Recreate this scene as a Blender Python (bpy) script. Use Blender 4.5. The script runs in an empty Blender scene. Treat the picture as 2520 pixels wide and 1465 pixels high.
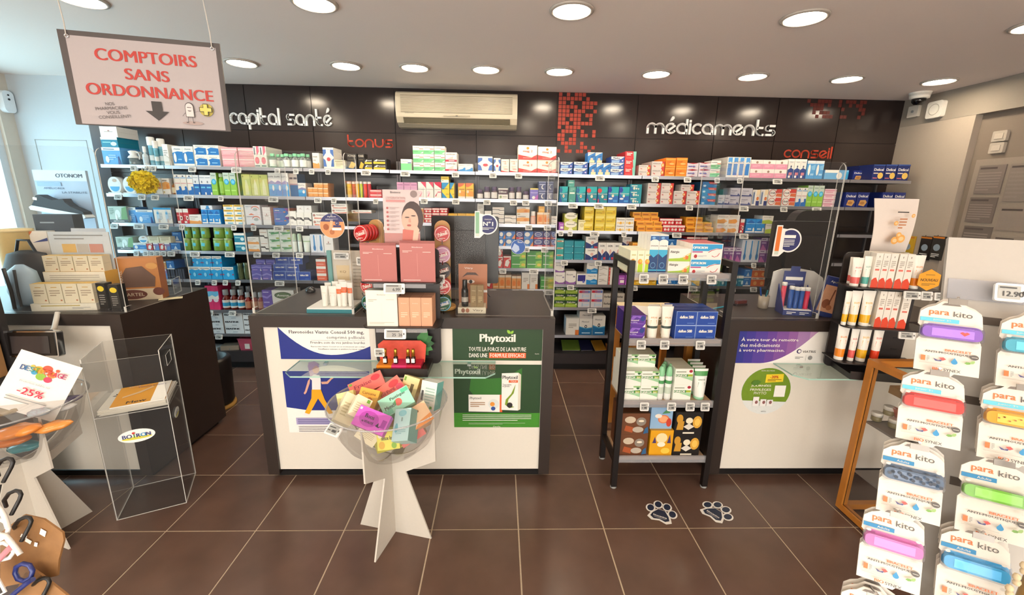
import bpy, math, random
from mathutils import Vector, Matrix, Euler
random.seed(7)
S = bpy.context.scene
COL = S.collection

# ---------------------------------------------------------------- camera
CAM = Vector((1.6872, -2.3299, 1.6925))
PITCH, YAW, ROLL, FPX, IW, IH = 0.2335, 0.0309, 0.0176, 1046.47, 2520, 1465
_f = Vector((math.sin(YAW)*math.cos(PITCH), math.cos(YAW)*math.cos(PITCH), -math.sin(PITCH)))
_r = Vector((math.cos(YAW), -math.sin(YAW), 0))
_u = _r.cross(_f)
CR = math.cos(ROLL)*_r + math.sin(ROLL)*_u
CU = -math.sin(ROLL)*_r + math.cos(ROLL)*_u
CF = _f
cd = bpy.data.cameras.new('camera'); co = bpy.data.objects.new('camera', cd); COL.objects.link(co)
cd.sensor_fit = 'HORIZONTAL'; cd.sensor_width = 36; cd.lens = FPX/IW*36; cd.clip_start = .02; cd.clip_end = 100
co.matrix_world = Matrix(((CR.x, CU.x, -CF.x, CAM.x), (CR.y, CU.y, -CF.y, CAM.y), (CR.z, CU.z, -CF.z, CAM.z), (0, 0, 0, 1)))
S.camera = co

# ---------------------------------------------------------------- world (overcast daylight outside the window) and exposure
wd = bpy.data.worlds.new('world'); S.world = wd; wd.use_nodes = True
bg = wd.node_tree.nodes['Background']; bg.inputs[0].default_value = (.6, .83, 1, 1); bg.inputs[1].default_value = 7.5
def area(name, loc, rot, sx, sy, power, col, portal=False):
    l = bpy.data.lights.new(name, 'AREA'); l.shape = 'RECTANGLE'; l.size = sx; l.size_y = sy; l.energy = power; l.color = col
    if portal: l.cycles.is_portal = True
    o = bpy.data.objects.new(name, l); COL.objects.link(o); o.location = loc; o.rotation_euler = rot; return o
area('window_portal', (-2.73, .7, 1.5), (0, math.radians(-90), 0), 1.9, 2.2, 1, (1, 1, 1), True)
area('shopfront_daylight_fill', (1.5, -4.97, 1.35), (math.radians(90), 0, 0), 7.0, 2.1, 195, (1, .97, .92))  # added area light inside the closed front wall, standing for unseen shop-window daylight
LAMP_EM = 52.0
LAMP_COL = (1, .86, .68)
S.view_settings.view_transform = 'Standard'; S.view_settings.look = 'None'
S.view_settings.exposure = 0.3; S.view_settings.gamma = 1; S.view_settings.use_curve_mapping = False

# ---------------------------------------------------------------- pixel <-> place helpers (true depth is always given)
def ray(px, py): return CF + CR*((px-IW/2)/FPX) - CU*((py-IH/2)/FPX)
def atY(px, py, Y): d = ray(px, py); return CAM + d*((Y-CAM.y)/d.y)
def atZ(px, py, Z): d = ray(px, py); return CAM + d*((Z-CAM.z)/d.z)
def atX(px, py, X): d = ray(px, py); return CAM + d*((X-CAM.x)/d.x)

# ---------------------------------------------------------------- materials
def lin(h):
    if not isinstance(h, str): return tuple(h)
    o = []
    for i in (0, 2, 4):
        c = int(h[i:i+2], 16)/255
        o.append(c/12.92 if c <= .04045 else ((c+.055)/1.055)**2.4)
    return tuple(o)
_M = {}
def mat(c, rough=.5, metal=0., em=0., grain=.06, scale=90., bump=0., trans=0., coat=0.):
    k = (c, rough, metal, em, grain, scale, bump, trans, coat)
    if k in _M: return _M[k]
    m = bpy.data.materials.new('m_%s' % (c if isinstance(c, str) else 'c')); m.use_nodes = True
    nt = m.node_tree; b = nt.nodes['Principled BSDF']; L = nt.links
    c4 = (*lin(c), 1)
    b.inputs['Roughness'].default_value = rough; b.inputs['Metallic'].default_value = metal
    if trans: b.inputs['Transmission Weight'].default_value = trans
    if coat: b.inputs['Coat Weight'].default_value = coat
    if em:
        b.inputs['Emission Color'].default_value = c4; b.inputs['Emission Strength'].default_value = em
    if grain:
        tc = nt.nodes.new('ShaderNodeTexCoord'); n = nt.nodes.new('ShaderNodeTexNoise'); n.inputs['Scale'].default_value = scale; n.inputs['Detail'].default_value = 3
        mx = nt.nodes.new('ShaderNodeMix'); mx.data_type = 'RGBA'; mx.blend_type = 'MIX'
        mx.inputs[6].default_value = tuple(v*(1-grain) for v in c4[:3])+(1,); mx.inputs[7].default_value = tuple(min(1, v*(1+grain)+grain*.01) for v in c4[:3])+(1,)
        L.new(tc.outputs['Object'], n.inputs['Vector']); L.new(n.outputs[0], mx.inputs[0]); L.new(mx.outputs[2], b.inputs['Base Color'])
        if bump:
            bp = nt.nodes.new('ShaderNodeBump'); bp.inputs['Strength'].default_value = bump; bp.inputs['Distance'].default_value = .002
            L.new(n.outputs[0], bp.inputs['Height']); L.new(bp.outputs[0], b.inputs['Normal'])
    else: b.inputs['Base Color'].default_value = c4
    _M[k] = m; return m
def clear_mat(name, tint, gloss=.12, rough=.04, haze=0.):
    if name in _M: return _M[name]
    m = bpy.data.materials.new(name); m.use_nodes = True; nt = m.node_tree; nt.nodes.clear(); L = nt.links
    o = nt.nodes.new('ShaderNodeOutputMaterial'); t = nt.nodes.new('ShaderNodeBsdfTransparent'); t.inputs[0].default_value = (*tint, 1)
    g = nt.nodes.new('ShaderNodeBsdfGlossy'); g.inputs['Roughness'].default_value = rough; g.inputs[0].default_value = (.9, .9, .9, 1)
    fr = nt.nodes.new('ShaderNodeLayerWeight'); fr.inputs[0].default_value = gloss
    mn = nt.nodes.new('ShaderNodeMath'); mn.operation = 'MINIMUM'; mn.inputs[1].default_value = .22; L.new(fr.outputs[0], mn.inputs[0])
    mx = nt.nodes.new('ShaderNodeMixShader'); L.new(mn.outputs[0], mx.inputs[0]); L.new(t.outputs[0], mx.inputs[1]); L.new(g.outputs[0], mx.inputs[2])
    src = mx
    if haze:
        d = nt.nodes.new('ShaderNodeBsdfDiffuse'); d.inputs[0].default_value = (.8, .8, .8, 1)
        m2 = nt.nodes.new('ShaderNodeMixShader'); m2.inputs[0].default_value = haze
        L.new(mx.outputs[0], m2.inputs[1]); L.new(d.outputs[0], m2.inputs[2]); src = m2
    L.new(src.outputs[0], o.inputs[0]); _M[name] = m; return m
ACR = clear_mat('acrylic', (.955, .96, .96), .1, .03, .01)
BOWL = clear_mat('bowl_plastic', (.88, .87, .86), .22, .06, .05)
GLASS = clear_mat('glass', (.86, .93, .9), .16, .02, .02)
FROST = clear_mat('clear_strip', (.8, .8, .84), .3, .15, .22)
EDGE = mat('d8d4cc', .25, grain=0)
DARK = mat('2e241f', .4, grain=.12, scale=400)
BLACK = mat('100d0d', .45, grain=.05)
WHITE = mat('ece7dc', .5)
PAPER = mat('f2efe8', .6, grain=.02)
STEEL = mat('b9bac2', .28, .85, grain=.03)
CHROME = mat('d8d8d8', .12, 1, grain=0)
GREYL = mat('8f8f8c', .5)
TXT = mat('2a2626', .6, grain=0)

# ---------------------------------------------------------------- mesh builder
class MB:
    def __init__(s): s.v = []; s.f = []; s.fm = []; s.sm = []; s.mats = []
    def mi(s, m):
        if isinstance(m, str): m = mat(m)
        if m not in s.mats: s.mats.append(m)
        return s.mats.index(m)
    def face(s, pts, m, smooth=False):
        n = len(s.v); s.v += [tuple(p) for p in pts]; s.f.append(tuple(range(n, n+len(pts)))); s.fm.append(s.mi(m)); s.sm.append(smooth)
    def raw(s, vs, fs, m, smooth=False):
        n = len(s.v); s.v += [tuple(p) for p in vs]; k = s.mi(m)
        for f in fs: s.f.append(tuple(i+n for i in f)); s.fm.append(k); s.sm.append(smooth)
    def box(s, a, b, m, sides=None):
        x0, y0, z0 = a; x1, y1, z1 = b
        V = [(x0,y0,z0),(x1,y0,z0),(x1,y1,z0),(x0,y1,z0),(x0,y0,z1),(x1,y0,z1),(x1,y1,z1),(x0,y1,z1)]
        F = {'bottom':(3,2,1,0),'top':(4,5,6,7),'front':(0,1,5,4),'right':(1,2,6,5),'back':(2,3,7,6),'left':(3,0,4,7)}
        n = len(s.v); s.v += V
        for k, f in F.items():
            mm = (sides or {}).get(k, m); s.f.append(tuple(i+n for i in f)); s.fm.append(s.mi(mm)); s.sm.append(False)
        return s
    def rbox(s, a, b, r, m, axis='z', n=5):
        """box with rounded corners seen along axis"""
        ax = {'x':(1,2,0),'y':(0,2,1),'z':(0,1,2)}[axis]
        u0,u1=a[ax[0]],b[ax[0]]; v0,v1=a[ax[1]],b[ax[1]]; P=[]
        for cx,cy,st in ((u1-r,v1-r,0),(u0+r,v1-r,1),(u0+r,v0+r,2),(u1-r,v0+r,3)):
            for i in range(n+1):
                t=(st+i/n)*math.pi/2; P.append((cx+r*math.cos(t),cy+r*math.sin(t)))
        s.prism(P,a[ax[2]],b[ax[2]],m,axis); return s
    def prism(s, P, h0, h1, m, axis='z', edge=None):
        def to(p,h): return {'z':(p[0],p[1],h),'y':(p[0],h,p[1]),'x':(h,p[0],p[1])}[axis]
        n=len(P); A=[to(p,h0) for p in P]; B=[to(p,h1) for p in P]
        fl = axis=='y'
        s.face(A if fl else A[::-1], m); s.face(B[::-1] if fl else B, m)
        for i in range(n):
            j=(i+1)%n; q=[A[i],A[j],B[j],B[i]]; s.face(q[::-1] if fl else q, edge or m)
        return s
    def lathe(s, prof, m, n=20, c=(0,0,0), sx=1, sy=1, mats=None):
        base=len(s.v)
        for r,z in prof:
            for i in range(n):
                t=2*math.pi*i/n; s.v.append((c[0]+r*math.cos(t)*sx,c[1]+r*math.sin(t)*sy,c[2]+z))
        for k in range(len(prof)-1):
            kk=s.mi(mats[k] if mats else m)
            for i in range(n):
                j=(i+1)%n; s.f.append((base+k*n+i,base+k*n+j,base+(k+1)*n+j,base+(k+1)*n+i)); s.fm.append(kk); s.sm.append(True)
        for k,rev in ((0,True),(len(prof)-1,False)):
            if prof[k][0]>1e-5:
                f=tuple(base+k*n+i for i in range(n)); s.f.append(f[::-1] if rev else f); s.fm.append(s.mi(m if not mats else mats[0 if rev else -1])); s.sm.append(False)
        return s
    def tube(s, pts, r, m, n=8, close=False):
        pts=[Vector(p) for p in pts]; rings=[]; N=len(pts); up=Vector((0,0,1)); pa=None
        for i,p in enumerate(pts):
            if close: d=pts[(i+1)%N]-pts[i-1]
            else: d=pts[min(i+1,N-1)]-pts[max(i-1,0)]
            d.normalize()
            if i==0 or pa is None:
                a=d.cross(up)
                if a.length<.05: a=d.cross(Vector((1,0,0)))
            else: a=pa-d*pa.dot(d)
            a.normalize(); pa=a.copy(); b=d.cross(a); rr=r[i] if isinstance(r,(list,tuple)) else r
            rings.append([p+(a*math.cos(2*math.pi*k/n)+b*math.sin(2*math.pi*k/n))*rr for k in range(n)])
        base=len(s.v)
        for R in rings: s.v+=[tuple(q) for q in R]
        kk=s.mi(m)
        for i in range(N if close else N-1):
            j=(i+1)%N
            for k in range(n):
                l=(k+1)%n; s.f.append((base+i*n+k,base+j*n+k,base+j*n+l,base+i*n+l)); s.fm.append(kk); s.sm.append(True)
        if not close:
            for i in (0,N-1): s.f.append(tuple(base+i*n+k for k in range(n))); s.fm.append(kk); s.sm.append(False)
        return s
    def xf(s, M, start=0):
        for i in range(start,len(s.v)): s.v[i]=tuple(M@Vector(s.v[i]))
        return s
    def mesh(s, name):
        me=bpy.data.meshes.new(name); me.from_pydata(s.v,[],s.f)
        for m in s.mats: me.materials.append(m)
        me.polygons.foreach_set('material_index',s.fm); me.polygons.foreach_set('use_smooth',s.sm); me.update(); return me
    def build(s, name, parent=None, loc=None, rot=None):
        o=bpy.data.objects.new(name,s.mesh(name)); COL.objects.link(o)
        if parent: o.parent=parent
        if loc is not None: o.location=loc
        if rot is not None: o.rotation_euler=rot
        return o
# flat lettering --------------------------------------------------------------
_T={}
def text_geo(t,bold=0.):
    k=t
    if k in _T: return _T[k]
    c=bpy.data.curves.new('lettering','FONT'); c.body=t; c.size=1; c.resolution_u=5 if len(t)<13 and t.isupper() else 3 if len(t)<14 else 1; c.fill_mode='FRONT'
    o=bpy.data.objects.new('lettering',c); COL.objects.link(o)
    me=o.to_mesh(); vs=[(v.co.x,v.co.y) for v in me.vertices]; fs=[tuple(p.vertices) for p in me.polygons]
    o.to_mesh_clear(); bpy.data.objects.remove(o); bpy.data.curves.remove(c)
    x0=min(v[0] for v in vs); x1=max(v[0] for v in vs); y0=min(v[1] for v in vs); y1=max(v[1] for v in vs)
    _T[k]=([(a-x0,b-y0) for a,b in vs],fs,x1-x0,y1-y0); return _T[k]
class Pr:
    """flat print on a plane: origin o, unit axes ex, ey; each layer lies a hair above the last"""
    def __init__(s,mb,o=(0,0,0),ex=(1,0,0),ey=(0,0,1),eps=.0006,n=None):
        s.mb=mb; s.o=Vector(o); s.ex=Vector(ex); s.ey=Vector(ey); s.n=Vector(n) if n else s.ex.cross(s.ey).normalized(); s.e=eps; s.k=1
    def P(s,x,y): return s.o+s.ex*x+s.ey*y+s.n*(s.e*s.k)
    def poly(s,pts,c): s.mb.face([s.P(*p) for p in pts],c); s.k+=1
    def rect(s,x0,y0,x1,y1,c): s.poly([(x0,y0),(x1,y0),(x1,y1),(x0,y1)],c)
    def ell(s,cx,cy,rx,ry,c,n=18,a0=0,a1=360): s.poly([(cx+rx*math.cos(math.radians(a0+(a1-a0)*i/n)),cy+ry*math.sin(math.radians(a0+(a1-a0)*i/n))) for i in range(n+(a1-a0<360))],c)
    def text(s,t,cx,cy,w,h,c,bold=0.,al='c',rot=0):
        """w=None keeps the letters' own width for height h; h=None for width w"""
        vs,fs,tw,th=text_geo(t,bold)
        if w is None: w=tw*h/th
        if h is None: h=th*w/tw
        x0=cx-(w/2 if al=='c' else 0 if al=='l' else w); ca,sa=math.cos(rot),math.sin(rot)
        Q=[]
        for a,b in vs:
            x=x0+a/tw*w-cx; y=b/th*h-h/2; Q.append(s.P(cx+x*ca-y*sa,cy+x*sa+y*ca))
        s.mb.raw(Q,fs,c)
        if bold:
            d=s.ex.normalized()*(h*min(bold*2.2,.05))*s.ex.length
            for q in (-1,1): s.mb.raw([v+d*q+s.n*(s.e*(.3+.15*q)) for v in Q],fs,c)
        s.k+=1
    def lines(s,x0,y0,x1,y1,n,c,fill=.45,last=.6):
        for i in range(n):
            y=y1-(y1-y0)*(i+.5)/n; h=(y1-y0)/n*fill/2; s.mb.face([s.P(x0,y-h),s.P(x1 if i<n-1 else x0+(x1-x0)*last,y-h),s.P(x1 if i<n-1 else x0+(x1-x0)*last,y+h),s.P(x0,y+h)],c)
        s.k+=1
# things ----------------------------------------------------------------------
def tag(o,label=None,cat=None,group=None,kind=None):
    if label: o['label']=label
    if cat: o['category']=cat
    if group: o['group']=group
    if kind: o['kind']=kind
    return o
def thing(name,label,cat,loc=(0,0,0),rz=0,group=None,rot=None):
    o=bpy.data.objects.new(name,None); COL.objects.link(o); o.empty_display_size=.05; o.location=loc
    o.rotation_euler=rot if rot else (0,0,rz); return tag(o,label,cat,group)
def inst(me,name,parent=None,loc=(0,0,0),rot=(0,0,0),scale=(1,1,1)):
    o=bpy.data.objects.new(name,me); COL.objects.link(o); o.location=loc; o.rotation_euler=rot; o.scale=scale
    if parent: o.parent=parent
    return o
def struct(o): o['kind']='structure'; return o
def acryl(mb,a,b,m=None,thin=None):
    """clear sheet whose narrow rims catch the light"""
    d=[b[i]-a[i] for i in range(3)]; t=thin if thin is not None else d.index(min(d)); m=m or ACR
    nm=[('left','right'),('front','back'),('bottom','top')]
    mb.box(a,b,EDGE,{nm[t][0]:m,nm[t][1]:m}); return mb
# ================================================================ the setting
YW, YS, ZC, XR, XL, T = 2.0, 1.62, 2.655, 5.575, -2.65, .45
floor_mat = mat('5a4338', .28, grain=.5, scale=4.5, bump=.06)
grout = mat('c2b198', .8, grain=.15)
fl = MB().box((XL-.1, -5.1, -.06), (XR+.9, YW+.2, -.002), grout).build('floor'); struct(fl)
tm = MB(); tm.box((-.2215, -.2215, -.003), (.2215, .2215, .0), floor_mat); tme = tm.mesh('tile')
vn = []
for k in range(4):
    m2 = floor_mat.copy(); nt = m2.node_tree
    n = [q for q in nt.nodes if q.type == 'TEX_NOISE'][0]; mp = nt.nodes.new('ShaderNodeMapping'); mp.inputs['Location'].default_value = (k*7.3, k*3.1, k*1.7)
    tc = [q for q in nt.nodes if q.type == 'TEX_COORD'][0]; nt.links.new(tc.outputs['Object'], mp.inputs[0]); nt.links.new(mp.outputs[0], n.inputs['Vector'])
    me = tme.copy(); me.materials[0] = m2; vn.append(me)
for i in range(-7, 14):
    for j in range(-6, 5):
        x, y = (i+.5)*T, (j+.5)*T
        if XL+.1 < x < XR-.1 and y < 1.9:
            inst(vn[random.randrange(4)], 'tile', fl, (x, y, 0), (0, 0, random.choice((0, 1, 2, 3))*math.pi/2))
ceil_m = mat('ebdfd8', .85, grain=.02)
struct(MB().box((XL-.1, -5.1, ZC), (XR+.9, YW+.2, ZC+.1), ceil_m).build('ceiling'))
wall_m = mat('cfc6b8', .8, grain=.03)
# back wall: dark laminate panels with open joints
wb = struct(MB().box((XL-.1, YW, -.05), (XR+.9, YW+.15, ZC), mat('0d0b0b', .6)).build('wall_back'))
panel_m = mat('2a211f', .18, grain=.1, scale=250, bump=.01)
XS = [-2.06, -1.295, -.687, -.082, .688, 1.453, 2.219, 2.985, 3.751, 4.347, 4.958, XR]
ZS = [.1, .63, 1.04, 1.445, 1.85, 2.257, ZC]
for i in range(len(XS)-1):
    for j in range(len(ZS)-1):
        w, h = XS[i+1]-XS[i]-.006, ZS[j+1]-ZS[j]-.004
        MB().box((XS[i]+.003, YW-.012, ZS[j]+.002), (XS[i]+.003+w, YW, ZS[j]+.002+h), panel_m).build('wall_panel', wb)
# white return wall beside the shelves
ww = struct(MB().box((XL-.05, 1.85, 0), (-2.02, YW, ZC), mat('b9c1c6', .7, grain=.02)).build('wall_side'))
seam = MB()
for a, b in (((-2.52, 1.848, 0), (-2.515, 1.85, 2.12)), ((-2.07, 1.848, 0), (-2.065, 1.85, 2.12)), ((-2.52, 1.848, 2.115), (-2.065, 1.85, 2.12))): seam.box(a, b, GREYL)
seam.build('hatch_outline', ww)
# left wall with window
wl = struct(MB().box((XL-.15, 1.74, 0), (XL, YW+.15, ZC), wall_m).box((XL-.15, -5.1, 0), (XL, -.4, ZC), wall_m).box((XL-.15, -.4, 0), (XL, 1.74, .62), wall_m).box((XL-.15, -.4, 2.38), (XL, 1.74, ZC), wall_m).build('wall_left'))
wf = MB(); wm = mat('d4dce2', .4)
for y in (-.4, .3, 1.0, 1.68): wf.box((XL-.1, y, .62), (XL-.03, y+.06, 2.38), wm)
wf.box((XL-.1, -.4, .62), (XL-.03, 1.74, .68), wm).box((XL-.1, -.4, 2.32), (XL-.03, 1.74, 2.38), wm)
w1 = struct(wf.build('window_1'))
for k in range(3): MB().box((XL-.07, -.34+k*.7, .68), (XL-.062, .3+k*.7, 2.32), GLASS).build('pane', w1)
# right wall, beam and the far recess
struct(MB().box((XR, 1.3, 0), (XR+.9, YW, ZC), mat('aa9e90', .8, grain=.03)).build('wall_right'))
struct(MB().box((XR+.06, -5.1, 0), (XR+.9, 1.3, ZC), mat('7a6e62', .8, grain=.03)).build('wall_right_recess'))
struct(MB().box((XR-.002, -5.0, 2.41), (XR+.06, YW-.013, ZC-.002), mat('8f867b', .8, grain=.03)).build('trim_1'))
struct(MB().box((XL-.1, -5.1, 0), (XR+.9, -5.0, ZC), wall_m).build('wall_front'))
# framed door-like notice panel in the recess
nb = MB(); nb.box((XR+.03, .3, .05), (XR+.06, 1.235, 2.05), mat('8a7f73', .6)); d1 = struct(nb.build('door_1'))
for k, (y0, y1, z0, z1, c) in enumerate([(1.0, 1.19, 1.78, 2.0, '756a63'), (.8, .97, 1.72, 2.0, '80756c'), (1.0, 1.2, 1.55, 1.75, '6c615a'), (.75, .96, 1.5, 1.68, '867a70'), (.98, 1.19, 1.3, 1.52, '665c55'), (.55, .72, 1.5, 1.95, '70665f'), (.76, .95, 1.25, 1.46, '8a7f74')]):
    m = MB(); m.box((XR+.022, y0, z0), (XR+.03, y1, z1), c); p = Pr(m, (XR+.022, y1, z0), (0, -1, 0), (0, 0, 1)); p.rect(.01, z1-z0-.03, (y1-y0)*.7, z1-z0-.015, '4d443f'); p.lines(.01, .02, y1-y0-.02, z1-z0-.05, 7, mat('857a72')); m.build('notice_sheet', d1)

# ---------------------------------------------------------------- ceiling downlights
lens_m = mat(LAMP_COL, .5, em=LAMP_EM, grain=0); ring_m = mat('b8aea4', .4)
lm = MB().lathe([(.0, -.004), (.098, -.004)], lens_m, 28).mesh('lens')
rm = MB().lathe([(.098, -.001), (.1, -.012), (.116, -.008), (.118, -.001)], ring_m, 28).mesh('ring')
LROW = [(x, 1.31, n) for x, n in ((-.305, 'above the first letters of capital santé'), (.487, 'above the end of capital santé'), (1.014, 'above the air conditioner, window side'), (1.566, 'above the air conditioner, orange square side'), (2.14, 'just before the tall orange square pattern'), (2.907, 'between the orange squares and médicaments'), (3.681, 'above médicaments'), (4.449, 'above conseil'), (5.21, 'beside the dome camera'))]
LROW += [(-.506, .24, 'just above the hanging sign'), (.712, .2, 'front row, beside the hanging sign'), (2.054, .195, 'front row, above the centre of the shop'), (3.31, .195, 'front row, above the rack-side counter'), (4.62, .2, 'front row, cut off by the picture edge')]
for yb in (-1.7, -3.3):
    LROW += [(x, yb, 'behind the camera, %s row, %s' % ('nearer' if yb > -2 else 'farther', n)) for x, n in ((-1.2, 'nearest the window'), (.2, 'second from the window'), (1.6, 'in the middle'), (3.0, 'fourth from the window'), (4.4, 'nearest the recess'))]
for x, y, n in LROW:
    t = thing('ceiling_light', 'round recessed ceiling light ' + n, 'ceiling light', (x, y, ZC), group='recessed ceiling lights')
    inst(lm, 'lens', inst(rm, 'ring', t))

# ---------------------------------------------------------------- wall shelving
BX = [-1.78, -1.24, -.05, .705, 1.462, 2.2, 2.962, 3.73, 4.88, 5.46]
LV_L = [1.902, 1.657, 1.402, 1.159, .895, .602, .367]
LV_M = [1.9, 1.665, 1.445, 1.242, 1.036, .836, .45]
LV_R = [1.893, 1.647, 1.395, 1.122, .887, .661, .379]
LVS = [LV_L, LV_L, LV_L, LV_M, LV_M, LV_R, LV_R, LV_R, LV_R]
BAYN = ['beside white wall', 'below capital santé', 'below tonus', 'below air conditioner', 'near orange squares', 'below orange squares', 'below médicaments', 'below conseil', 'at far right']
for b in range(9):
    x0, x1 = BX[b]+.003, BX[b+1]-.003
    t = thing('shelving_bay', 'dark wall shelving bay with steel-edged shelves ' + BAYN[b], 'shelving', ((x0+x1)/2, 1.8, 0), group='wall shelving bays')
    w = x1-x0
    for z in LVS[b]:
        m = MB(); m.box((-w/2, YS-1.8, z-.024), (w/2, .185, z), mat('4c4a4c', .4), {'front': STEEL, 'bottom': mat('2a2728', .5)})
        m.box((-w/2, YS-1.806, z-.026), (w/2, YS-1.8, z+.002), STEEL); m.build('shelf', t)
    MB().box((-w/2, 1.645-1.8, .07), (w/2, .185, .18), mat('373234', .4)).build('base_cabinet', t)
    MB().box((-w/2, 1.68-1.8, 0), (w/2, .185, .07), BLACK).build('plinth', t)
    for s in (-1, 1): MB().box((s*w/2-.008*(s+1), .165, .18), (s*w/2+.008*(1-s), .186, 2.0), mat('6d6a6c', .4, .6)).build('upright', t)

# ---------------------------------------------------------------- counters
def counter(name, label, x0, x1, yb, pan):
    t = thing(name, label, 'counter', ((x0+x1)/2, 0, 0))
    c = (x0+x1)/2
    MB().box((x0-c, -.045, .965), (x1-c, yb, 1.03), DARK).build('worktop', t)
    for a, b in ((x0, x0+.065), (x1-.065, x1)): MB().box((a-c, -.045, .035), (b-c, yb, .965), DARK).build('side_panel', t)
    MB().box((pan[0]-c, -.03, .062), (pan[1]-c, -.012, .965), mat('e4ddd0', .45, grain=.02)).build('front_panel', t)
    MB().box((x0-c+.065, -.012, .07), (x1-c-.065, .02, .965), DARK).build('carcass', t)
    MB().box((x0-c+.03, 0, 0), (x1-c-.03, yb-.05, .035), BLACK).build('plinth', t)
    return t
counter('sales_counter', 'dark-topped sales counter with white front behind the clear bowl', .31, 2.003, .68, (.376, 1.938))
counter('sales_counter', 'dark-topped sales counter with white front beside the black metal rack', 3.0, 4.45, .64, (3.05, 4.385))
counter('sales_counter', 'dark-topped sales counter under the shoe display by the window', -1.75, -.375, .66, (-1.685, -.44))
# ================================================================ packaged goods
# unit models fill x -.5...5, y 0..1 (0 = front), z 0..1 and are scaled when placed
DES={}
def unit_box(base,cmds,side=None,top=None):
    m=MB(); s=side or base; tp=top or base
    B=mat(base,.42,grain=.03)
    m.box((-.5,0,0),(.5,1,1),B,{'left':mat(s,.42,grain=.03),'right':mat(s,.42,grain=.03),'top':mat(tp,.42,grain=.03),'bottom':B,'back':B})
    # tuck-flap creases on top and on the narrow side
    cr=mat('8f8779',.7,grain=0)
    m.face([(-.47,.06,1.003),(.47,.06,1.003),(.47,.075,1.003),(-.47,.075,1.003)],cr)
    m.face([(.503,.1,.5),(.503,.9,.5),(.503,.9,.507),(.503,.1,.507)],cr)
    p=Pr(m,(-.5,0,0),eps=.004); pr_cmds(p,cmds)
    return m.mesh('box')
def pr_cmds(p,cmds):
    for c in cmds:
        k=c[0]; a=c[1:]
        if k=='r': p.rect(a[0],a[1],a[2],a[3],mat(a[4],.45,grain=.02))
        elif k=='e': p.ell(a[0],a[1],a[2],a[3],mat(a[4],.45,grain=.02),14)
        elif k=='p': p.poly([(a[i],a[i+1]) for i in range(1,len(a),2)],mat(a[0],.45,grain=.02))
        elif k=='t': p.text(a[0],a[1],a[2],a[3],a[4],mat(a[5],.5,grain=0),a[6] if len(a)>6 else .012)
        elif k=='l': p.lines(a[0],a[1],a[2],a[3],a[4],mat(a[5],.5,grain=0))
def D(k,desc,cat,base,*cmds,side=None,top=None,nm=None):
    DES[k]=dict(desc=desc,cat=cat,parts=None,args=(base,cmds,side,top),nm=nm or cat.replace(' ','_'),me=None)
def U(k,desc,cat,parts,nm=None):
    """parts: list of (name, MB)"""
    DES[k]=dict(desc=desc,cat=cat,parts=parts,nm=nm or cat.replace(' ','_'),me=None)
SUP='supplement box'
MBX,SBX,TBX,CBX='medicine box','spray box','tablet box','carton'
W='f1ede4'
D('bluewhite','white-and-blue spray box',SBX,W,('r',0,.12,1,.62,'1f7ac0'),('p','1f7ac0',0,.62,1,.62,1,.72,.5,.74,0,.66),('e',.22,.42,.13,.24,W),('t','rhume',.5,.86,.6,.08,'56748f'),('r',.5,.3,.85,.36,'8cc7ea'))
D('bw2','wide white-and-blue nasal box',SBX,W,('r',.06,.1,1,.6,'1d74bd'),('p','1d74bd',.06,.6,1,.6,1,.7,.4,.78),('e',.1,.35,.07,.22,W),('t','Rhinospray',.5,.86,.6,.09,'7d8fa0'),('r',.35,.3,.8,.38,'8cc7ea'))
D('pink','pink striped dressing box',CBX,'e8a7ad',('r',0,.72,1,.8,W),('r',0,.1,1,.16,'d58a93'),('l',.1,.3,.9,.6,3,'f3cfd1'))
D('pinktall','white-and-pink tall box',CBX,W,('p','de6f83',.5,.55,.9,.75,.9,1,.5,1),('e',.5,.33,.35,.17,'dd6a7c'),('r',.12,.6,.3,.95,'5f6f7a'),('r',.1,.05,.9,.1,'47566a'))
D('whitelite','plain white carton',CBX,W,('l',.15,.45,.85,.75,3,'a9a49b'),('r',.1,.1,.9,.2,'d8d2c6'))
D('bigblue','white box with blue corners',MBX,W,('p','3a67b0',0,.55,.3,.75,.3,.9,0,.9),('p','3a67b0',1,.55,.7,.75,.7,.9,1,.9),('p','3a67b0',0,.1,.3,.1,.2,.4,0,.5),('p','3a67b0',1,.1,.7,.1,.8,.4,1,.5),('e',.52,.45,.18,.09,'c8434b'),('t','macrogol',.4,.9,.6,.06,'41608f'))
D('cream3','cream box with print lines',CBX,'e9dfbf',('l',.15,.3,.85,.75,4,'a89a74'),('r',.1,.82,.9,.9,'8c7d57'))
D('blackyellow','black-and-yellow caffeine box',CBX,'1a1714',('r',0,.06,.9,.42,'e8be35'),('p',W,.02,.5,.3,.9,.28,.5),('t','Dynamis',.6,.68,.6,.22,W,.02))
D('blackbag','black pouch with yellow shapes',CBX,'211d19',('p','e3b83e',.1,.1,.6,.05,.9,.35,.45,.5),('t','POWER',.5,.85,.8,.14,'cfc7b8',.02),('r',.1,.6,.8,.65,'57503f'))
D('greenw','white-and-green painkiller box',TBX,W,('r',0,.02,1,.5,'6fc084'),('p',W,.7,.1,.98,.3,.98,.12),('t','DOLIPRANE',.35,.78,.55,.12,'5d6a72'),('r',.62,.6,.98,.7,'d8836b'),('r',.04,.3,.5,.36,'4b9a64'))
D('greenw2','white-and-green single box',TBX,W,('r',0,.02,1,.62,'74c488'),('t','Ibuprofene',.4,.82,.6,.1,'5d6a72'),('r',.65,.64,.98,.72,'4a5f95'))
D('aspegic','white-and-crimson aspirin box',TBX,W,('r',0,.02,1,.24,'b02a44'),('t','ASPEGIC',.5,.8,.84,.13,'4e4a4a'),('p','c9c1b6',.1,.3,.7,.6,.65,.3),('r',.3,.08,.8,.16,'e9c5c8'))
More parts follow.
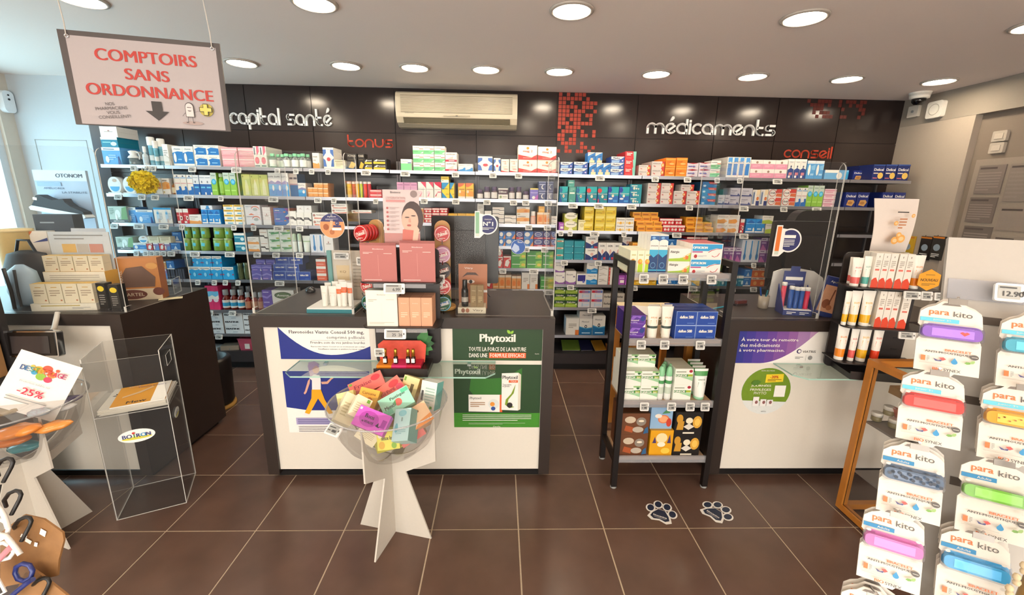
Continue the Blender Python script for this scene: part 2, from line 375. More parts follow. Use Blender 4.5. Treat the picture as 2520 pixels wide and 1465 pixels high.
D('smallblue','small white box, blue hill',TBX,W,('p','2f8acb',0,0,1,0,1,.5,.8,.55,.6,.35,0,.2),('t','Spasfon',.5,.8,.7,.14,'7d868c'))
D('mag2','big white magnesium box with red wave',MBX,'f3eedd',('p','c9342f',0,0,1,0,1,.3,.88,.3,.72,.16,0,.36),('e',.5,.8,.07,.09,'d98a2b'),('t','mag 2',.5,.58,.5,.2,'c0543f',.01),('r',.25,.1,.7,.16,'e58d82'),('p','d1453c',.8,.2,1,.38,1,.1))
D('mag2s','small white magnesium box, red base',MBX,'f3eedd',('p','c9342f',0,0,1,0,1,.05,.4,.1,0,.15),('t','mag 2',.5,.82,.7,.14,'c0543f'),('t','100',.5,.66,.3,.1,'c0543f'),('l',.2,.3,.8,.5,2,'d9c3ae'),('e',.6,.25,.3,.05,'e8a89f'))
D('maaw','wide blue antacid box with white curve',TBX,'34569f',('p','8fb2d8',.05,.02,.6,.05,.65,.45,.05,.4),('p',W,0,1,0,.6,.4,.48,.75,.62,1,1),('t','Maalox',.4,.77,.5,.22,'2b3a66',.02),('e',.85,.35,.06,.12,'c9b8dc'))
D('maat','tall blue antacid box with white top',TBX,'2b78bd',('p',W,0,1,0,.62,.3,.75,.8,.92,1,1),('p','1d5596',.35,.5,.9,.6,.85,.75,.4,.6),('e',.55,.35,.2,.12,'dcbfae'),('r',.25,.02,.95,.25,'e0d6a8'),('t','Maalox',.45,.88,.7,.07,'2b3a66',.02))
D('redteal','red-and-teal chewing gum box',TBX,'cf2f35',('p','7cc3b4',.8,0,1,0,1,1,.72,1),('t','Rennie',.38,.78,.5,.16,W,.02),('r',.12,.5,.5,.64,'f0c8bf'),('r',.1,.15,.55,.22,'e36a62'))
D('upsa','white pain tablet box, red sun end',TBX,'d5cdc6',('p','c2362c',.72,0,1,0,1,1,.78,1,.85,.5),('e',.84,.5,.12,.3,'d98a34'),('e',.84,.5,.06,.16,'f0d9a0'),('t','EFFERALGAN',.36,.72,.6,.16,'8a7f7c'),('t','1g',.2,.35,.14,.22,'c0494a',.02))
D('orange','plain orange vitamin box',TBX,'e8801c',('r',0,.78,1,.9,'f0a44a'),('r',0,.0,1,.1,'eda734'),('p','c4620f',.1,.6,.6,.65,.5,.5,.1,.52),('e',.6,.35,.25,.1,'f3b56a'))
D('bowtie','grey box with red points',TBX,'cfc9d0',('p','a5252c',0,0,.5,.14,1,0,1,.02,1,0),('p','a5252c',0,1,.5,.86,1,1),('t','nausicalm',.4,.55,.6,.25,'4b55a0',.015),('r',.5,.3,.7,.42,'b8868f'))
D('bluepen','tall white box with blue panel',SBX,W,('r',.15,.12,.85,.68,'2b78c4'),('r',.15,.74,.85,.97,'4a90d0'),('e',.5,.72,.14,.05,W),side='e8e4dc')
D('pinkbox','pink-and-white throat box',TBX,W,('r',0,0,1,.56,'dd92ab'),('e',.5,.72,.1,.13,'8f7462'),('l',.15,.2,.8,.45,3,'eebfcd'))
D('navywhite','white-and-navy spray box',SBX,W,('p','233e80',0,0,1,0,1,.48,.5,.56,0,.45),('r',.25,.18,.8,.32,'c57b86'),('r',.2,.05,.55,.16,W),('e',.5,.62,.12,.06,'4a5570'),('t','Humer',.5,.85,.6,.06,'5d6a8a'))
D('ltblue','light blue wash box',SBX,'4f97cf',('r',0,.84,1,1,'dfe6ea'),('e',.3,.5,.15,.3,W),('p','7fb9e0',.5,.7,1,.8,1,.5,.6,.5),('r',.5,.2,.9,.3,'a9d3ee'))
D('flatblue','flat blue-and-white wash box',SBX,'6aa9d6',('r',0,.7,.6,1,W),('e',.62,.4,.12,.36,W),('r',.88,.1,1,.8,'2b8fc0'))
D('delical','navy dessert-cup box',CBX,'1c2a66',('t','Delical',.5,.68,.8,.16,W,.02),('e',.7,.3,.24,.2,'dfb95c'),('r',.08,.42,.5,.48,'e8d7c0'),('r',.08,.12,.45,.17,'c76a6a'),('r',0,.92,1,1,'2d4a8a'))
D('delicalb','navy dessert box with biscuit picture',CBX,'1a2a70',('t','Delical',.5,.75,.8,.16,W,.02),('p','c9995a',.2,.15,.7,.08,.9,.35,.75,.5,.3,.48),('e',.5,.3,.2,.1,'a9743c'))
D('wave','white box with blue wave',SBX,W,('p','1d69b6',0,0,1,0,1,.3,.9,.42,.65,.42,.45,.3,.2,.2,0,.24),('e',.42,.3,.2,.07,W),('r',.05,.82,.95,.86,'6aa2d2'),('e',.5,.92,.15,.04,'50607c'),('r',.05,.55,.95,.59,'d9a7a5'))
D('seawhite','white-topped blue spray box',SBX,'1c62ad',('r',0,.55,1,1,'e6e8ea'),('p','1c62ad',0,.55,.5,.48,1,.56,1,.5,0,.5),('r',.15,.35,.85,.42,'63c0e2'),('r',.75,.02,.98,.14,W),('e',.4,.66,.1,.06,'6a7484'),('r',.1,.86,.9,.89,'9aa4ad'))
D('green','green spray box with blue circle',SBX,'8fc544',('r',0,.62,1,1,'c9d9c9'),('e',.5,.6,.4,.13,'2ba4d6'),('e',.5,.6,.26,.08,'6fd0ee'),('r',.1,.2,.9,.25,'b7e07c'),('r',.15,.86,.85,.9,'8da294'))
D('olive','yellow-green box with bottle outline',SBX,'c7cd6c',('p','dfe2ae',.3,.05,.75,.05,.72,.45,.55,.75,.45,.75,.32,.45),('e',.18,.9,.08,.04,'8b9146'))
D('eco','white-to-blue solution box',SBX,W,('r',0,0,1,.55,'4fa7d8'),('r',0,0,1,.3,'1c86c6'),('p','8a86b0',0,.58,.5,.68,1,.6,1,.52,0,.52),('e',.7,.36,.16,.12,W),('t','EcoMe',.45,.84,.8,.07,'4c4450',.015))
D('ltorange','small orange homeopathic box',TBX,'e39238',('r',0,.72,1,.95,'f0dcb4'),('r',.15,.3,.85,.55,'f0b060'))
D('darkblue2','dark blue solution box',SBX,'2d5f92',('r',0,.5,1,1,'d9c9bc'),('r',.1,.75,.9,.83,'5a4c50'),('r',0,.5,1,.56,'a8868f'))
D('redbox','red tablet box',TBX,'d23a40',('r',.05,.55,1,.85,'efc9c4'),('r',.1,.3,.9,.42,'e77a78'))
D('mauve','plain mauve box',TBX,'d79fc0',('r',.1,.6,.9,.75,'b87fa4'))
D('rosewhite','white box, rose corner',SBX,W,('p','d44a66',.35,1,1,1,1,.62),('t','Drosetux',.5,.55,.85,.06,'5a545a'),('e',.3,.33,.25,.12,'ecd0d4'),('p','e3889c',.1,.1,.5,.35,.35,.1))
D('rosered','white box, crimson corner',SBX,W,('p','c42046',0,1,1,1,1,.6,.2,.85),('t','Humex',.5,.55,.8,.06,'5a545a'),('p','c42046',.1,.1,.5,.4,.3,.12),('r',.5,.35,.95,.42,'d67083'))
D('bluyel','blue-and-yellow cold box',TBX,'f0d23c',('p','2f8fc6',0,1,1,1,.2,.55,0,.6),('p','2f8fc6',0,.4,.7,.02,0,.02),('t','humex',.45,.62,.7,.08,'5d5634'),('r',.55,.25,.95,.3,'c79a2a'))
D('yelbox','small yellow box, white foot',TBX,'efd04a',('r',0,0,1,.45,W),('r',.1,.65,.9,.75,'a58a30'),('r',.1,.28,.3,.36,'5d5634'))
D('orangeyel','orange-and-yellow fizzy box',TBX,'f1c53c',('p','e5703a',0,1,1,1,.6,.82,.2,.72,0,.8),('p','f0a03a',0,.55,1,.45,1,.1,.3,.2),('r',0,0,1,.14,W),('e',.25,.45,.15,.1,'f7e9c0'),('r',.1,.58,.9,.63,'b06a2a'))
D('zhoat','white box with purple top band',TBX,W,('r',0,.45,1,.88,'4b2c3a'),('t','ZilBoat',.45,.68,.8,.16,W,.02),('e',.25,.22,.12,.12,'8a9a66'),('r',.45,.2,.9,.26,'a89a8a'))
D('purpyel','purple sleep box, yellow lid',TBX,'7268b8',('r',0,.88,1,1,'e8d06a'),('p','b35bb4',.3,0,1,0,1,.5),('e',.45,.2,.2,.13,W),('t','novanuit',.5,.62,.85,.08,'e6dcf2',.015))
D('navymoon','navy sleep box with moon',TBX,'3f4874',('e',.6,.4,.22,.24,W),('e',.68,.42,.18,.2,'3f4874'),('r',0,.9,1,1,'8f97b8'),('r',.1,.65,.9,.74,'a9b0cc'))
D('gav','teal antacid sachet box',MBX,'0c8494',('p','16a5ac',.3,.55,1,.7,1,1,.3,1),('p','0d4c8c',0,0,.35,0,.1,.5,0,.55),('e',.15,.76,.2,.14,'0a5f8f'),('t','Gaviscon',.5,.56,.9,.07,W,.015),('e',.5,.4,.12,.1,'efe6c8'),('e',.5,.4,.05,.05,'b0483a'),('r',.5,.12,.9,.26,'3f9fc0'))
D('gavr','teal antacid box with red swirl',MBX,'0c8494',('p','16a5ac',.3,.55,1,.7,1,1,.3,1),('p','0d4c8c',0,0,.35,0,.1,.5,0,.55),('e',.2,.76,.22,.14,'d2383c'),('t','Gaviscon',.5,.56,.9,.07,W,.015),('e',.5,.4,.12,.1,'efe6c8'),('r',.65,.2,.95,.26,'d2606a'),('r',.04,.02,.14,.25,'d2383c'))
D('gavb','blue-and-teal antacid box',MBX,'1560b0',('p','12a0aa',.2,.45,1,.45,1,1,.3,1),('e',.15,.8,.2,.14,'1b2f90'),('t','Gaviscon',.5,.6,.9,.08,W,.015),('e',.45,.45,.12,.09,'efe6c8'),('e',.25,.28,.2,.06,'dfe6ee'),('r',.5,.08,.9,.2,'3f8fd0'))
D('tealgreen','plain green-teal box',MBX,'3f9186',('r',.15,.55,.85,.65,'e6ecdf'),('l',.2,.7,.8,.95,3,'8fc4b4'),('p','5cb0a0',.1,.05,.8,.05,.3,.2))
D('tealwide','flat teal antacid box',MBX,'128a9c',('p','0d5fa0',0,0,.3,0,.1,.6,0,.7),('e',.35,.4,.1,.25,'dfe0d0'),('e',.55,.35,.07,.17,'dfe0d0'),('e',.72,.3,.05,.12,'dfe0d0'),('r',.1,.7,.6,.82,W))
D('dolired','white box, red sunburst end',TBX,'ded5ce',('p','bf2f2a',.7,0,1,0,1,1,.7,1,.8,.75,.68,.5,.8,.25),('e',.8,.5,.11,.24,'db8436'),('e',.8,.5,.055,.12,'f2dcae'),('t','DAFALGAN',.34,.72,.55,.16,'9a8f8c'),('t','1G',.15,.35,.12,.2,'c04048',.02),top='e6ddd6')
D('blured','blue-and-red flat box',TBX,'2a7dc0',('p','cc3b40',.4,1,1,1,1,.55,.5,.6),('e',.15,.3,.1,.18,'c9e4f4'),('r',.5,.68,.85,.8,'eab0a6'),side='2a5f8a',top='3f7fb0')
D('greynavy','pale grey box, navy wedge',TBX,'c9c6cf',('p','3b4478',0,.05,1,.05,1,.15,.8,.4,.7,.18,0,.22),('t','Actisoufre',.38,.68,.6,.14,'6a6a7c'),('r',.05,.4,.4,.46,'9a98a6'))
D('rhino','white tall box with navy foot',SBX,W,('r',.55,.02,1,.3,'232f6c'),('e',.75,.45,.18,.12,'d9783a'),('p','f0d9b0',.5,.6,1,.7,1,1,.55,1),('r',.05,.1,.3,.85,'6a7c9c'),('t','N',.2,.9,.2,.06,'6a5a3a'))
D('drill','white lozenge box with red ring',TBX,W,('p','c93c30',.5,.55,1,.55,1,1,.58,1),('p','d86a3a',.55,.15,1,.1,1,.5,.6,.5),('e',.28,.55,.27,.42,'c0392e'),('e',.28,.55,.23,.36,W),('t','Drill',.28,.55,.32,.2,'3d3434',.015))
D('pinkstripe','pink striped compress box',CBX,'f0d3d8',('r',0,.55,1,.75,'cf7a92'),('r',.1,.2,.7,.35,'d98aa0'))
# third level and below
D('leaf','grey-green box with leaf picture',CBX,'b9c3b2',('p','6f9a5c',.6,0,1,.2,1,1,.75,.9),('e',.5,.55,.15,.25,'e6e8dc'),('r',0,0,1,.2,'44484c'),('t','ARKOPHARMA',.5,.1,.6,.09,W),('e',.4,.35,.06,.2,W),('l',.08,.5,.3,.9,4,'7d8c7a'))
D('skyblue','sky-blue medical box',MBX,'5ba2dc',('r',0,.82,1,1,W),('r',.1,.86,.7,.93,'7f98ae'),('e',.25,.3,.1,.2,'dfe9f0'),('p','2b3f7c',.82,.02,.98,.02,.9,.5,.84,.45),('l',.35,.25,.75,.6,3,'a5cdee'))
D('bracebox','white joint-support box with blue lid',MBX,W,('r',0,.88,1,1,'2d9ed8'),('e',.45,.45,.18,.4,'bcd9ea'),('e',.45,.65,.12,.08,'5aa8d8'),('r',.42,.05,.58,.3,'c9b6ae'),('l',.65,.2,.95,.7,5,'9fb4c0'))
D('redwhite','red box, white oval and top',MBX,'c9353d',('r',0,.75,1,1,W),('e',.7,.38,.25,.15,W),('e',.72,.38,.14,.09,'8c4a44'),('r',.05,.5,.6,.58,'e6898a'),('r',.1,.05,.6,.18,W))
D('whiteorange','white box with orange arrow',MBX,W,('p','e49a4a',0,0,1,0,1,.25,.85,.4,.7,.3,0,.38),('t','homeoptic',.42,.75,.65,.14,'7b716a'),('r',.1,.5,.5,.56,'b8aca0'))
D('blue3','bright blue dosette box',MBX,'1b86d2',('r',0,.05,1,.14,W),('p','0f5fae',.1,.75,.5,.95,.9,.75,.5,.6),('r',0,.66,1,.7,'8fd0f2'),('e',.85,.25,.1,.15,W),('r',.2,.25,.6,.35,'bfe0f4'))
D('yellowlid','white carton with yellow stripe',MBX,W,('r',0,.62,.95,.98,'eabf2e'),('r',.1,.7,.7,.85,'8a7030'),('r',.3,.12,.8,.42,'7fb6d0'))
D('arc','white box with orange arc',CBX,'e4e4e6',('e',.68,.62,.26,.28,'d9714e'),('e',.68,.56,.24,.24,'e4e4e6'),('e',.68,.55,.16,.16,'a9b8b4'),('t','nutrissel',.3,.85,.45,.14,'8d97a4'),('p','d9714e',.2,0,.6,0,.4,.16))
D('bluepurple','blue box, purple corner swoosh',MBX,'1f6cb8',('p','7a3a8c',.7,1,1,1,1,.5),('p',W,.75,0,1,0,1,.35),('r',.1,.68,.4,.76,W),('e',.75,.55,.09,.08,'e0844a'),('r',.08,.45,.6,.52,'a06ac0'),side='c8642a')
D('whiteblack','white box with dark label ribbon',MBX,W,('p','3a3434',0,.45,.6,.45,.8,.35,1,.35,1,.48,.85,.48,.65,.62,0,.62),('r',.1,.48,.5,.58,'8c8480'),('e',.4,.2,.18,.07,'d8d4cc'))
D('plainwhite','plain white box with small logo',MBX,'eeebe6',('e',.5,.6,.06,.06,'b0807a'),('r',.25,.48,.75,.54,'b8b0a8'))
D('whitered','white flat box with red underline',MBX,W,('p','d9674a',.1,.08,.95,.08,1,.3,.5,.2,.1,.25),('t','Voltarene',.55,.65,.6,.2,'7a6a6c'),('e',.12,.58,.08,.2,'b07a70'))
D('yelthin','flat yellow sachet box',TBX,'e6b23a',('r',.1,.3,.9,.6,'c98a22'))
D('redthin','red-and-white flat box',TBX,'c42630',('r',0,.66,1,.95,'f0dcd4'),('e',.3,.35,.12,.2,W),('e',.8,.35,.12,.2,W),('r',.45,.2,.7,.45,'e8a09a'))
D('redbell','red box with white bell shapes',TBX,'c8322e',('p',W,.2,.2,.6,.1,.85,.5,.6,.75,.3,.6),('p','e8c0b6',.5,.7,1,.9,1,.7),('r',0,.9,1,1,W))
D('tanwhite','white box with copper ribbon',SUP,'eee9e0',('p','3a3434',0,.35,.5,.35,.62,.2,1,.2,1,.32,.65,.32,.55,.48,0,.48),('r',.05,.7,.9,.76,'c9a48c'))
D('peach','white-and-peach supplement box',SUP,W,('p','eca95a',0,.3,1,.35,1,.72,.5,.8,0,.7),('r',.08,.82,.7,.9,'9c8e80'),('e',.7,.5,.16,.15,'e58a3a'),('r',.05,.08,.25,.2,'c9b070'))
D('orangebox','orange-and-peach carton',SUP,'e9a25c',('r',0,.82,1,1,'f1dfc4'),('e',.5,.45,.32,.22,'e37f35'),('r',.1,.1,.9,.18,'f3cfa6'))
D('amber','yellow-orange carton',SUP,'e8a93a',('r',.15,.3,.85,.6,'f0c36a'))
D('purple','small purple box',SUP,'a24fb0',('r',.3,.2,.9,.5,W),('r',.2,.65,.9,.75,'d9a9dd'))
D('ovalolive','cream box with olive foot and oval',SUP,'b9bc4a',('e',.5,.75,.48,.42,'f2edd8'),('t','Osteocare',.5,.75,.6,.16,'5a543c'),('p','e8e4c0',.3,0,.7,0,.6,.3,.4,.3),('r',.75,.88,.98,.96,'4a4638'))
D('creamtall','cream carton with flower print',SUP,'ede6b8',('e',.5,.5,.3,.2,'d6c890'),('r',.1,.85,.9,.92,'b8a860'))
D('yellow','bright yellow capsule box',SUP,'e6c92e',('r',.05,.55,.9,.85,'f2e078'),('p','d0a81e',.5,.1,.95,.2,.85,.6,.7,.5),('r',.08,.2,.6,.3,'a58a1c'),('r',0,.92,1,1,'f0dc6a'))
D('ovals','white box with yellow ovals',SUP,W,('e',.5,.22,.16,.2,'e0a838'),('e',.2,.25,.12,.14,'ecd28a'),('e',.8,.25,.12,.14,'ecd28a'),('t','Oxybiane',.5,.72,.8,.2,'5a5850'))
D('orangeflat','flat orange syrup box',TBX,'eda126',('r',.08,.25,.92,.7,'d9831c'),('r',.2,.42,.8,.54,'8a4a10'),('r',0,.88,1,1,'f6c75a'))
D('orangearrow','white box, wide orange arrow',MBX,W,('p','eaa24e',0,.05,.6,.05,.9,.3,.6,.55,.2,.45,0,.5),('t','Dexeryl',.5,.78,.8,.14,'7b716a'))
D('greensmall','white-and-lime box',MBX,W,('p','b6cc4a',0,0,1,0,1,.3,.6,.5,0,.4),('t','nutergia',.45,.8,.7,.13,'7b7a6a'))
D('teal','plain teal carton',SUP,'13899a',('r',.05,.9,.95,1,'0f6f80'),('r',.08,.12,.7,.16,'6ac0cc'),('e',.92,.1,.05,.06,'e6f0ee'))
D('tealhat','teal box with copper label',SUP,'2b9a98',('p','d9c9b0',.05,.5,.9,.5,1,.62,.9,.75,.05,.75),('r',.1,.55,.7,.68,'a8603a'))
D('navyv','white box with navy V',MBX,W,('p','1d2f6c',0,0,1,0,1,.55,.6,.35,.5,.25,.4,.35,0,.55),('e',.55,.5,.13,.13,'e0b0a4'),('t','DAOSMIL',.5,.82,.6,.1,'4a4650',.015),('r',.7,.04,.98,.18,'c43a48'),('p','2a86c0',.4,.02,.65,.02,.55,.25))
D('redblue','blue dental box with white ellipse',MBX,'232f78',('e',.45,.6,.38,.28,W),('e',.45,.6,.33,.22,'2d3f90'),('t','Steradent',.45,.6,.5,.1,W,.015),('r',0,0,1,.2,'c8323c'),('r',.4,.06,.9,.14,'f0d8d0'),side='c8323c')
D('redblue2','blue dental box, orange corner',MBX,'1f68b4',('e',.35,.6,.28,.3,W),('p','e28a48',.65,0,1,0,1,.7),('r',.05,.08,.5,.18,'8fc0ea'))
D('greenstrip','white ginkgo-style green box',MBX,'e8efe2',('p','5ea56a',.3,.3,1,.45,1,.7,.2,.5),('r',.1,.55,.6,.65,'3f7a4c'),('r',.7,.75,.98,.92,'a8b83a'),('l',.1,.1,.8,.28,2,'a9bfa8'))
D('greencaps','green capsule box with yellow badge',SUP,'3f9a3a',('p','8fcb4a',.55,.1,1,.05,1,.95,.6,.8),('e',.82,.4,.14,.18,'e6d04a'),('r',.06,.42,.6,.5,'e2f0d8'),('r',.06,.85,.5,.9,'2a6f2a'))
D('purpwhite','white box with purple swoosh base',MBX,W,('p','8a5aa0',0,0,1,0,1,.25,.8,.14,.4,.12,0,.28),('t','Biocyte',.4,.72,.6,.14,'6f6a78'),('e',.82,.58,.1,.06,'8c84a0'))
D('navysq','white box with indigo square',MBX,W,('r',.1,.3,.9,.88,'251f7c'),('e',.72,.26,.12,.12,'5a60b8'))
D('whiteblue','white box with blue wavy base',MBX,W,('p','1d82c4',0,0,1,0,1,.42,.7,.52,.4,.38,0,.45),('t','Magne B6',.5,.78,.7,.12,'7a7884'),('r',.4,.2,.9,.28,'8fd0ee'))
D('sketch','white box with grey flourish',MBX,'ece8e0',('p','7c7468',.1,.4,.5,.62,.9,.5,.9,.55,.5,.68,.1,.46),('r',.1,.8,.6,.86,'a89c8c'))
D('redside','white box with red end',MBX,'ece8e0',('r',0,0,.3,1,'cf4438'),('r',.05,.4,.25,.6,'e79a8a'))
D('nico','blue patch box with white waves',SUP,'1f9fdc',('p',W,0,.72,.3,.8,.6,.72,1,.8,1,1,0,1),('t','nicorette',.5,.88,.8,.1,'5a5560'),('e',.5,.38,.12,.16,'8fd8f6'),('p','a0486c',.8,.38,.95,.48,1,.4,.95,.32),('p','a0486c',.2,.38,.05,.48,0,.4,.05,.32))
D('spine','dark slim box edge-on',MBX,'2a2a34',('r',.2,.05,.8,.95,'44485a'))
D('purpbox','purple-topped packet',MBX,'8f7fb0',('p','5f8fc8',.3,0,1,0,1,.6,.5,.5),('r',.02,.1,.25,.6,W),('r',0,.82,.9,1,W))
D('violet','violet-and-white dressing box',SUP,'5f5ab0',('p',W,.85,0,1,0,.9,.4),('p','8f8ad0',0,.4,.5,.6,1,.4,1,.55,.5,.75,0,.55),('r',.1,.1,.6,.2,'c0a0d0'))
D('daflon','royal blue vein box',SUP,'1745a0',('r',0,0,1,.03,'9fb8e6'),('r',0,.97,1,1,'9fb8e6'),('r',0,0,.015,1,'9fb8e6'),('r',.985,0,1,1,'9fb8e6'),('t','daflon 500',.5,.6,.66,.2,W,.02),('r',.55,.15,.9,.19,'6a8ccc'))
D('redwhite3','salmon-and-white box',MBX,'e2674a',('r',0,.65,1,1,W),('r',.1,.25,.8,.35,'f3b6a0'))
D('ltslim','pale tall box with blue drop',SBX,'dfe3ea',('p','3f8ec8',.45,.1,.75,.1,.7,.95,.5,.95),('e',.6,.25,.22,.14,'2f7ab8'))
D('purpfair','purple-and-mauve box',MBX,'7a4a92',('r',0,.75,1,1,'d9cfe0'),('p','c070b0',0,0,1,0,.3,.5),('r',.1,.55,.8,.65,'c9b0d8'),('r',.1,.86,.7,.92,'6a4a7c'))
D('yelthree','yellow syrup sachet box',MBX,'e8b72e',('r',0,.8,1,1,'c9921e'),('r',.1,.35,.8,.45,'a8781a'),('e',.7,.25,.2,.1,'f4d870'))
D('bluehill','blue box with pale peak',MBX,'2470b8',('p','cfe4f4',.3,.2,.7,.2,.5,.65),('r',0,0,1,.12,W),('r',.1,.8,.7,.88,'8fc0e6'))
D('tealpack','teal-and-white dosette box',MBX,'1a7f9c',('r',0,.75,1,1,W),('e',.75,.35,.18,.2,'cfe8ec'),('r',.1,.45,.6,.55,'8fd0da'))
D('ogrid','orange lozenge box',MBX,'dc6a2a',('r',0,.75,1,1,'ecd9c8'),('e',.6,.35,.25,.22,'f0a85a'),('r',.1,.84,.7,.9,'7a5a4a'))
D('pinkhyg','pink-and-white hygiene box',MBX,'dd2f6c',('r',0,.5,1,.78,'6fc0e6'),('e',.5,.42,.4,.1,'f6e0e6'),('p',W,0,.45,1,.45,1,.62,.5,.55,0,.62),('e',.4,.86,.28,.09,'d2366c'))
D('ovaltag','white soap box with green oval',MBX,W,('e',.5,.5,.4,.34,'2f3f2c'),('e',.5,.5,.36,.28,'5d7a52'),('t','Avene',.5,.5,.55,.2,W,.01))
D('purp2','violet box with white curve',MBX,'5a45a8',('p','8f7fd8',0,.3,.5,.15,1,.5,1,.65,.5,.35,0,.5),('r',.1,.75,.7,.85,'b8b0e0'))
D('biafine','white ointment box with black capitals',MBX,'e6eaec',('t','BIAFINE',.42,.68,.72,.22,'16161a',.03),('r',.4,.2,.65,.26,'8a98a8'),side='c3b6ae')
D('duphalac','green laxative box with lime wave',MBX,'9fc03a',('p','1f4a2c',0,1,0,.5,.4,.62,.8,.5,1,.65,1,1),('t','Dulcolax',.5,.75,.7,.2,W,.02),('e',.92,.45,.06,.12,'e6eed6'),('p','c8dc6a',0,.35,.5,.25,1,.4,1,.3,.5,.15,0,.25))
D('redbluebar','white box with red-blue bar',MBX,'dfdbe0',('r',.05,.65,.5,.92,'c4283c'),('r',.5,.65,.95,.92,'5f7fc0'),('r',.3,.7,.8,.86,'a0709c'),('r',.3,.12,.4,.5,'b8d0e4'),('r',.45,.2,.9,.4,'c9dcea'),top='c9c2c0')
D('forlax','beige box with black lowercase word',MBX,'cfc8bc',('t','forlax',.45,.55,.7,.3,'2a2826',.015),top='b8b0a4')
D('movicol','white-to-blue drinking powder box',MBX,W,('p','12669c',0,0,1,0,1,.42,.5,.36,0,.48),('p','4fa3c8',0,.48,.5,.36,1,.42,1,.48,.5,.42,0,.53),('e',.5,.52,.1,.1,'2a3440'),('e',.5,.52,.05,.05,W),('t','Movicol',.45,.82,.55,.08,'6a6e78'),('r',.2,.1,.85,.16,'bcdcee'))
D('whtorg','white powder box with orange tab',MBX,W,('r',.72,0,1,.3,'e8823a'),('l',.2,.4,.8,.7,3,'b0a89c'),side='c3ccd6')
D('magn','white carton with small dark wordmark',MBX,'d3cec8',('t','Macrogol',.55,.45,.6,.16,'4a4648'))
# --- gondola goods
D('optic','white-and-blue eye drop box with red arc',MBX,W,('r',.02,.52,.98,.96,'2f9fd6'),('p',W,.98,.5,.98,.66,.8,.7,.6,.58,.5,.45,.98,.45),('t','OPTICRON',.27,.74,.46,.15,W,.03),('r',.02,.42,.36,.5,'b8508c'),('p','b8304a',.55,.42,.65,.55,.8,.64,.95,.66,.95,.69,.8,.67,.63,.58,.53,.44),('e',.14,.18,.055,.12,'b82a2e'),('l',.22,.12,.5,.26,3,'b0b8bc'),('p','c8505a',.66,.2,.75,.12,.86,.2,.92,.4,.9,.4,.84,.22,.75,.15,.67,.24),top='c9555c')
D('alair','white allergy box with green swoosh',MBX,W,('p','a9cc3c',0,0,1,0,1,.62,.8,.36,.5,.26,0,.2),('p','e8c64a',.6,.32,1,.62,1,.7,.7,.42),('e',.82,.3,.09,.16,'e07a34'),('e',.72,.26,.06,.09,'ecae48'),('t','Alairgix',.25,.72,.42,.24,'3f3f38',.006))
D('yelspray','white-and-lime homeopathic spray box',SBX,'f0eed0',('p','b8d62a',.12,.02,.9,.02,.85,.45,.2,.45),('e',.45,.52,.34,.12,'e8953a'),('e',.55,.55,.22,.07,'f0c04a'),('r',.2,.78,.8,.84,'c9c48a'),side='eceacc')
D('navyspray','tall navy-and-white spray box',SBX,W,('r',0,0,1,.36,'173f74'),('p','173f74',0,.36,.5,.3,1,.36,1,.56,0,.56),('r',0,.52,1,.62,'3fb0d8'),('p','3fb0d8',0,.52,.5,.42,1,.52),('r',0,.84,1,.97,'2f5f9c'),('e',.5,.83,.45,.05,W),('e',.5,.22,.3,.08,'5f8fb8'),('e',.5,.22,.24,.06,'173f74'),('r',0,.08,1,.11,'3fb0d8'),('t','DYSALINE',.5,.72,.8,.03,'5a6470'),('e',.35,.92,.2,.03,'7fb0dc'))
D('paracet','violet paracetamol box',MBX,'5a2f96',('p','8f62c8',0,.3,.9,.25,1,.7,.9,.9,.3,.95),('p','5a2f96',.1,.35,.9,.3,.95,.62,.5,.85),('e',.84,.72,.14,.22,'243a86'),('t','Paracetamol',.35,.58,.55,.12,W),('t','Mylan 500mg',.32,.4,.46,.1,'cfc0ea'),('p',W,.85,.0,1,.0,1,.3),('r',.04,.1,.2,.22,'e6789a'),side='3c2a72')
D('ginkor','white-and-green vein capsule box',SUP,'f0f2e6',('p','3f8f4c',.04,.62,1,.5,1,.72,.04,.62),('r',.04,.5,.72,.66,'3f8f4c'),('r',.72,.52,.98,.66,'a8b83a'),('p','9fcf9f',.3,.48,1,.5,1,.24,.7,.36),('t','GINKOR',.36,.58,.6,.13,W,.02),('t','fort',.84,.59,.18,.1,W),('e',.86,.85,.09,.08,'2f5f3c'),('r',.05,.78,.6,.84,'9aa08c'),('r',.6,.9,1,1,'8fbf7a'),top='e2e8d4')
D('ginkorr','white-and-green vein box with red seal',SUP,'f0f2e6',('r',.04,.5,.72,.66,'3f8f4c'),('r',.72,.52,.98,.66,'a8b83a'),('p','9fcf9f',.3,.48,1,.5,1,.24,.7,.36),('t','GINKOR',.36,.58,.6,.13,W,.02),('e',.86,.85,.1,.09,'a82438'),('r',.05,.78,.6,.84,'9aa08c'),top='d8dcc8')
# --- lathe-made goods (unit size)
def ubottle(body,cap,label,lab2=None,neck=.2,shoulder=.66,capz=.84):
    b=MB().lathe([(.46,0),(.5,.02),(.5,shoulder),(.42,shoulder+.07),(neck,shoulder+.12),(neck,capz)],body,18,(0,.5,0))
    c=MB().lathe([(neck*1.35,capz-.02),(neck*1.4,capz),(neck*1.35,.98),(neck*1.1,1)],cap,16,(0,.5,0))
    l=MB(); P=[]
    l.lathe([(.507,.1),(.507,shoulder-.06)],label,18,(0,.5,0)); l.f=[f for f in l.f if len(f)==4]; l.fm=l.fm[:len(l.f)]; l.sm=l.sm[:len(l.f)]
    if lab2: 
        n=len(l.f); l.lathe([(.51,.18),(.51,.36)],lab2,18,(0,.5,0)); l.f=[f for f in l.f if len(f)==4]; l.fm=l.fm[:len(l.f)]; l.sm=l.sm[:len(l.f)]
    return [('body',b),('cap',c),('label_band',l)]
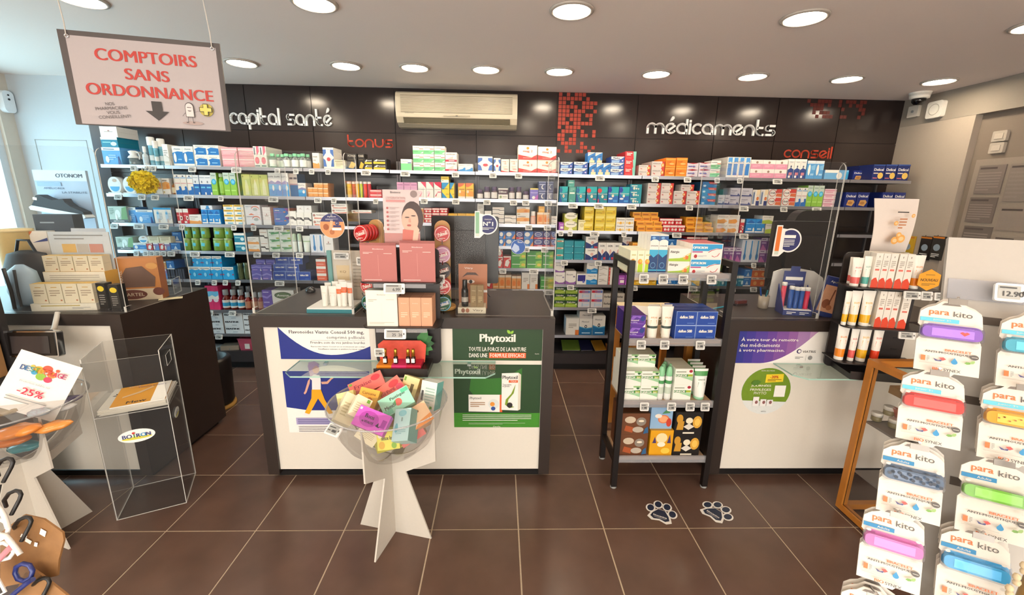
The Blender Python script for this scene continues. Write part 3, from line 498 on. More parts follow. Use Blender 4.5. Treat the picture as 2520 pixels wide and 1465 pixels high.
def utube(body,cap,band,capz=.1,bz=(.1,.3),txt=None,tc='8a8078',wave=True):
    """squeeze tube standing on its cap, flat crimp on top"""
    m=MB(); N=16; R=[]; K=12
    for k in range(K+1):
        t=k/K; z=capz+(1-capz)*t; rx=.36+.14*t; ry=.36*(1-t**1.5)+.012
        R.append([(rx*math.cos(2*math.pi*i/N),.4+ry*math.sin(2*math.pi*i/N),z) for i in range(N)])
    for k in range(K):
        zc=(R[k][0][2]+R[k+1][0][2])/2; c=band if band and bz[0]<=zc<=bz[1] else body
        for i in range(N):
            j=(i+1)%N; m.face([R[k][i],R[k][j],R[k+1][j],R[k+1][i]],c,True)
    m.face(R[K],body)
    c=MB().lathe([(.33,0),(.36,.01),(.36,capz),(.3,capz+.004)],cap,16,(0,.4,0))
    out=[('body',m),('cap',c)]
    if txt:
        l=MB(); yy=lambda z:.4-(.36*(1-((z-capz)/(1-capz))**1.5)+.012)-.02
        z0=.62; o=Vector((-.5,yy(z0-.1),0)); p=Pr(l,o,(1,0,0),(0,.12,1),.004)
        p.text(txt,.5,.66,.5,.05,mat(tc,.5,grain=0)); p.lines(.25,.42,.75,.58,4,mat(tc,.5,grain=0)); out.append(('print',l))
    return out
def ujar(body,lid,label):
    return [('body',MB().lathe([(.48,0),(.5,.03),(.5,.6),(.4,.68)],body,18,(0,.5,0))),('lid',MB().lathe([(.42,.66),(.44,.68),(.44,.97),(.4,1)],lid,18,(0,.5,0))),
            ('label_band',_band(label,.08,.56))]
def _band(c,z0,z1,r=.508):
    l=MB().lathe([(r,z0),(r,z1)],c,18,(0,.5,0)); k=[i for i,f in enumerate(l.f) if len(f)==4]; l.f=[l.f[i] for i in k]; l.fm=[l.fm[i] for i in k]; l.sm=[l.sm[i] for i in k]; return l
CLR=mat('c9d6d2',.08,grain=0,trans=.75)
CLG=mat('dfe7e4',.06,grain=0,trans=.9)
U('gbottle','clear bottle with mint cap','bottle',ubottle(CLR,mat('7cc79a',.4),mat('eef0ea',.5),None,.24,.62,.82))
U('mouth','glass mouthwash bottle with blue label','bottle',ubottle(mat('8c2f26',.1,grain=0,trans=.35),mat('cfd6da',.15,grain=0,trans=.5),mat('e8e2dc',.5),mat('2b9ac6',.5),.26,.55,.74))
U('redbottle','dark red syrup bottle','bottle',ubottle(mat('7d2018',.12,grain=0),mat('c9ced2',.15,grain=0,trans=.4),mat('b07a60',.5),None,.26,.55,.74))
U('amberb','amber serum bottle','bottle',ubottle(mat('b4682a',.12,grain=0,trans=.3),mat('4a4038',.4),mat('d9c3a0',.5),None,.2,.5,.7))
U('greenb','green solution bottle','bottle',ubottle(mat('6fa02c',.15,grain=0),mat('9fb09a',.4),mat('93c24a',.5),None,.3,.7,.86))
U('lotion','blue lotion bottle with white cap','bottle',ubottle(mat('7fb8cc',.25),mat('ece8e0',.4),mat('5f9fae',.4),mat('dfe8e8',.5),.42,.68,.72))
U('wspray','white spray bottle','bottle',ubottle(mat('d8dcdc',.3),mat('efece6',.4),mat('c0ccd2',.5),None,.22,.5,.72))
U('pump','white dispenser with bent nozzle','dispenser',[('body',MB().lathe([(.42,0),(.44,.03),(.42,.45),(.3,.5)],CLR,16,(0,.5,0))),('head',MB().lathe([(.5,.48),(.42,.6),(.26,.7),(.36,.84),(.4,.95),(.2,1)],mat('efece6',.35),16,(0,.5,0))),('nozzle',MB().tube([(.2,.4,.9),(.55,.35,.88),(.7,.3,.6),(.62,.3,.4)],.05,mat('efece6',.35)))])
U('aerosol','white aerosol can with green cap','bottle',[('body',MB().lathe([(.42,0),(.46,.02),(.46,.68),(.3,.74)],mat('eef0ea',.3),18,(0,.5,0))),('cap',MB().lathe([(.4,.72),(.42,.76),(.36,.92),(.2,.99),(.1,1)],mat('8fcf9f',.4),18,(0,.5,0))),('label_band',_band(mat('4f9a5c',.5),.5,.6,.467)),('print_band',_band(mat('c9d6c4',.5),.2,.4,.467))])
U('aerosol2','white spray can with pale green cap','bottle',[('body',MB().lathe([(.42,0),(.46,.02),(.46,.6),(.4,.66)],mat('e6ebe2',.3),18,(0,.5,0))),('cap',MB().lathe([(.43,.64),(.43,.9),(.34,.98),(.1,1)],mat('c3d8b8',.4),18,(0,.5,0))),('label_band',_band(mat('8a9a90',.5),.58,.62,.467))])
U('jarp','white-labelled jar with purple lid','jar',ujar(mat('4a3440',.3),mat('4f3f5e',.35),mat('e6e1dc',.5)))
U('jarpink','pink jar with white lid','jar',ujar(mat('e0a08a',.3),mat('efece6',.35),mat('e8bfae',.5)))
U('greentub','green chewing-gum tub','tub',[('body',MB().lathe([(.44,0),(.5,.05),(.5,.8),(.46,.86)],mat('7fa648',.3),18,(0,.5,0))),('lid',MB().lathe([(.48,.84),(.48,.98),(.44,1)],mat('a9c086',.4),18,(0,.5,0))),('badge',(lambda m:(Pr(m,(-.5,-.02,0),eps=.004).poly([(.32,.4),(.72,.36),(.78,.62),(.4,.66)],mat('5ccbe0',.5)),m)[1])(MB()))])
def utin(col,txt,rim,lab='c81e24',tc='f4ece0'):
    m=MB().lathe([(.5,0),(.5,1)],mat(col,.3),22); M=Matrix.Rotation(math.pi/2,4,'X'); m.xf(M)   # axis along y, faces -y..0
    for i,v in enumerate(m.v): m.v[i]=(v[0],v[1]+1,v[2]+.5)
    f=MB(); p=Pr(f,(-.5,0,0),eps=.01); p.ell(.5,.5,.46,.46,mat(rim,.35),22); p.ell(.5,.5,.42,.42,mat(col,.35),22)
    p.poly([(.14,.5),(.82,.74),(.88,.5),(.2,.28)],mat(tc,.4)); p.poly([(.17,.51),(.81,.715),(.855,.505),(.2,.305)],mat(lab,.4)); p.text('Pulmoll',.51,.51,.56,.2,mat(tc,.4),.02,rot=.29); p.lines(.3,.14,.68,.26,2,mat(tc,.4))
    return [('body',m),('lid_print',f)]
for k,c,r,l,n in (('tinr','c4161c','e8d8cc','c81e24','red'),('tiny','e8a416','f0d890','2a1c14','yellow'),('tinp','c48aa8','e8d0dc','b02458','mauve'),('tink','241a18','5a3a30','8c1a1c','black'),('tinw','c22a2c','f0e6e0','c02428','white-rimmed red'),('tinb','1f5a34','8fc0e6','2a6fae','green and blue')):
    U(k,n+' round sweet tin','tin',utin(c,'',r,l))
U('discbox','round white-and-blue plaster box','box',[('body',MB().lathe([(.5,0),(.5,1)],mat('e6e6e2',.4),24).xf(Matrix.Translation((0,1,.5))@Matrix.Rotation(math.pi/2,4,'X'))),('print',(lambda m:(Pr(m,(-.5,0,0),eps=.01).ell(.5,.42,.36,.3,mat('3f9fd0',.4),16,180,360),Pr(m,(-.5,0,0),eps=.02).poly([(.1,.5),(.85,.58),(.84,.66),(.1,.56)],mat('eef0ee',.4)),Pr(m,(-.5,0,0),eps=.02).ell(.55,.78,.16,.1,mat('c9a890',.4)),m)[-1])(MB())),('stand',MB().box((-.5,-.1,0),(.5,1,.08),mat('eceae4',.5)))])
U('pouch','green-tinted glass candle pouch','pouch',[('body',MB().lathe([(.4,0),(.46,.1),(.5,.5),(.42,.8),(.5,1)],mat('4f5c40',.12,grain=.4,scale=9),14,(0,.5,0)))])
SUNW=mat('f2ede2',.35,grain=.02)
for k,c,n in (('suno','ee8a1c','orange'),('suny','f0b81e','yellow'),('sunr','e0605a','coral'),('sunred','e2401c','red'),('sunt','4fa89c','teal')):
    U('t'+k,'white sun cream tube with %s foot'%n,'tube',utube(SUNW,SUNW,mat(c,.35),.1,(.1,.36),'sun',c))
U('kq','white cream tube with orange band','tube',utube(SUNW,SUNW,mat('e8692c',.35),.12,(.58,.76),'KQ','d8a07a'))
U('kqp','plain white cream tube','tube',utube(SUNW,SUNW,None,.12,(0,0),'KQ','d8b89a'))
U('gink_tube','white-and-green gel tube','tube',utube(mat('f0f2ea',.35),mat('9fd8b0',.35),mat('4f9a54',.35),.1,(.8,.93),'GINKOR','5a7a5c'))
U('amil','white cream tube with dark red label','tube',utube(mat('f4efe0',.35),mat('f4efe0',.35),mat('3f4f48',.4),.1,(.3,.42),'AMILAB','d8953a'))
U('gtube','white tube with pale green foot','tube',utube(mat('e8eee2',.35),mat('dfe8d4',.35),mat('b8d0a4',.35),.08,(.62,.72),'gel','8aa090'))
for k,c in (('fizy','e8b83a'),('fizr','b8323c'),('fizg','b8c84a'),('fizo','d8483a')):
    U(k,{'e8b83a':'yellow','b8323c':'crimson','b8c84a':'lime','d8483a':'coral'}[c]+' vitamin tablet tube','tablet tube',[('body',MB().lathe([(.5,0),(.5,.86)],mat(c,.3),14,(0,.5,0))),('cap',MB().lathe([(.52,.86),(.52,.98),(.46,1)],mat('ece4d8',.4),14,(0,.5,0)))])

def get(k):
    d=DES[k]
    if d['me'] is None:
        d['me']=[('',unit_box(*d['args']))] if d['parts'] is None else [(n,m.mesh(n)) for n,m in d['parts']]
    return d
PL=[]      # placed goods: (obj, desc, x, y, z, where)
TOPS=[]    # (x0,x1,y0,y1,z) of everything goods can stand on
def put(k,x0,x1,z0,z1,y0,dep,where,rz=0,group=None):
    d=get(k); w=x1-x0; loc=((x0+x1)/2,y0,z0)
    if d['parts'] is None:
        o=inst(d['me'][0][1],d['nm'],None,loc,(0,0,rz),(w,dep,z1-z0))
    else:
        o=bpy.data.objects.new(d['nm'],None); COL.objects.link(o); o.empty_display_size=.03; o.location=loc; o.rotation_euler=(0,0,rz); o.scale=(w,w if dep is None else dep,z1-z0)
        for n,me in d['me']: inst(me,n,o)
    tag(o,d['desc'],d['cat'],group or where); PL.append((o,d['desc'],loc[0],y0,z0,where)); TOPS.append((x0,x1,y0,y0+(dep or w),z1)); return o
ZN={'P':(0,0,1),'A':(230,300,350/2520),'B':(230,480,350/2331),'C':(560,330,340/2490),'D':(560,500,340/2264),'E':(340,640,320/1803),'F':(840,340,340/2264),'G':(1100,340,300/2198),'H':(1100,500,300/1831),'I':(1350,350,350/2520),'J':(1650,370,460/2520),'K':(1350,500,350/2331),'L':(1650,500,460/2520),'M':(1340,660,220/1343),'N':(600,680,500/2289),'Q':(1960,180,340/1311)}
LN=['top shelf','second shelf','third shelf','fourth shelf','fifth shelf','sixth shelf','seventh shelf','base cabinet']
def zpx(zn,u,v): a,b,s=ZN[zn]; return a+u*s,b+v*s
def bay_of(x): 
    for b in range(9):
        if x<BX[b+1]: return b
    return 8
def row(zn,lv,k,u0,u1,vt,cols=1,rows=1,on=None,yb=0.,dep=.14,back=0,rnd=True):
    """goods on a wall shelf: u0..u1 outer edges, vt top edge, on = edge they stand on when not the shelf"""
    yf=YS+.008+yb
    pa=zpx(zn,u0,vt); pb=zpx(zn,u1,vt); A=atY(*pa,yf); B=atY(*pb,yf); x0,x1=A.x,B.x; zt=(A.z+B.z)/2
    b=bay_of((x0+x1)/2); zs=LVS[b][lv] if lv<7 else .18
    if on is not None:
        zo=atY((pa[0]+pb[0])/2,zpx(zn,0,on)[1],yf).z
        c=[t[4] for t in TOPS if t[0]<(x0+x1)/2<t[1] and t[2]-.05<yf+.03<t[3] and abs(t[4]-zo)<.05]
        zs=min(c,key=lambda q:abs(q-zo)) if c else zo
    ups=[q for q in LVS[b] if q>LVS[b][min(lv,6)]+.01] if lv<7 else LVS[b]
    if ups: zt=min(zt,min(ups)-.0275)
    w=(x1-x0)/cols; h=(zt-zs)/rows; where='%s %s'%(LN[lv],BAYN[b])
    solid=DES[k]['parts'] is None
    for bk in range(back+1):
        for i in range(cols):
            dx=random.uniform(-.0015,.0015)
            for r in range(rows):
                j=random.uniform(-.004,.004) if rnd else 0; g=.0012
                d=dep if solid else min(w*.96,.3)
                put(k,x0+i*w+g+dx,x0+(i+1)*w-g+dx,zs+r*h+.0002,zs+(r+1)*h,yf+bk*(d+.003)+max(0,j),d,where,0 if not rnd else random.uniform(-.008,.008))
# ================================================================ goods on the wall shelves (zone, level, kind, left, right, top, columns, rows)
R=row
# top shelf
R('A',0,'skyblue',130,455,452,dep=.22); R('A',0,'tealpack',112,410,270,on=452,dep=.22); R('A',0,'plainwhite',95,400,80,on=270,dep=.22)
R('A',0,'pump',520,720,500); R('A',0,'pump',735,825,525,yb=.1); R('A',0,'wspray',810,905,430); R('A',0,'lotion',900,1010,260,yb=.02); R('A',0,'lotion',1015,1085,332); R('A',0,'lotion',1085,1195,292,yb=.03)
R('A',0,'whitelite',1200,1300,395); R('A',0,'bluewhite',1372,1750,432,2,dep=.2); R('A',0,'bw2',1755,2205,412,2,2,dep=.18)
R('P',0,'pink',543,582,362.5,1,2,dep=.2); R('P',0,'pink',584,622,363.5,1,2,dep=.2); R('C',0,'pinktall',448,686,222,2,dep=.28)
for u in (775,1022,1178,1328): R('C',0,'gbottle',u-62,u+62,348)
for u in (880,960,1110,1262,1420): R('C',0,'gbottle',u-50,u+50,362,yb=.1)
R('C',0,'whiteorange',1515,1640,340,dep=.16); R('C',0,'bigblue',1705,1900,242,dep=.2); R('C',0,'cream3',1912,2115,470,dep=.12)
R('F',0,'blackbag',82,245,252,dep=.1); R('F',0,'blackbag',262,372,255,dep=.1,yb=.02); R('F',0,'blackyellow',375,510,342,1,2); R('F',0,'blackyellow',516,738,337,1,2)
R('F',0,'greenw2',972,1152,345); R('F',0,'greenw',1168,1695,130,3,3,dep=.12); R('F',0,'aspegic',1698,1890,235,1,2,dep=.18); R('F',0,'smallblue',1912,2158,424,2)
R('G',0,'bigblue',555,820,330); R('G',0,'bigblue',845,970,362); R('G',0,'mag2s',976,1122,382); R('G',0,'mag2s',1136,1282,380)
R('G',0,'mag2',1290,1628,392,dep=.2); R('G',0,'mag2',1634,1976,394,dep=.2); R('G',0,'mag2',1290,1636,130,on=392,dep=.2); R('G',0,'mag2',1640,1976,158,on=394,dep=.2)
R('I',0,'maaw',216,436,352,1,2); R('I',0,'maaw',450,703,350,1,2); R('I',0,'maat',722,1108,370,3); R('I',0,'maat',700,964,182,2,on=370); R('I',0,'maaw',1112,1352,255,1,3,dep=.2); R('I',0,'redteal',1364,1562,165,1,3,dep=.3)
R('I',0,'upsa',1605,1815,408,1,2); R('I',0,'upsa',1838,2068,342,1,2,dep=.3); R('I',0,'orange',2080,2262,278,1,2,dep=.3); R('I',0,'orange',2272,2468,276,1,2)
R('J',0,'bowtie',230,385,172,1,2); R('J',0,'bowtie',388,548,168,1,2); R('J',0,'greenw',552,686,140,1,2); R('J',0,'bluepen',775,1092,92,4,dep=.3); R('J',0,'pinkbox',1094,1592,132,3,2); R('J',0,'navywhite',1605,1850,120,3,dep=.2)
R('J',0,'ltblue',1855,2085,142,2); R('J',0,'flatblue',2090,2415,266)
R('Q',0,'delical',738,850,868,dep=.16,back=1); R('Q',0,'delical',856,966,868,dep=.16,back=1); R('Q',0,'delical',970,1090,868); R('Q',0,'delicalb',545,645,925,yb=.12)
# second shelf
R('A',1,'discbox',225,462,972,dep=.09); R('A',1,'discbox',490,722,972,dep=.09); R('A',1,'peach',1045,1188,994); R('A',1,'peach',1192,1328,1000); R('A',1,'amberb',1338,1428,1000)
R('A',1,'wave',1420,1738,936,3,dep=.18); R('A',1,'seawhite',1745,2072,944,3,dep=.18); R('A',1,'green',2060,2164,902,dep=.2); R('A',1,'greenb',2172,2276,915); R('A',1,'green',2282,2505,902,2,dep=.2)
R('C',1,'olive',238,708,730,3,dep=.18); R('C',1,'eco',712,1078,700,3,dep=.2); R('C',1,'darkblue2',1092,1250,710,2,dep=.16,yb=.02); R('C',1,'eco',1256,1398,882); 
R('C',1,'ltorange',1436,1622,962,2,2); R('C',1,'ltorange',1626,1806,972,2,2); R('C',1,'ltorange',1545,1806,884,3,on=967)
R('F',1,'fizy',75,152,712); R('F',1,'fizr',158,220,714); R('F',1,'fizy',222,284,710); R('F',1,'fizg',290,340,712); R('F',1,'fizo',348,415,714); R('F',1,'fizr',418,478,714)
R('F',1,'redbox',460,655,845,1,2); R('F',1,'mauve',905,1240,725,3,2); R('F',1,'rosewhite',1248,1382,718); R('F',1,'rosewhite',1386,1508,720); R('F',1,'rosered',1512,1636,722); R('F',1,'bluyel',1642,1768,730); R('F',1,'yelbox',1634,1764,630,on=730); R('F',1,'bluyel',1772,1848,732)
R('F',1,'orangeyel',1912,2032,738); R('F',1,'orangeyel',2036,2168,738)
for a,b,t in ((540,652,1000),(664,782,948),(794,912,948)): R('G',1,'jarp',a,b,t-70)
R('G',1,'zhoat',924,1104,906); R('G',1,'jarp',1114,1226,890); R('G',1,'jarp',1250,1352,880); R('G',1,'jarp',1370,1480,960); R('G',1,'purpyel',1494,1646,905); R('G',1,'navymoon',1652,1790,785,1,2); R('G',1,'navymoon',1798,1922,785,1,2)
R('I',1,'gav',200,350,785); R('I',1,'tealgreen',360,490,790); R('I',1,'tealgreen',345,462,672,on=790); R('I',1,'gav',494,665,790); R('I',1,'gavr',680,866,790); R('I',1,'gavr',876,1056,792); R('I',1,'gavb',1066,1254,792); R('I',1,'gavb',1262,1446,794)
R('I',1,'tealwide',1450,1660,748,1,3); R('I',1,'dolired',1768,2000,727,1,3,dep=.22); R('I',1,'dolired',2006,2226,727,1,3,dep=.22)
R('J',1,'dolired',52,222,550,1,2); R('J',1,'dolired',226,408,548,1,2); R('J',1,'dolired',148,322,462,on=550); R('J',1,'blured',438,634,425,1,4,dep=.3)
R('J',1,'greynavy',652,738,602); R('J',1,'greynavy',742,816,602); R('J',1,'greynavy',818,952,508,1,2); R('J',1,'greynavy',968,1112,512,1,2); R('J',1,'rhino',1120,1220,532); R('J',1,'rhino',1224,1322,532); R('J',1,'drill',1336,1516,525,1,2); R('J',1,'drill',1526,1704,525,1,2)
R('J',1,'wave',1714,1860,506,2); R('J',1,'green',1866,2086,476,3); R('J',1,'pinkstripe',2088,2248,522,1,4)
R('Q',1,'delicalb',470,580,1132,back=1); R('Q',1,'delicalb',586,698,1132); R('Q',1,'delicalb',820,930,1132,back=1); R('Q',1,'delicalb',934,1042,1134)
# third shelf
R('B',2,'leaf',220,525,188); R('B',2,'skyblue',532,676,202,yb=.02); R('B',2,'skyblue',684,960,242); R('B',2,'bracebox',966,1262,210,2); R('B',2,'spine',1272,1330,200); R('B',2,'redwhite',1342,1448,226); R('B',2,'redwhite',1452,1542,226); R('B',2,'whiteorange',1556,1756,322); R('B',2,'spine',1552,1738,226,yb=.16,dep=.08)
R('B',2,'blue3',1758,2062,242,3); R('B',2,'ltslim',1748,1940,172,on=242); R('D',2,'yellowlid',-84,88,28,1,4); R('D',2,'yellowlid',92,250,28,1,4)
R('D',2,'arc',272,526,30,1,2); R('D',2,'plainwhite',560,694,66); R('D',2,'bluepurple',746,990,82,1,2,dep=.2); R('D',2,'whiteblack',992,1118,132); R('D',2,'whiteblack',1124,1370,156,2); R('D',2,'plainwhite',1124,1370,42,2,on=156); R('D',2,'whitered',1380,1640,156,1,2)
R('D',2,'whitered',1690,1960,12,1,2,on=172); R('F',2,'whitered',165,492,1182,on=1230)
R('F',2,'orangebox',1290,1346,1148,1,3); R('F',2,'redthin',1352,1480,1148,1,3); R('F',2,'redthin',1482,1606,1148,1,3); R('F',2,'redthin',1612,1742,1148,1,3); R('F',2,'yelthin',1752,1902,1236); R('F',2,'yelthin',1906,2040,1236); R('F',2,'yelthin',2042,2190,1238)
R('H',2,'whitelite',456,558,10,1,2,yb=.05); R('H',2,'whitelite',562,668,118); R('H',2,'tanwhite',682,862,62,1,4); R('H',2,'tanwhite',866,1042,186,1,2); R('H',2,'peach',1050,1246,56,1,2); R('H',2,'jarpink',1256,1340,125); R('H',2,'orangebox',1352,1540,142,2); R('H',2,'amber',1376,1468,50,on=142); R('H',2,'tanwhite',1572,1652,198,1,2)
R('K',2,'purple',172,256,318); R('K',2,'ovalolive',262,480,176,1,2); R('K',2,'creamtall',490,608,278); R('K',2,'yellow',596,754,62,1,3,dep=.22); R('K',2,'yellow',772,942,62,1,3); R('K',2,'yellow',946,1116,62,1,3); R('K',2,'ovals',1116,1412,242,2,2)
R('K',2,'orangeflat',1456,1872,375,3,dep=.1); R('K',2,'orangeflat',1442,1860,302,3,on=375,dep=.1); R('K',2,'orangeflat',1402,1814,224,3,on=302,dep=.1,yb=.02); R('K',2,'orangeflat',1386,1800,148,3,on=224,dep=.1,yb=.02)
R('K',2,'redthin',1876,2242,360,3); R('K',2,'redthin',1826,2190,254,3,on=360,yb=.01)
R('L',2,'orangeflat',215,578,326,3); R('L',2,'orangeflat',215,560,258,3,on=326); R('L',2,'orangeflat',215,440,190,2,on=258); R('L',2,'orangearrow',640,945,160,2,2); R('L',2,'redwhite',950,1006,216); R('L',2,'blue3',1030,1286,216,2); R('L',2,'greensmall',1290,1432,280); R('L',2,'greensmall',1248,1396,172,on=280)
# fourth shelf
R('B',3,'leaf',352,636,690,yb=.02); R('B',3,'bluewhite',642,856,790); R('B',3,'redbell',864,960,786); R('B',3,'purpbox',964,1060,786); R('B',3,'redbell',1064,1150,786); R('B',3,'purpbox',1154,1250,786); R('B',3,'bluehill',1254,1410,790); R('B',3,'cream3',882,1062,682,on=786); R('B',3,'cream3',1072,1256,682,on=786,dep=.1); R('B',3,'discbox',722,878,672,on=788,dep=.07)
R('B',3,'bluehill',1280,1430,610,on=786,yb=.06)
for a,b in ((1438,1556),(1562,1690),(1700,1850),(1905,2098),(2104,2234)):
    R('B',3,'greentub',a,b,712); R('B',3,'greentub',a+6,b-6,520,on=712)
R('D',3,'tealpack',92,272,492,1,2); R('D',3,'whiteorange',318,508,556,1,2); R('D',3,'tanwhite',512,642,432,1,2); R('D',3,'greenstrip',648,832,432,1,3); R('D',3,'greenstrip',836,1022,432,1,3); R('D',3,'aerosol2',1030,1110,500); R('D',3,'aerosol2',1114,1192,500); R('D',3,'gtube',1196,1332,540); R('D',3,'ltslim',1342,1560,512,2); R('D',3,'plainwhite',1568,1722,532)
for a,b,k in ((612,770,'redblue'),(782,878,'redblue2'),(882,1030,'redblue2'),(1036,1150,'redblue'),(1156,1300,'redblue2'),(1306,1450,'redblue'),(1456,1560,'redblue'),(1564,1645,'redblue')): R('H',3,k,a,b,426,1,2)
R('K',3,'tealhat',136,256,582,1,3); R('K',3,'teal',260,420,612,1,3); R('K',3,'teal',424,596,620,1,3); R('K',3,'navyv',614,816,552,1,2,dep=.2); R('K',3,'navyv',820,1210,652,3,dep=.25); R('K',3,'navyv',1216,1372,556,1,2,yb=.12); R('K',3,'orangeflat',1380,1520,652,1,3)
R('K',3,'bluehill',1952,2112,592,1,3); R('K',3,'bluehill',2120,2266,592,1,3)
R('L',3,'redthin',225,508,458,3,4); R('L',3,'purpfair',720,970,602,3); R('L',3,'ltslim',976,1228,492,3,dep=.2); R('L',3,'purpfair',1232,1322,472,1,2); R('L',3,'purpfair',1328,1404,472,1,2)
# fifth shelf
R('B',4,'forlax',795,1060,962,yb=.2); R('B',4,'purpbox',852,1030,1218); R('B',4,'peach',1034,1090,1218); R('B',4,'purpbox',1094,1200,1218); R('B',4,'purpbox',850,1020,1096,on=1218); R('B',4,'orangebox',1024,1180,1090,on=1218,yb=.02); R('B',4,'bluehill',1184,1310,1082,on=1218)
for k in range(7): R('B',4,'spine',1206+k*40,1244+k*40,1212,dep=.1)
R('B',4,'nico',1550,2092,1178,3,dep=.2); R('B',4,'nico',1606,2086,1002,3,on=1178,dep=.2); R('B',4,'nico',2098,2290,1182,dep=.16)
R('D',4,'pouch',118,215,990); R('D',4,'pouch',222,330,982); R('D',4,'violet',384,720,1110,2); R('D',4,'violet',380,716,1015,2,on=1110); R('D',4,'violet',460,770,925,2,on=1015,yb=.05)
R('D',4,'daflon',738,1352,1126,3); R('D',4,'daflon',748,1166,1005,2,on=1126); R('D',4,'daflon',778,1222,885,2,on=1005,yb=.02); R('D',4,'redwhite3',1440,1600,920,1,3)
R('H',4,'redbell',600,742,800,2); R('H',4,'redbell',750,840,808); R('H',4,'redbell',750,840,682,on=808); R('H',4,'redbell',846,962,800); R('H',4,'greencaps',970,1192,722,1,2); R('H',4,'greencaps',1200,1432,720,1,2); R('H',4,'greencaps',1438,1604,720,1,2)
R('K',4,'purpwhite',110,274,1136); R('K',4,'purpwhite',112,264,980,on=1136); R('K',4,'purpwhite',280,455,1116); R('K',4,'navysq',466,626,1160); R('K',4,'whiteblue',634,816,980,1,2); R('K',4,'sketch',824,986,1036,1,3); R('K',4,'redside',990,1076,1060,1,3); R('K',4,'purple',1142,1256,1186); R('K',4,'purple',1260,1370,1186)
R('K',4,'yelthree',1380,1776,1176,3); R('K',4,'bluehill',1782,2222,1190,3)
R('L',4,'yelbox',184,290,985); R('L',4,'bluyel',294,405,985); R('L',4,'tealpack',484,742,1000,3); R('L',4,'tealpack',748,1000,980,3); R('L',4,'bluehill',1004,1108,892,1,2); R('L',4,'ogrid',1112,1302,880,2,2)
# sixth shelf
R('E',5,'pinkhyg',915,1100,362,2,dep=.2)
for a,b in ((1116,1224),(1228,1330),(1336,1434)): R('E',5,'mouth',a,b,418)
for a,b in ((1250,1340),(1350,1440),(1455,1540)): R('E',5,'mouth',a,b,370,yb=.12)
for a,b in ((1442,1530),(1534,1622),(1626,1710)): R('E',5,'redbottle',a,b,455)
R('N',5,'purp2',198,308,158,1,2); R('N',5,'ovaltag',312,560,160,1,2)
R('H',5,'redbell',566,686,1036); R('H',5,'orangebox',690,968,1080,3); R('H',5,'orangebox',974,1118,1098,2); R('H',5,'whtorg',1122,1366,1046,2); R('H',5,'greencaps',1402,1604,1108,1,2)
R('M',5,'duphalac',156,316,268,1,3); R('M',5,'duphalac',322,506,264,1,3); R('M',5,'redbluebar',512,696,330,1,2,dep=.2); R('M',5,'redbluebar',702,882,326,1,2,dep=.2); R('M',5,'forlax',888,1040,382,1,2); R('M',5,'forlax',1086,1208,382,1,2)
# seventh shelf and base
R('E',6,'biafine',975,1155,705,1,3); R('E',6,'biafine',1168,1432,705,1,3); R('E',6,'biafine',1440,1680,705,1,4); 
R('M',6,'whtorg',326,526,756); R('M',6,'movicol',530,726,762); R('M',6,'magn',530,728,650,on=762); R('M',6,'movicol',732,922,722)
# labels: every good gets its own place on its shelf
from collections import defaultdict
ORD=['first','second','third','fourth','fifth','sixth','seventh','eighth','ninth','tenth','eleventh','twelfth','thirteenth','fourteenth','fifteenth','sixteenth']
def relabel(lst):
    G=defaultdict(list)
    for q in lst: G[(q[1],q[5])].append(q)
    for (desc,where),Q in G.items():
        cols=[]
        for q in sorted(Q,key=lambda q:q[2]):
            if cols and abs(cols[-1][0][2]-q[2])<.018: cols[-1].append(q)
            else: cols.append([q])
        for ci,C in enumerate(cols):
            n=len(C); zs=[]
            for q in sorted(C,key=lambda q:q[4]):
                if not zs or q[4]-zs[-1]>.02: zs.append(q[4])
            for q in C:
                w=[]; zi=min(range(len(zs)),key=lambda k:abs(zs[k]-q[4]))
                if len(zs)>1: w.append('bottom' if zi==0 else 'top' if zi==len(zs)-1 else 'middle' if len(zs)==3 else '%s layer'%ORD[zi])
                same=sorted([c for c in C if abs(c[4]-zs[zi])<.02],key=lambda c:c[3])
                if len(same)>1: w.append(('front','second deep','third deep','fourth deep','fifth deep')[min(4,same.index(q))])
                pos=' '.join(w)
                if len(cols)>1: pos=(pos+' of ' if pos else '')+('%s stack from left' if n>1 else '%s from left')%ORD[min(ci,15)]
                L=', '.join(x for x in (desc,pos,where) if x)
                if len(L.split())>16: L=L.replace(' from left','').replace('-and-','-')
                if len(L.split())>16: L=L.replace(' with ',' ').replace(' shelf below ',' shelf, ').replace('shelf of black rack','rack shelf')
                if len(L.split())>16: L=L.replace(' box','').replace(' stack','')
                q[0]['label']=L
# ---------------------------------------------------------------- electronic price tags on the shelf edges
def tag_mesh(w,h):
    m=MB(); m.rbox((-w/2,-.007,-h/2),(w/2,.0,h/2),min(w,h)*.12,mat('e9e6e0',.4,grain=0),'y',3); return m.mesh('housing')
def tag_face(w,h,txt=None):
    m=MB(); p=Pr(m,(-w/2,-.0072,-h/2),eps=.0006); p.rect(w*.1,h*.14,w*.84,h*.88,mat('a9a8a2',.45,grain=0))
    d=mat('4a4a4a',.5,grain=0)
    if txt: p.text(txt,w*.6,h*.42,None,h*.28,d,.02); p.rect(w*.14,h*.72,w*.7,h*.8,d)
    else: p.rect(w*.16,h*.66,w*.62,h*.74,d); p.rect(w*.45,h*.3,w*.75,h*.5,d); p.rect(w*.16,h*.36,w*.34,h*.44,d)
    p.rect(w*.88,h*.42,w*.93,h*.6,mat('2c2a2a',.4,grain=0)); return m.mesh('screen')
TG={}
TAGS=[]
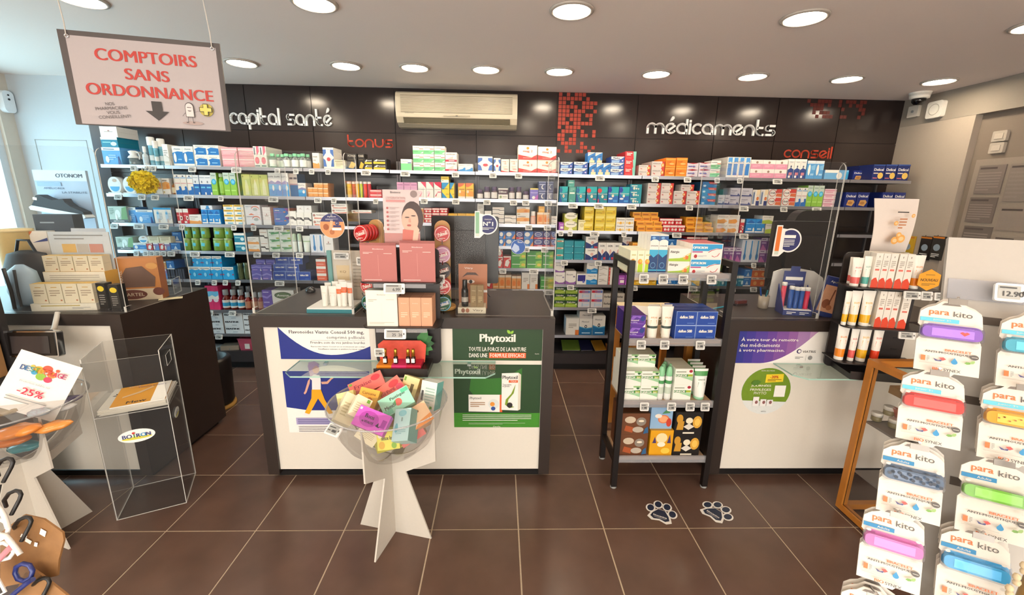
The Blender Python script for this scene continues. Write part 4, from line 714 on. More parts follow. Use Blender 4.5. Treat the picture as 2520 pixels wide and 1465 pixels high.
def ptag(loc,w,h,where,rot=(-.25,0,0),txt=None):
    k=(round(w,2),round(h,2),txt)
    if k not in TG: TG[k]=(tag_mesh(w,h),tag_face(w,h,txt))
    t=thing('price_tag','','price tag',loc,group='electronic price tags',rot=rot); inst(TG[k][1],'screen',inst(TG[k][0],'housing',t))
    TAGS.append((t,'white electronic price tag',loc[0],loc[1],loc[2],where)); return t
TL={'A0':[(690,785,110),(940,795,80),(1050,795,90),(1740,810,150)],'C0':[(150,625,190),(890,635,100),(1225,640,105),(1510,640,100),(1805,640,110)],'C1':[(820,1165,190),(1625,1180,140),(1910,1175,100)],
'A1':[(425,1300,150),(845,1305,150),(1080,1310,150),(1680,1335,180),(2250,1335,110)],'B2':[(330,480,140),(730,490,170),(1140,490,140),(1440,495,90)],'B3':[(690,920,90),(850,930,80),(950,930,80),(1045,930,80),(1140,930,90),(1265,930,100),(1650,930,140),(2225,940,140)],
'B4':[(1190,1395,170),(1700,1395,90),(1970,1395,90),(2150,1395,90)],'D2':[(95,375,95),(420,380,90),(830,390,160),(1175,390,130)],'D3':[(480,835,130),(790,840,130),(1175,840,130)],'D4':[(160,1265,90),(845,1270,170)],
'E5':[(1000,725,60),(1300,725,100)],'E6':[(1115,1058,110)],'F0':[(400,540,160),(1045,555,170),(1870,570,120)],'F1':[(560,1015,90),(1355,1030,120),(1875,1040,120)],'G0':[(830,645,140),(1290,655,140)],'G1':[(720,1155,140),(1200,1170,140),(1420,1175,140),(1825,1180,140)],
'H2':[(1230,340,110),(1510,345,105)],'H3':[(735,660,140),(1190,665,110),(1470,665,110)],'H4':[(645,980,90),(840,985,110),(1305,995,140)],'H5':[(695,1290,110),(1030,1290,110),(1260,1295,110),(1540,1300,120)],
'I0':[(915,605,170),(1895,615,140),(2470,630,130)],'I1':[(435,1110,175),(895,1115,175),(1475,1120,175),(2500,1140,140)],'J0':[(635,375,70),(940,385,70),(1450,400,130)],'J1':[(995,770,130),(1535,775,100),(1980,785,130)],
'K2':[(205,470,85),(355,475,90),(757,485,160),(1240,480,85),(2108,500,160)],'K3':[(262,910,125),(820,920,120)],'K4':[(365,1315,125),(1410,1350,120)],'L2':[(995,425,130),(1390,430,60)],'L3':[(800,780,60),(1135,785,70),(1320,785,50)],'L4':[(310,1125,130),(825,1130,130),(1130,1130,100)],'M5':[(715,640,140)]}
for k,v in TL.items():
    for u,vv,w in v:
        p=atY(*zpx(k[0],u,vv),YS-.016); b=bay_of(p.x); ww=atY(*zpx(k[0],u+w,vv),YS-.016).x-p.x; ww=min((.044,.064,.085),key=lambda q:abs(q-ww))
        ptag((p.x,YS-.0085,LVS[b][int(k[1])]-.03),ww,.046,'%s %s'%(LN[int(k[1])],BAYN[b]))
# ================================================================ things on the walls and ceiling
# air conditioner
t=thing('air_conditioner','cream wall-mounted air conditioner between the two lettered wall signs','air conditioner',(1.288,1.988,2.3))
acm=mat('b3aa96',.4,grain=.02); acd=mat('6f6754',.6)
prof=[(0,.0),(-.09,.0),(-.16,.03),(-.19,.075),(-.2,.12),(-.2,.24),(-.185,.275),(-.16,.29),(0,.29)]
m=MB(); m.prism([(a,b) for a,b in prof][::-1],-.545,.545,acm,'x'); m.build('casing',t)
for k in range(13): MB().box((-.5,-.2055,.1165+k*.0105),(.5,-.199,.1225+k*.0105),acm).build('slat',t)
MB().box((-.5,-.2012,.112),(.5,-.1995,.255),acd).build('intake_mesh',t)
m=MB(); m.face([(-.48,-.201,.07),(.48,-.201,.07),(.48,-.168,.02),(-.48,-.168,.02)],mat('c9bea2',.45)); m.face([(-.48,-.168,.02),(.48,-.168,.02),(.48,-.201,.07),(-.48,-.201,.07)],acd); m.box((-.48,-.2015,.067),(.48,-.1985,.071),'5a5244'); m.box((-.48,-.17,.018),(.48,-.166,.022),'5a5244'); m.build('air_flap',t)
m=MB(); p=Pr(m,(0,-.2002,.085)); p.rect(-.12,0,.12,.009,'8f8672'); p.rect(-.01,.001,.01,.008,'3a3630'); p.ell(0,.018,.018,.003,'b0a68c'); p.text('LG Electronics',-.46,.022,None,.009,TXT,al='l'); m.build('control_strip',t)
# raised lettering ----------------------------------------------------------
def arc(cx,cy,r,a,b,n=12): return [(cx+r*math.cos(math.radians(a+(b-a)*i/n)),cy+r*math.sin(math.radians(a+(b-a)*i/n))) for i in range(n+1)]
BOWL_=arc(.45,.5,.42,90,270)
GL={'c':([arc(.5,.5,.42,45,315)],.92),'a':([arc(.5,.5,.42,0,270)+[(.92,.08)],[(.92,.0),(.92,.5)]],1.12),'p':([arc(.5,.5,.42,-90,180),[(.08,.5),(.08,-.42)],[(.08,.08),(.5,.08)]],1.02),
 'i':([[(.1,0),(.1,.98)],[(.1,1.1),(.1,1.28)]],.3),'t':([[(.1,1.45),(.1,.5)]+arc(.52,.5,.42,180,270)+[(.72,.08)],[(.1,.72),(.62,.72)]],.85),'l':([[(.1,0),(.1,1.45)]],.32),
 's':([[(.86,.92),(.32,.92)]+arc(.3,.71,.21,90,270)+[(.62,.5)]+arc(.64,.29,.21,90,-90)+[(.1,.08)]],1.0),'n':([[(.08,0),(.08,.5)]+arc(.5,.5,.42,180,0)+[(.92,0)]],1.12),
 'e':([arc(.5,.5,.42,60,330),[(.2,.22),(.86,.76)]],1.0),'m':([[(.08,0),(.08,.55)]+arc(.43,.55,.35,180,0)+[(.78,0)],arc(1.13,.55,.35,180,0)+[(1.48,0)]],1.66),'d':([arc(.5,.5,.42,0,270)+[(.92,.08)],[(.92,0),(.92,1.35)]],1.12),
 'u':([[(.08,1),(.08,.5)]+arc(.5,.5,.42,180,360)+[(.92,1)]],1.1),'o':([arc(.5,.5,.42,0,360,20)],1.06),' ':([],.6)}
GL['é']=(GL['e'][0],1.0)
def stroke(mb,pts,w,d,mt):
    for (ax,ay),(bx,by) in zip(pts,pts[1:]):
        dx,dy=bx-ax,by-ay; L=math.hypot(dx,dy) or 1; nx,ny=-dy/L*w/2,dx/L*w/2; ex,ey=dx/L*w*.12,dy/L*w*.12
        Q=[(ax+nx-ex,ay+ny-ey),(ax-nx-ex,ay-ny-ey),(bx-nx+ex,by-ny+ey),(bx+nx+ex,by+ny+ey)]
        mb.prism(Q,-d,0,mt,'y')
def lettering(word,label,x0,x1,z,xh,y,mt,d,sw=.19,name='wall_lettering'):
    tw=sum(GL[c][1] for c in word)-.1; sx=(x1-x0)/tw
    t=thing(name,label,'sign',(x0,y,z)); x=0
    for c in word:
        S_,a=GL[c]
        if S_:
            m=MB()
            for s in S_: stroke(m,[((x+px)*sx,py*xh) for px,py in s],sw*(sx+xh)/2,d,mt)
            if c=='é': m.prism([((x+px)*sx,py*xh) for px,py in ((.35,1.12),(.6,1.22),(.75,1.42),(.7,1.58),(.55,1.6),(.44,1.42))],-d,0,mt,'y')
            m.build('letter',t)
        x+=a
    return t
lw=mat('e6e6e4',.5,grain=0); lo=mat('b0330f',.5,grain=.05)
lettering('capital santé','raised white lettering capital santé on the dark wall',-.836,.1,2.305,.1,1.987,lw,.018)
lettering('médicaments','raised white lettering médicaments on the dark wall',3.085,4.335,2.305,.098,1.987,lw,.018)
lettering('tonus','orange lettering tonus on the dark wall above second bay',.229,.656,2.125,.075,1.988,lo,.003,.17)
lettering('conseil','orange lettering conseil on the dark wall',4.466,4.949,2.11,.075,1.988,lo,.003,.17)
sq=MB().box((-.0155,-.0025,-.0155),(.0155,0,.0155),mat('9c2a08',.5,grain=.15)).mesh('square')
sqd=MB().box((-.0155,-.0025,-.0155),(.0155,0,.0155),mat('5a1408',.5,grain=.15)).mesh('square')
def mosaic(rows,x,z,st,sz,me,label):
    t=thing('square_mosaic',label,'wall decoration',(x,1.988,z))
    for r,s in enumerate(rows):
        for c,ch in enumerate(s):
            if ch=='1': inst(me,'square',t,(c*st,0,-r*sz))
mosaic('1010111000 1111110100 1101001111 1111101110 1110111001 1111110110 1101110010 1110111110 1011110000 0111101001 1100101101 1101100000 0111101000 0010001101 1011011010'.split(),2.245,2.635,.0372,.0362,sq,'tall pattern of small orange squares beside the air conditioner')
mosaic('10011110010111011 01111010010010110 00111000001000011 00101110000000001 00010111001100010'.split(),4.63,2.63,.0345,.034,sqd,'faint dark red squares at the top of the wall above conseil')
# hanging sign --------------------------------------------------------------
ex=Vector((.54,.12,0)); SW=ex.length; SH=.345
t=thing('hanging_sign','hanging white sign COMPTOIRS SANS ORDONNANCE with black border on two cords','sign',(-.029,-.45,1.946),rot=(0,0,math.atan2(.12,.54)))
m=MB().box((0,0,0),(SW,.008,SH),mat('4a4240',.5)); m.build('board',t)
m=MB(); p=Pr(m,(0,0,0),eps=.0005); p.poly([(.022,.004),(SW-.018,.004),(SW-.016,SH-.018),(.024,SH-.018)],mat('aca2a2',.55,grain=.02)); p.k=4
red=mat('b3342a',.55,grain=0); gy=mat('5a5454',.6,grain=0)
p.text('COMPTOIRS',SW*.515,SH*.775,SW*.63,SH*.125,red,.02); p.text('SANS',SW*.5,SH*.585,SW*.275,SH*.12,red,.02); p.text('ORDONNANCE',SW*.51,SH*.4,SW*.8,SH*.125,red,.02)
for i,(s,w) in enumerate((('NOS',.055),('PHARMACIENS',.2),('VOUS',.08),('CONSEILLENT!',.2))): p.text(s,SW*(.235+.012*i*.5),SH*(.245-i*.047),SW*w,SH*.034,gy,rot=.1)
p.poly([(SW*.5,SH*.3),(SW*.565,SH*.3),(SW*.565,SH*.19),(SW*.605,SH*.19),(SW*.53,SH*.085),(SW*.455,SH*.19),(SW*.5,SH*.19)],mat('2c2624',.5,grain=0))
cx,cz=SW*.745,SH*.2
p.ell(cx+.005,SH*.075,.038,.007,mat('a8948e',.6,grain=0)); p.ell(cx+.062,cz+.012,.026,.026,mat('b9a84a',.6,grain=0))
dk=mat('3a3434',.6,grain=0); wt=mat('d8ccc8',.55,grain=0)
p.ell(cx,cz+.02,.016,.018,dk); p.rect(cx-.016,cz-.02,cx+.016,cz+.02,dk); p.ell(cx,cz+.019,.014,.016,wt); p.rect(cx-.014,cz-.018,cx+.014,cz+.019,wt); p.ell(cx,cz+.006,.007,.003,dk,10,180,360); p.rect(cx-.008,cz+.017,cx+.008,cz+.019,dk)
for a,b,c_,d_ in ((-.008,-.02,-.01,-.042),(.008,-.02,.01,-.042),(-.016,-.004,-.027,-.018),(.016,-.002,.04,.008)): p.poly([(cx+a-.0008,cz+b),(cx+a+.0008,cz+b),(cx+c_+.0008,cz+d_),(cx+c_-.0008,cz+d_)],dk)
p.ell(cx-.012,cz-.042,.004,.0015,dk); p.ell(cx+.012,cz-.042,.004,.0015,dk)
for s,c in ((.024,dk),(.021,mat('d9c867',.6,grain=0))): w=.009 if s>.022 else .007; p.rect(cx+.062-s,cz+.012-w,cx+.062+s,cz+.012+w,c); p.rect(cx+.062-w,cz+.012-s,cx+.062+w,cz+.012+s,c)
m.build('print',t)
for k,(u,xt) in enumerate(((.03,-.03),(SW-.028,-.035))):
    MB().tube([(u+.006*math.cos(a),-.004,SH-.022+.006*math.sin(a)) for a in [i*math.pi/6 for i in range(12)]],.0022,CHROME,6,True).build('grommet',t)
    MB().tube([(u,-.005,SH-.02),(u-.002,0,SH+.03),(u+xt*.3,0,SH+.15),(u+xt,0,ZC-1.946)],.0022,mat('c9c2ba',.7),6).build('cord',t)
# camera, sounder, boxes on the right; detector on the left
t=thing('dome_camera','white dome security camera on the ceiling by the dark wall end','security camera',(5.42,1.68,ZC))
MB().lathe([(0,-.02),(.075,-.02),(.08,-.002),(.08,0)],WHITE,20).lathe([(.0,-.055),(.07,-.05),(.075,-.02)],WHITE,20).build('housing',t); MB().lathe([(0,-.105),(.03,-.1),(.048,-.08),(.052,-.05)],mat('0c0a0a',.08,grain=0),18).build('dome',t)
t=thing('alarm_sounder','square white alarm sounder high on the beige beam','alarm',(XR-.003,1.632,2.508)); MB().rbox((-.04,-.07,-.07),(0,.07,.07),.02,WHITE,'x').build('housing',t)
MB().tube([(-.042,.045*math.cos(i*math.pi/10),.045*math.sin(i*math.pi/10)) for i in range(20)],.003,mat('bdb6aa',.5),6,True).build('speaker_ring',t)
t=thing('junction_box','small beige junction box beside the alarm sounder','junction box',(XR-.003,1.85,2.53)); MB().rbox((-.03,-.05,-.05),(0,.05,.05),.008,mat('cdc6ba',.5),'x').build('housing',t); MB().lathe([(.012,0),(.012,.006)],GREYL,10).xf(Matrix.Translation((-.03,0,0))@Matrix.Rotation(-math.pi/2,4,'Y')).build('knockout',t)
for k,z in enumerate((2.221,2.132)):
    t=thing('wall_switch','%s of the two pale switch boxes above the notice door'%('upper','lower')[k],'switch',(XR+.06,1.12,z)); MB().rbox((-.025,-.05,-.04),(0,.05,.04),.008,mat('b0a698',.5),'x').build('plate',t); MB().box((-.03,-.03,-.02),(-.025,.03,.02),mat('bdb3a5',.5)).build('rocker',t)
t=thing('motion_detector','white motion detector on the wall beside the window','motion detector',(XL,1.79,2.42)); MB().rbox((0,-.045,-.09),(.05,.045,.09),.035,mat('e6ecf0',.4),'x').build('housing',t); MB().lathe([(.008,0),(.009,.004)],BLACK,10).xf(Matrix.Translation((.05,0,.02))@Matrix.Rotation(math.pi/2,4,'Y')).build('sensor_eye',t); MB().lathe([(.006,0),(.007,.004)],BLACK,10).xf(Matrix.Translation((.05,0,.055))@Matrix.Rotation(math.pi/2,4,'Y')).build('lamp',t)

# ================================================================ posters on the counter fronts
YP=-.0305
def sheet(name,label,x0,z0,w,h,base,draw,cat='poster'):
    t=thing(name,label,cat,(x0,YP,z0)); MB().box((0,-.001,0),(w,0,h),base).build('sheet',t); m=MB(); p=Pr(m,(0,-.001,0),eps=.00035); draw(p,w,h); m.build('print',t); return t
NAVY=mat('1c2c84',.45,grain=.06)
def fl1(p,w,h):
    c=[(w*i/16,h*.26+h*.74*((1-i/10)**2 if i<10 else .035*((i-10))**1.15/1.2)) for i in range(17)]
    c=[(w*i/16,max(.14*h,h*(.14+.86*((9-i)/9)**2))) if i<9 else (w*i/16,h*(.14+.28*((i-9)/7)**2)) for i in range(17)]
    for (a,b),(a2,b2) in zip(c,c[1:]): p.mb.face([p.P(a,0),p.P(a2,0),p.P(a2,b2),p.P(a,b)],NAVY)
    p.k+=1; d=mat('4a4650',.6,grain=0)
    p.text('Flavonoïdes Viatris Conseil 500 mg,',w*.94,h*.84,w*.82,h*.14,d,.01,'r'); p.text('comprimé pelliculé',w*.945,h*.68,w*.42,h*.12,d,0,'r'); p.rect(w*.35,h*.595,w*.945,h*.6,d); p.text('Prendre soin de vos jambes lourdes',w*.945,h*.52,w*.6,h*.1,d,0,'r')
    p.text('Flavonoïdes Viatris Conseil est un médicament qui soulage',w*.945,h*.4,w*.6,h*.045,d,0,'r'); p.text("l'insuffisance veineuse et améliore le retour veineux.",w*.945,h*.33,w*.52,h*.045,d,0,'r')
sheet('counter_poster','white leg-care poster with dark blue curve on the central counter',.455,.773,.505,.19,PAPER,fl1)
def fl2(p,w,h):
    p.poly([(0,h*.42),(w*.25,h*.37),(w*.6,h*.37),(w,h*.4),(w,h),(0,h)],NAVY)
    sk=mat('d9a48e',.6,grain=0); ye=mat('e9a712',.55,grain=0); wh=mat('ece6e6',.55,grain=0); ha=mat('c09ab8',.6,grain=0)
    U_=lambda pts,c:p.poly([(w*.36+a*.001*1.05,h*.28+b*.001*1.05) for a,b in pts],c)
    U_([(-22,232),(-30,300),(5,318),(30,300),(28,262),(0,238)],ha); p.ell(w*.36+.012,h*.28+.292,.02,.023,sk); U_([(-28,285),(-24,318),(10,326),(36,306),(12,300),(-8,280)],ha); U_([(2,255),(12,258),(12,275),(2,275)],sk)
    U_([(-22,228),(-36,212),(-58,150),(-66,138),(-60,130),(-50,142),(-28,196)],sk); U_([(34,206),(66,208),(92,232),(98,226),(70,194),(38,192)],sk); p.ell(w*.36+.1,h*.28+.243,.009,.009,sk)
    U_([(-18,160),(-14,215),(-26,228),(0,250),(30,244),(34,222),(30,160)],wh); U_([(-20,160),(30,160),(46,100),(84,18),(62,12),(10,106),(-46,12),(-70,20),(-26,108)],ye)
    U_([(-68,18),(-50,12),(-58,0),(-80,6)],wh); U_([(64,12),(82,16),(92,2),(68,0)],wh)
    p.rect(w*.1,h*.14,w*.86,h*.25,mat('a8a0c8',.6,grain=0)); p.lines(w*.12,h*.15,w*.84,h*.24,3,mat('6a6494',.6,grain=0)); p.lines(w*.12,h*.01,w*.86,h*.12,4,mat('8d878a',.6,grain=0),.3)
sheet('counter_poster','blue poster of a walking woman in yellow trousers on the central counter',.455,.31,.49,.39,PAPER,fl2)
GRD=mat('1c3f1c',.45,grain=.1,scale=20)
def leaf(p,x,y,s,c,a=.6):
    p.poly([(x+s*(math.cos(a)*u-math.sin(a)*v),y+s*(math.sin(a)*u+math.cos(a)*v)) for u,v in ((0,0),(.3,.28),(.7,.25),(1,0),(.7,-.25),(.3,-.28))],c)
LG=mat('8fc43c',.5,grain=0); OR_=mat('e0602a',.5,grain=0)
def ph1(p,w,h):
    p.text('Phytoxil',w*.5,h*.67,w*.39,h*.32,WHITE,.02); leaf(p,w*.64,h*.84,.03,LG,2.2); leaf(p,w*.645,h*.84,.025,LG,.9)
    p.text('TOUTE LA FORCE DE LA NATURE',w*.5,h*.36,w*.64,h*.13,WHITE,.01); p.rect(w*.405,h*.08,w*.82,h*.25,OR_); p.text('DANS UNE',w*.285,h*.165,w*.205,h*.13,WHITE,.01); p.text('FORMULE EFFICACE',w*.613,h*.165,w*.39,h*.12,WHITE,.01); p.rect(w*.27,h*.045,w*.72,h*.05,LG); p.text('Opella.',w*.945,h*.22,w*.05,h*.04,WHITE)
sheet('counter_poster','dark green herbal cough poster with slogan on the central counter',1.425,.772,.511,.192,GRD,ph1)
def ph2(p,w,h):
    g2=mat('2f6f24',.5,grain=.08); p.poly([(w*.2,h*.82),(w*.18,h*.6),(w*.3,h*.4),(w*.6,h*.3),(w*.78,h*.6),(w*.78,h*.95),(w*.6,h*.8),(w*.4,h*.78)],g2); p.rect(0,0,w,h*.235,mat('3f8a26',.5,grain=.05))
    p.text('Phytoxil',w*.16,h*.88,w*.28,h*.1,WHITE,.02); leaf(p,w*.25,h*.94,.018,LG,2.0); leaf(p,w*.255,h*.94,.016,LG,.8)
    p.poly([(w*.17,h*.26),(w*.17,h*.53),(w*.56,h*.53),(w*.56,h*.25)],PAPER); p.poly([(w*.53,h*.252),(w*.56,h*.25),(w*.56,h*.53),(w*.53,h*.53)],OR_); p.text('Phytoxil',w*.25,h*.47,w*.13,h*.05,TXT); p.ell(w*.46,h*.38,.032,.032,mat('dfe3e0',.5,grain=0)); p.ell(w*.445,h*.38,.014,.014,mat('e8953a',.5,grain=0)); p.ell(w*.455,h*.31,.013,.013,mat('2f4f9c',.5,grain=0)); p.lines(w*.19,h*.33,w*.36,h*.42,3,mat('b08a6a',.5,grain=0))
    p.poly([(w*.55,h*.29),(w*.55,h*.87),(w*.74,h*.88),(w*.74,h*.28)],PAPER); p.poly([(w*.74,h*.28),(w*.74,h*.88),(w*.77,h*.85),(w*.77,h*.3)],mat('d9d2c0',.5,grain=0)); p.text('Phytoxil',w*.645,h*.8,w*.17,h*.07,TXT,.01); p.rect(w*.63,h*.725,w*.735,h*.765,OR_); p.text('TOUX',w*.685,h*.745,w*.07,h*.025,WHITE); p.text('Toux sèche',w*.61,h*.695,w*.1,h*.025,TXT); p.text('et grasse',w*.6,h*.665,w*.08,h*.025,TXT)
    p.poly([(w*.71,h*.7),(w*.66,h*.55),(w*.6,h*.46),(w*.59,h*.38),(w*.64,h*.32),(w*.7,h*.34),(w*.62,h*.38),(w*.63,h*.46),(w*.69,h*.56)],mat('7f9a2c',.5,grain=0)); p.ell(w*.645,h*.37,.017,.017,TXT)
    p.lines(w*.1,h*.11,w*.9,h*.225,4,mat('cfe0c4',.6,grain=0),.4,.8); p.lines(w*.17,h*.055,w*.83,h*.09,2,mat('b8d0aa',.6,grain=0),.3); p.text('Opella.',w*.5,h*.022,w*.09,h*.025,WHITE)
sheet('counter_poster','green cough syrup poster with two boxes on the central counter',1.427,.346,.509,.401,GRD,ph2)
def vi(p,w,h):
    cols=['2a2f8a','3c3190','503a96','653f96','7a4c98','8c5a9c','a07aac','b890b8']
    f=lambda t:h*(1.0 if t<0 else 1)  # full height
    N=28
    def zb(x):
        r=x/w; return 0 if r<.28 else h*min(1,((r-.28)/.54)**1.9)
    for i in range(N):
        a,b=w*.83*i/N,w*.83*(i+1)/N; p.mb.face([p.P(a,zb(a)),p.P(b,zb(b)),p.P(b,h),p.P(a,h)],mat(cols[min(7,int(i/N*8))],.5,grain=.02))
    p.k+=1
    p.text('À votre tour de remettre',w*.075,h*.74,w*.56,h*.12,WHITE,.012,'l'); p.text('des médicaments',w*.07,h*.56,w*.39,h*.11,WHITE,.012,'l'); p.text('à votre pharmacien.',w*.065,h*.39,w*.45,h*.12,WHITE,.012,'l')
    p.ell(w*.66,h*.38,.014,.014,mat('4a3a6c',.5,grain=0)); p.ell(w*.663,h*.38,.009,.009,PAPER); p.text('VIATRIS',w*.76,h*.37,w*.13,h*.07,TXT); p.lines(w*.63,h*.14,w*.71,h*.22,2,GREYL); p.ell(w*.78,h*.18,.013,.013,GREYL); p.rect(w*.735,h*.1,w*.737,h*.26,GREYL)
sheet('counter_poster','purple and white medicine return poster on the counter by the rack',3.045,.765,.6,.2,PAPER,vi)
def st(p,w,h): pass
t=thing('round_sticker','round green JOURNÉES PRIVILÈGES PHYTO sticker on the white counter front','sticker',(3.285,YP,.587))
m=MB(); m.lathe([(.15,0),(.15,.001)],mat('dfe2de',.45),32).xf(Matrix.Rotation(math.pi/2,4,'X')); m.build('disc',t)
m=MB(); p=Pr(m,(0,-.001,0),eps=.0004); gr=mat('6f8f1e',.5,grain=.15,scale=30); p.poly([(.148*math.cos(math.radians(a)),.148*math.sin(math.radians(a))) for a in range(-28,209,8)],gr)
p.text('JOURNÉES',-.035,.035,.12,.018,WHITE,.01); p.text('PRIVILÈGES',-.035,.012,.125,.018,WHITE,.01); p.text('PHYTO',-.035,-.012,.075,.017,WHITE); p.poly([(-.015,.055),(.092,.062),(.09,.112),(-.015,.108)],mat('efd22c',.5,grain=0)); p.text('-20%',.035,.092,.05,.018,mat('c0301c',.5,grain=0),.02); p.lines(-.003,.063,.08,.08,2,mat('8a5a1c',.5,grain=0))
p.rect(.048,-.035,.115,.038,PAPER); p.text('SOIN DU MOIS',-.01,.132,.08,.008,WHITE); leaf(p,-.1,.05,.06,mat('4f7a26',.5,grain=0),.2)
for x,hh in ((-.055,.06),(-.01,.045),(.03,.042)): p.rect(x-.018,-.115+.02,x+.018,-.095+hh,mat('eceae6',.5,grain=0)); p.ell(x+.004,-.07,.009,.011,mat('8a5a5a',.5,grain=0))
p.text('PHYTO',0,-.13,.03,.006,TXT); m.build('print',t)
# paw stickers on the floor
pw=mat('ece8e0',.5,grain=0); pn=mat('1c2740',.45,grain=.05)
for (x,y,r,n) in ((2.597,-.335,-.5,'nearer the rack\'s black leg'),(2.911,-.331,-.95,'nearer the white-fronted counter')):
    t=thing('paw_sticker','white and navy paw print floor sticker '+n,'sticker',(x,y,0.0),r); m=MB(); p=Pr(m,(0,0,.0),(1,0,0),(0,1,0),.0006)
    toes=[(-.058,.012),(-.024,.058),(.024,.058),(.058,.012)]
    pad=[(-.05,-.05),(-.03,-.066),(0,-.056),(.03,-.066),(.05,-.05),(.042,-.02),(.018,.018),(-.018,.018),(-.042,-.02)]
    for a,b in toes: p.ell(a,b,.026,.034,pw); p.k=1
    p.k=1.2; p.poly([(a*1.28,b*1.22) for a,b in pad],pw); p.k=3
    for a,b in toes: p.ell(a,b,.018,.026,pn); p.k=3
    p.k=3.2; p.poly(pad,pn); p.text('biocanina',0,-.035,.07,.014,pw,.02); p.rect(-.03,-.051,.03,-.049,pw); m.build('print',t)
# ================================================================ clear sneeze screens on the counters
def rsheet(m,x0,x1,z0,z1,y0,y1,r,axis='y'):
    n=5; P=[(x0,z0),(x1,z0)]+[(x1-r+r*math.cos(a),z1-r+r*math.sin(a)) for a in [i*math.pi/2/n for i in range(n+1)]]+[(x0+r+r*math.cos(a),z1-r+r*math.sin(a)) for a in [math.pi/2+i*math.pi/2/n for i in range(n+1)]]
    m.prism(P,y0,y1,ACR,axis,EDGE)
def screen(label,x0,x1,backs,zt=1.9):
    t=thing('sneeze_screen',label,'screen',((x0+x1)/2,0,1.0302)); c=(x0+x1)/2; h=zt-1.03
    m=MB(); rsheet(m,x0-c,x1-c,0,h,0,.004,.04); m.build('front_sheet',t)
    for x,d in backs: m=MB(); rsheet(m,.006,d,0,h,x-c-.002,x-c+.002,.04,'x'); m.build('return_sheet',t)
    for x,d in backs: MB().box((x-c-.012,.006,0),(x-c-.002,.05,.03),ACR,{'top':EDGE,'front':EDGE}).build('clip',t)
    return t
screen('clear acrylic screen on the central counter, window side',.318,.872,[(.32,.52),(.87,.2)])
screen('clear acrylic screen on the central counter, rack side',1.442,1.997,[(1.995,.5)])
screen('clear acrylic screen on the counter beside the black rack',2.99,3.545,[(2.992,.5),(3.543,.05)])
screen('clear acrylic screen on the window-side counter',-1.1,-.378,[(-.38,.52)])
# hanging discs and tickets on the screens
def disc_tag(label,px,py,Y,r,draw,name='round_hanger'):
    c=atY(px,py,Y); t=thing(name,label,'hanging tag',(c.x,Y,c.z)); m=MB().lathe([(r,0),(r,.0015)],PAPER,28).xf(Matrix.Rotation(math.pi/2,4,'X')); m.build('card',t); m=MB(); p=Pr(m,(0,-.0016,0),eps=.0005); draw(p,r); m.build('print',t); MB().lathe([(.006,0),(.006,.003)],CLG,10).xf(Matrix.Translation((0,0,r-.01))@Matrix.Rotation(math.pi/2,4,'X')).build('sticker_dot',t); return t
nv=mat('2c2f66',.5,grain=0)
def dr1(p,r):
    p.ell(0,0,r*.98,r*.98,mat('d9935e',.5,grain=0),28); p.poly([(r*.98*math.cos(math.radians(a)),r*.98*math.sin(math.radians(a))) for a in range(20,161,10)],nv); p.text('Aptavit',0,r*.72,r*.7,r*.14,PAPER); p.lines(-r*.5,r*.45,r*.5,r*.58,2,PAPER,.3)
    p.ell(-r*.5,-r*.1,r*.22,r*.25,mat('9c5226',.5,grain=0)); p.poly([(-r*.3,-.6*r),(-r*.1,-.62*r),(.1*r,r*.4),(-.12*r,r*.42)],mat('e8b088',.5,grain=0)); p.ell(-r*.05,-r*.5,r*.2,r*.2,mat('b0683a',.5,grain=0)); p.ell(r*.42,r*.22,r*.18,r*.16,nv); p.text('N°1',r*.42,r*.22,r*.2,r*.1,PAPER); p.rect(r*.1,-r*.1,r*.7,r*.05,nv); p.rect(0,-r*.35,r*.75,-r*.15,PAPER)
disc_tag('round orange and navy hanger on the central screen','' or 818,556,-.004,.066,dr1)
def n1(label,px,py,Y,r,tube,txt):
    c=atY(px,py,Y); t=thing('screen_hanger',label,'hanging tag',(c.x,Y,c.z)); m=MB(); P=[(r*math.cos(math.radians(a)),r*math.sin(math.radians(a))) for a in range(-110,111,10)]+[(-r*.75,r*1.0),(-r*.75,r*1.25),(-r*1.25,r*1.25),(-r*1.3,-r*1.35),(-r*.75,-r*1.35)]
    m.prism(P,-.002,0,PAPER,'y'); m.build('card',t); m=MB(); p=Pr(m,(0,-.002,0),eps=.0005); p.poly([(r*.88*math.cos(math.radians(a)),r*.88*math.sin(math.radians(a))) for a in range(-125,126,10)],nv); p.rect(-r*1.18,-r*.9,-r*.82,r*1.15,mat(tube,.4,grain=0)); p.rect(-r*1.18,-r*1.2,-r*.82,-r*.9,mat('cfd8c8',.4,grain=0))
    if txt=='N1': p.text('MARQUE',.05*r,r*.45,r*.7,r*.13,PAPER); p.text('N°1',.05*r,r*.05,r*.95,r*.42,PAPER,.02); p.lines(-r*.6,-r*.55,r*.6,-r*.3,2,PAPER,.4)
    else: p.rect(-r*.55,r*.2,r*.45,r*.45,PAPER); p.lines(-r*.5,-r*.55,r*.4,r*.1,5,PAPER,.4)
    m.build('print',t); return t
n1('navy N°1 card with green tube hung on the central screen',1200,552,-.004,.055,'7fae8a','N1')
n1('navy card with orange tube hung on the right counter screen',1943,592,-.004,.066,'e0762e','')
def dr2(p,r): p.ell(0,0,r*.97,r*.97,mat('1c4f9c',.5,grain=0),26); p.poly([(-r*.9,-r*.3),(-r*.5,r*.5),(r*.1,r*.1),(r*.2,-r*.4),(-r*.3,-r*.8)],mat('a8b8d4',.5,grain=0)); p.text('Steradent',r*.3,r*.65,r*.6,r*.2,PAPER)
disc_tag('round blue denture-care hanger on the central screen',1275,608,-.004,.04,dr2)

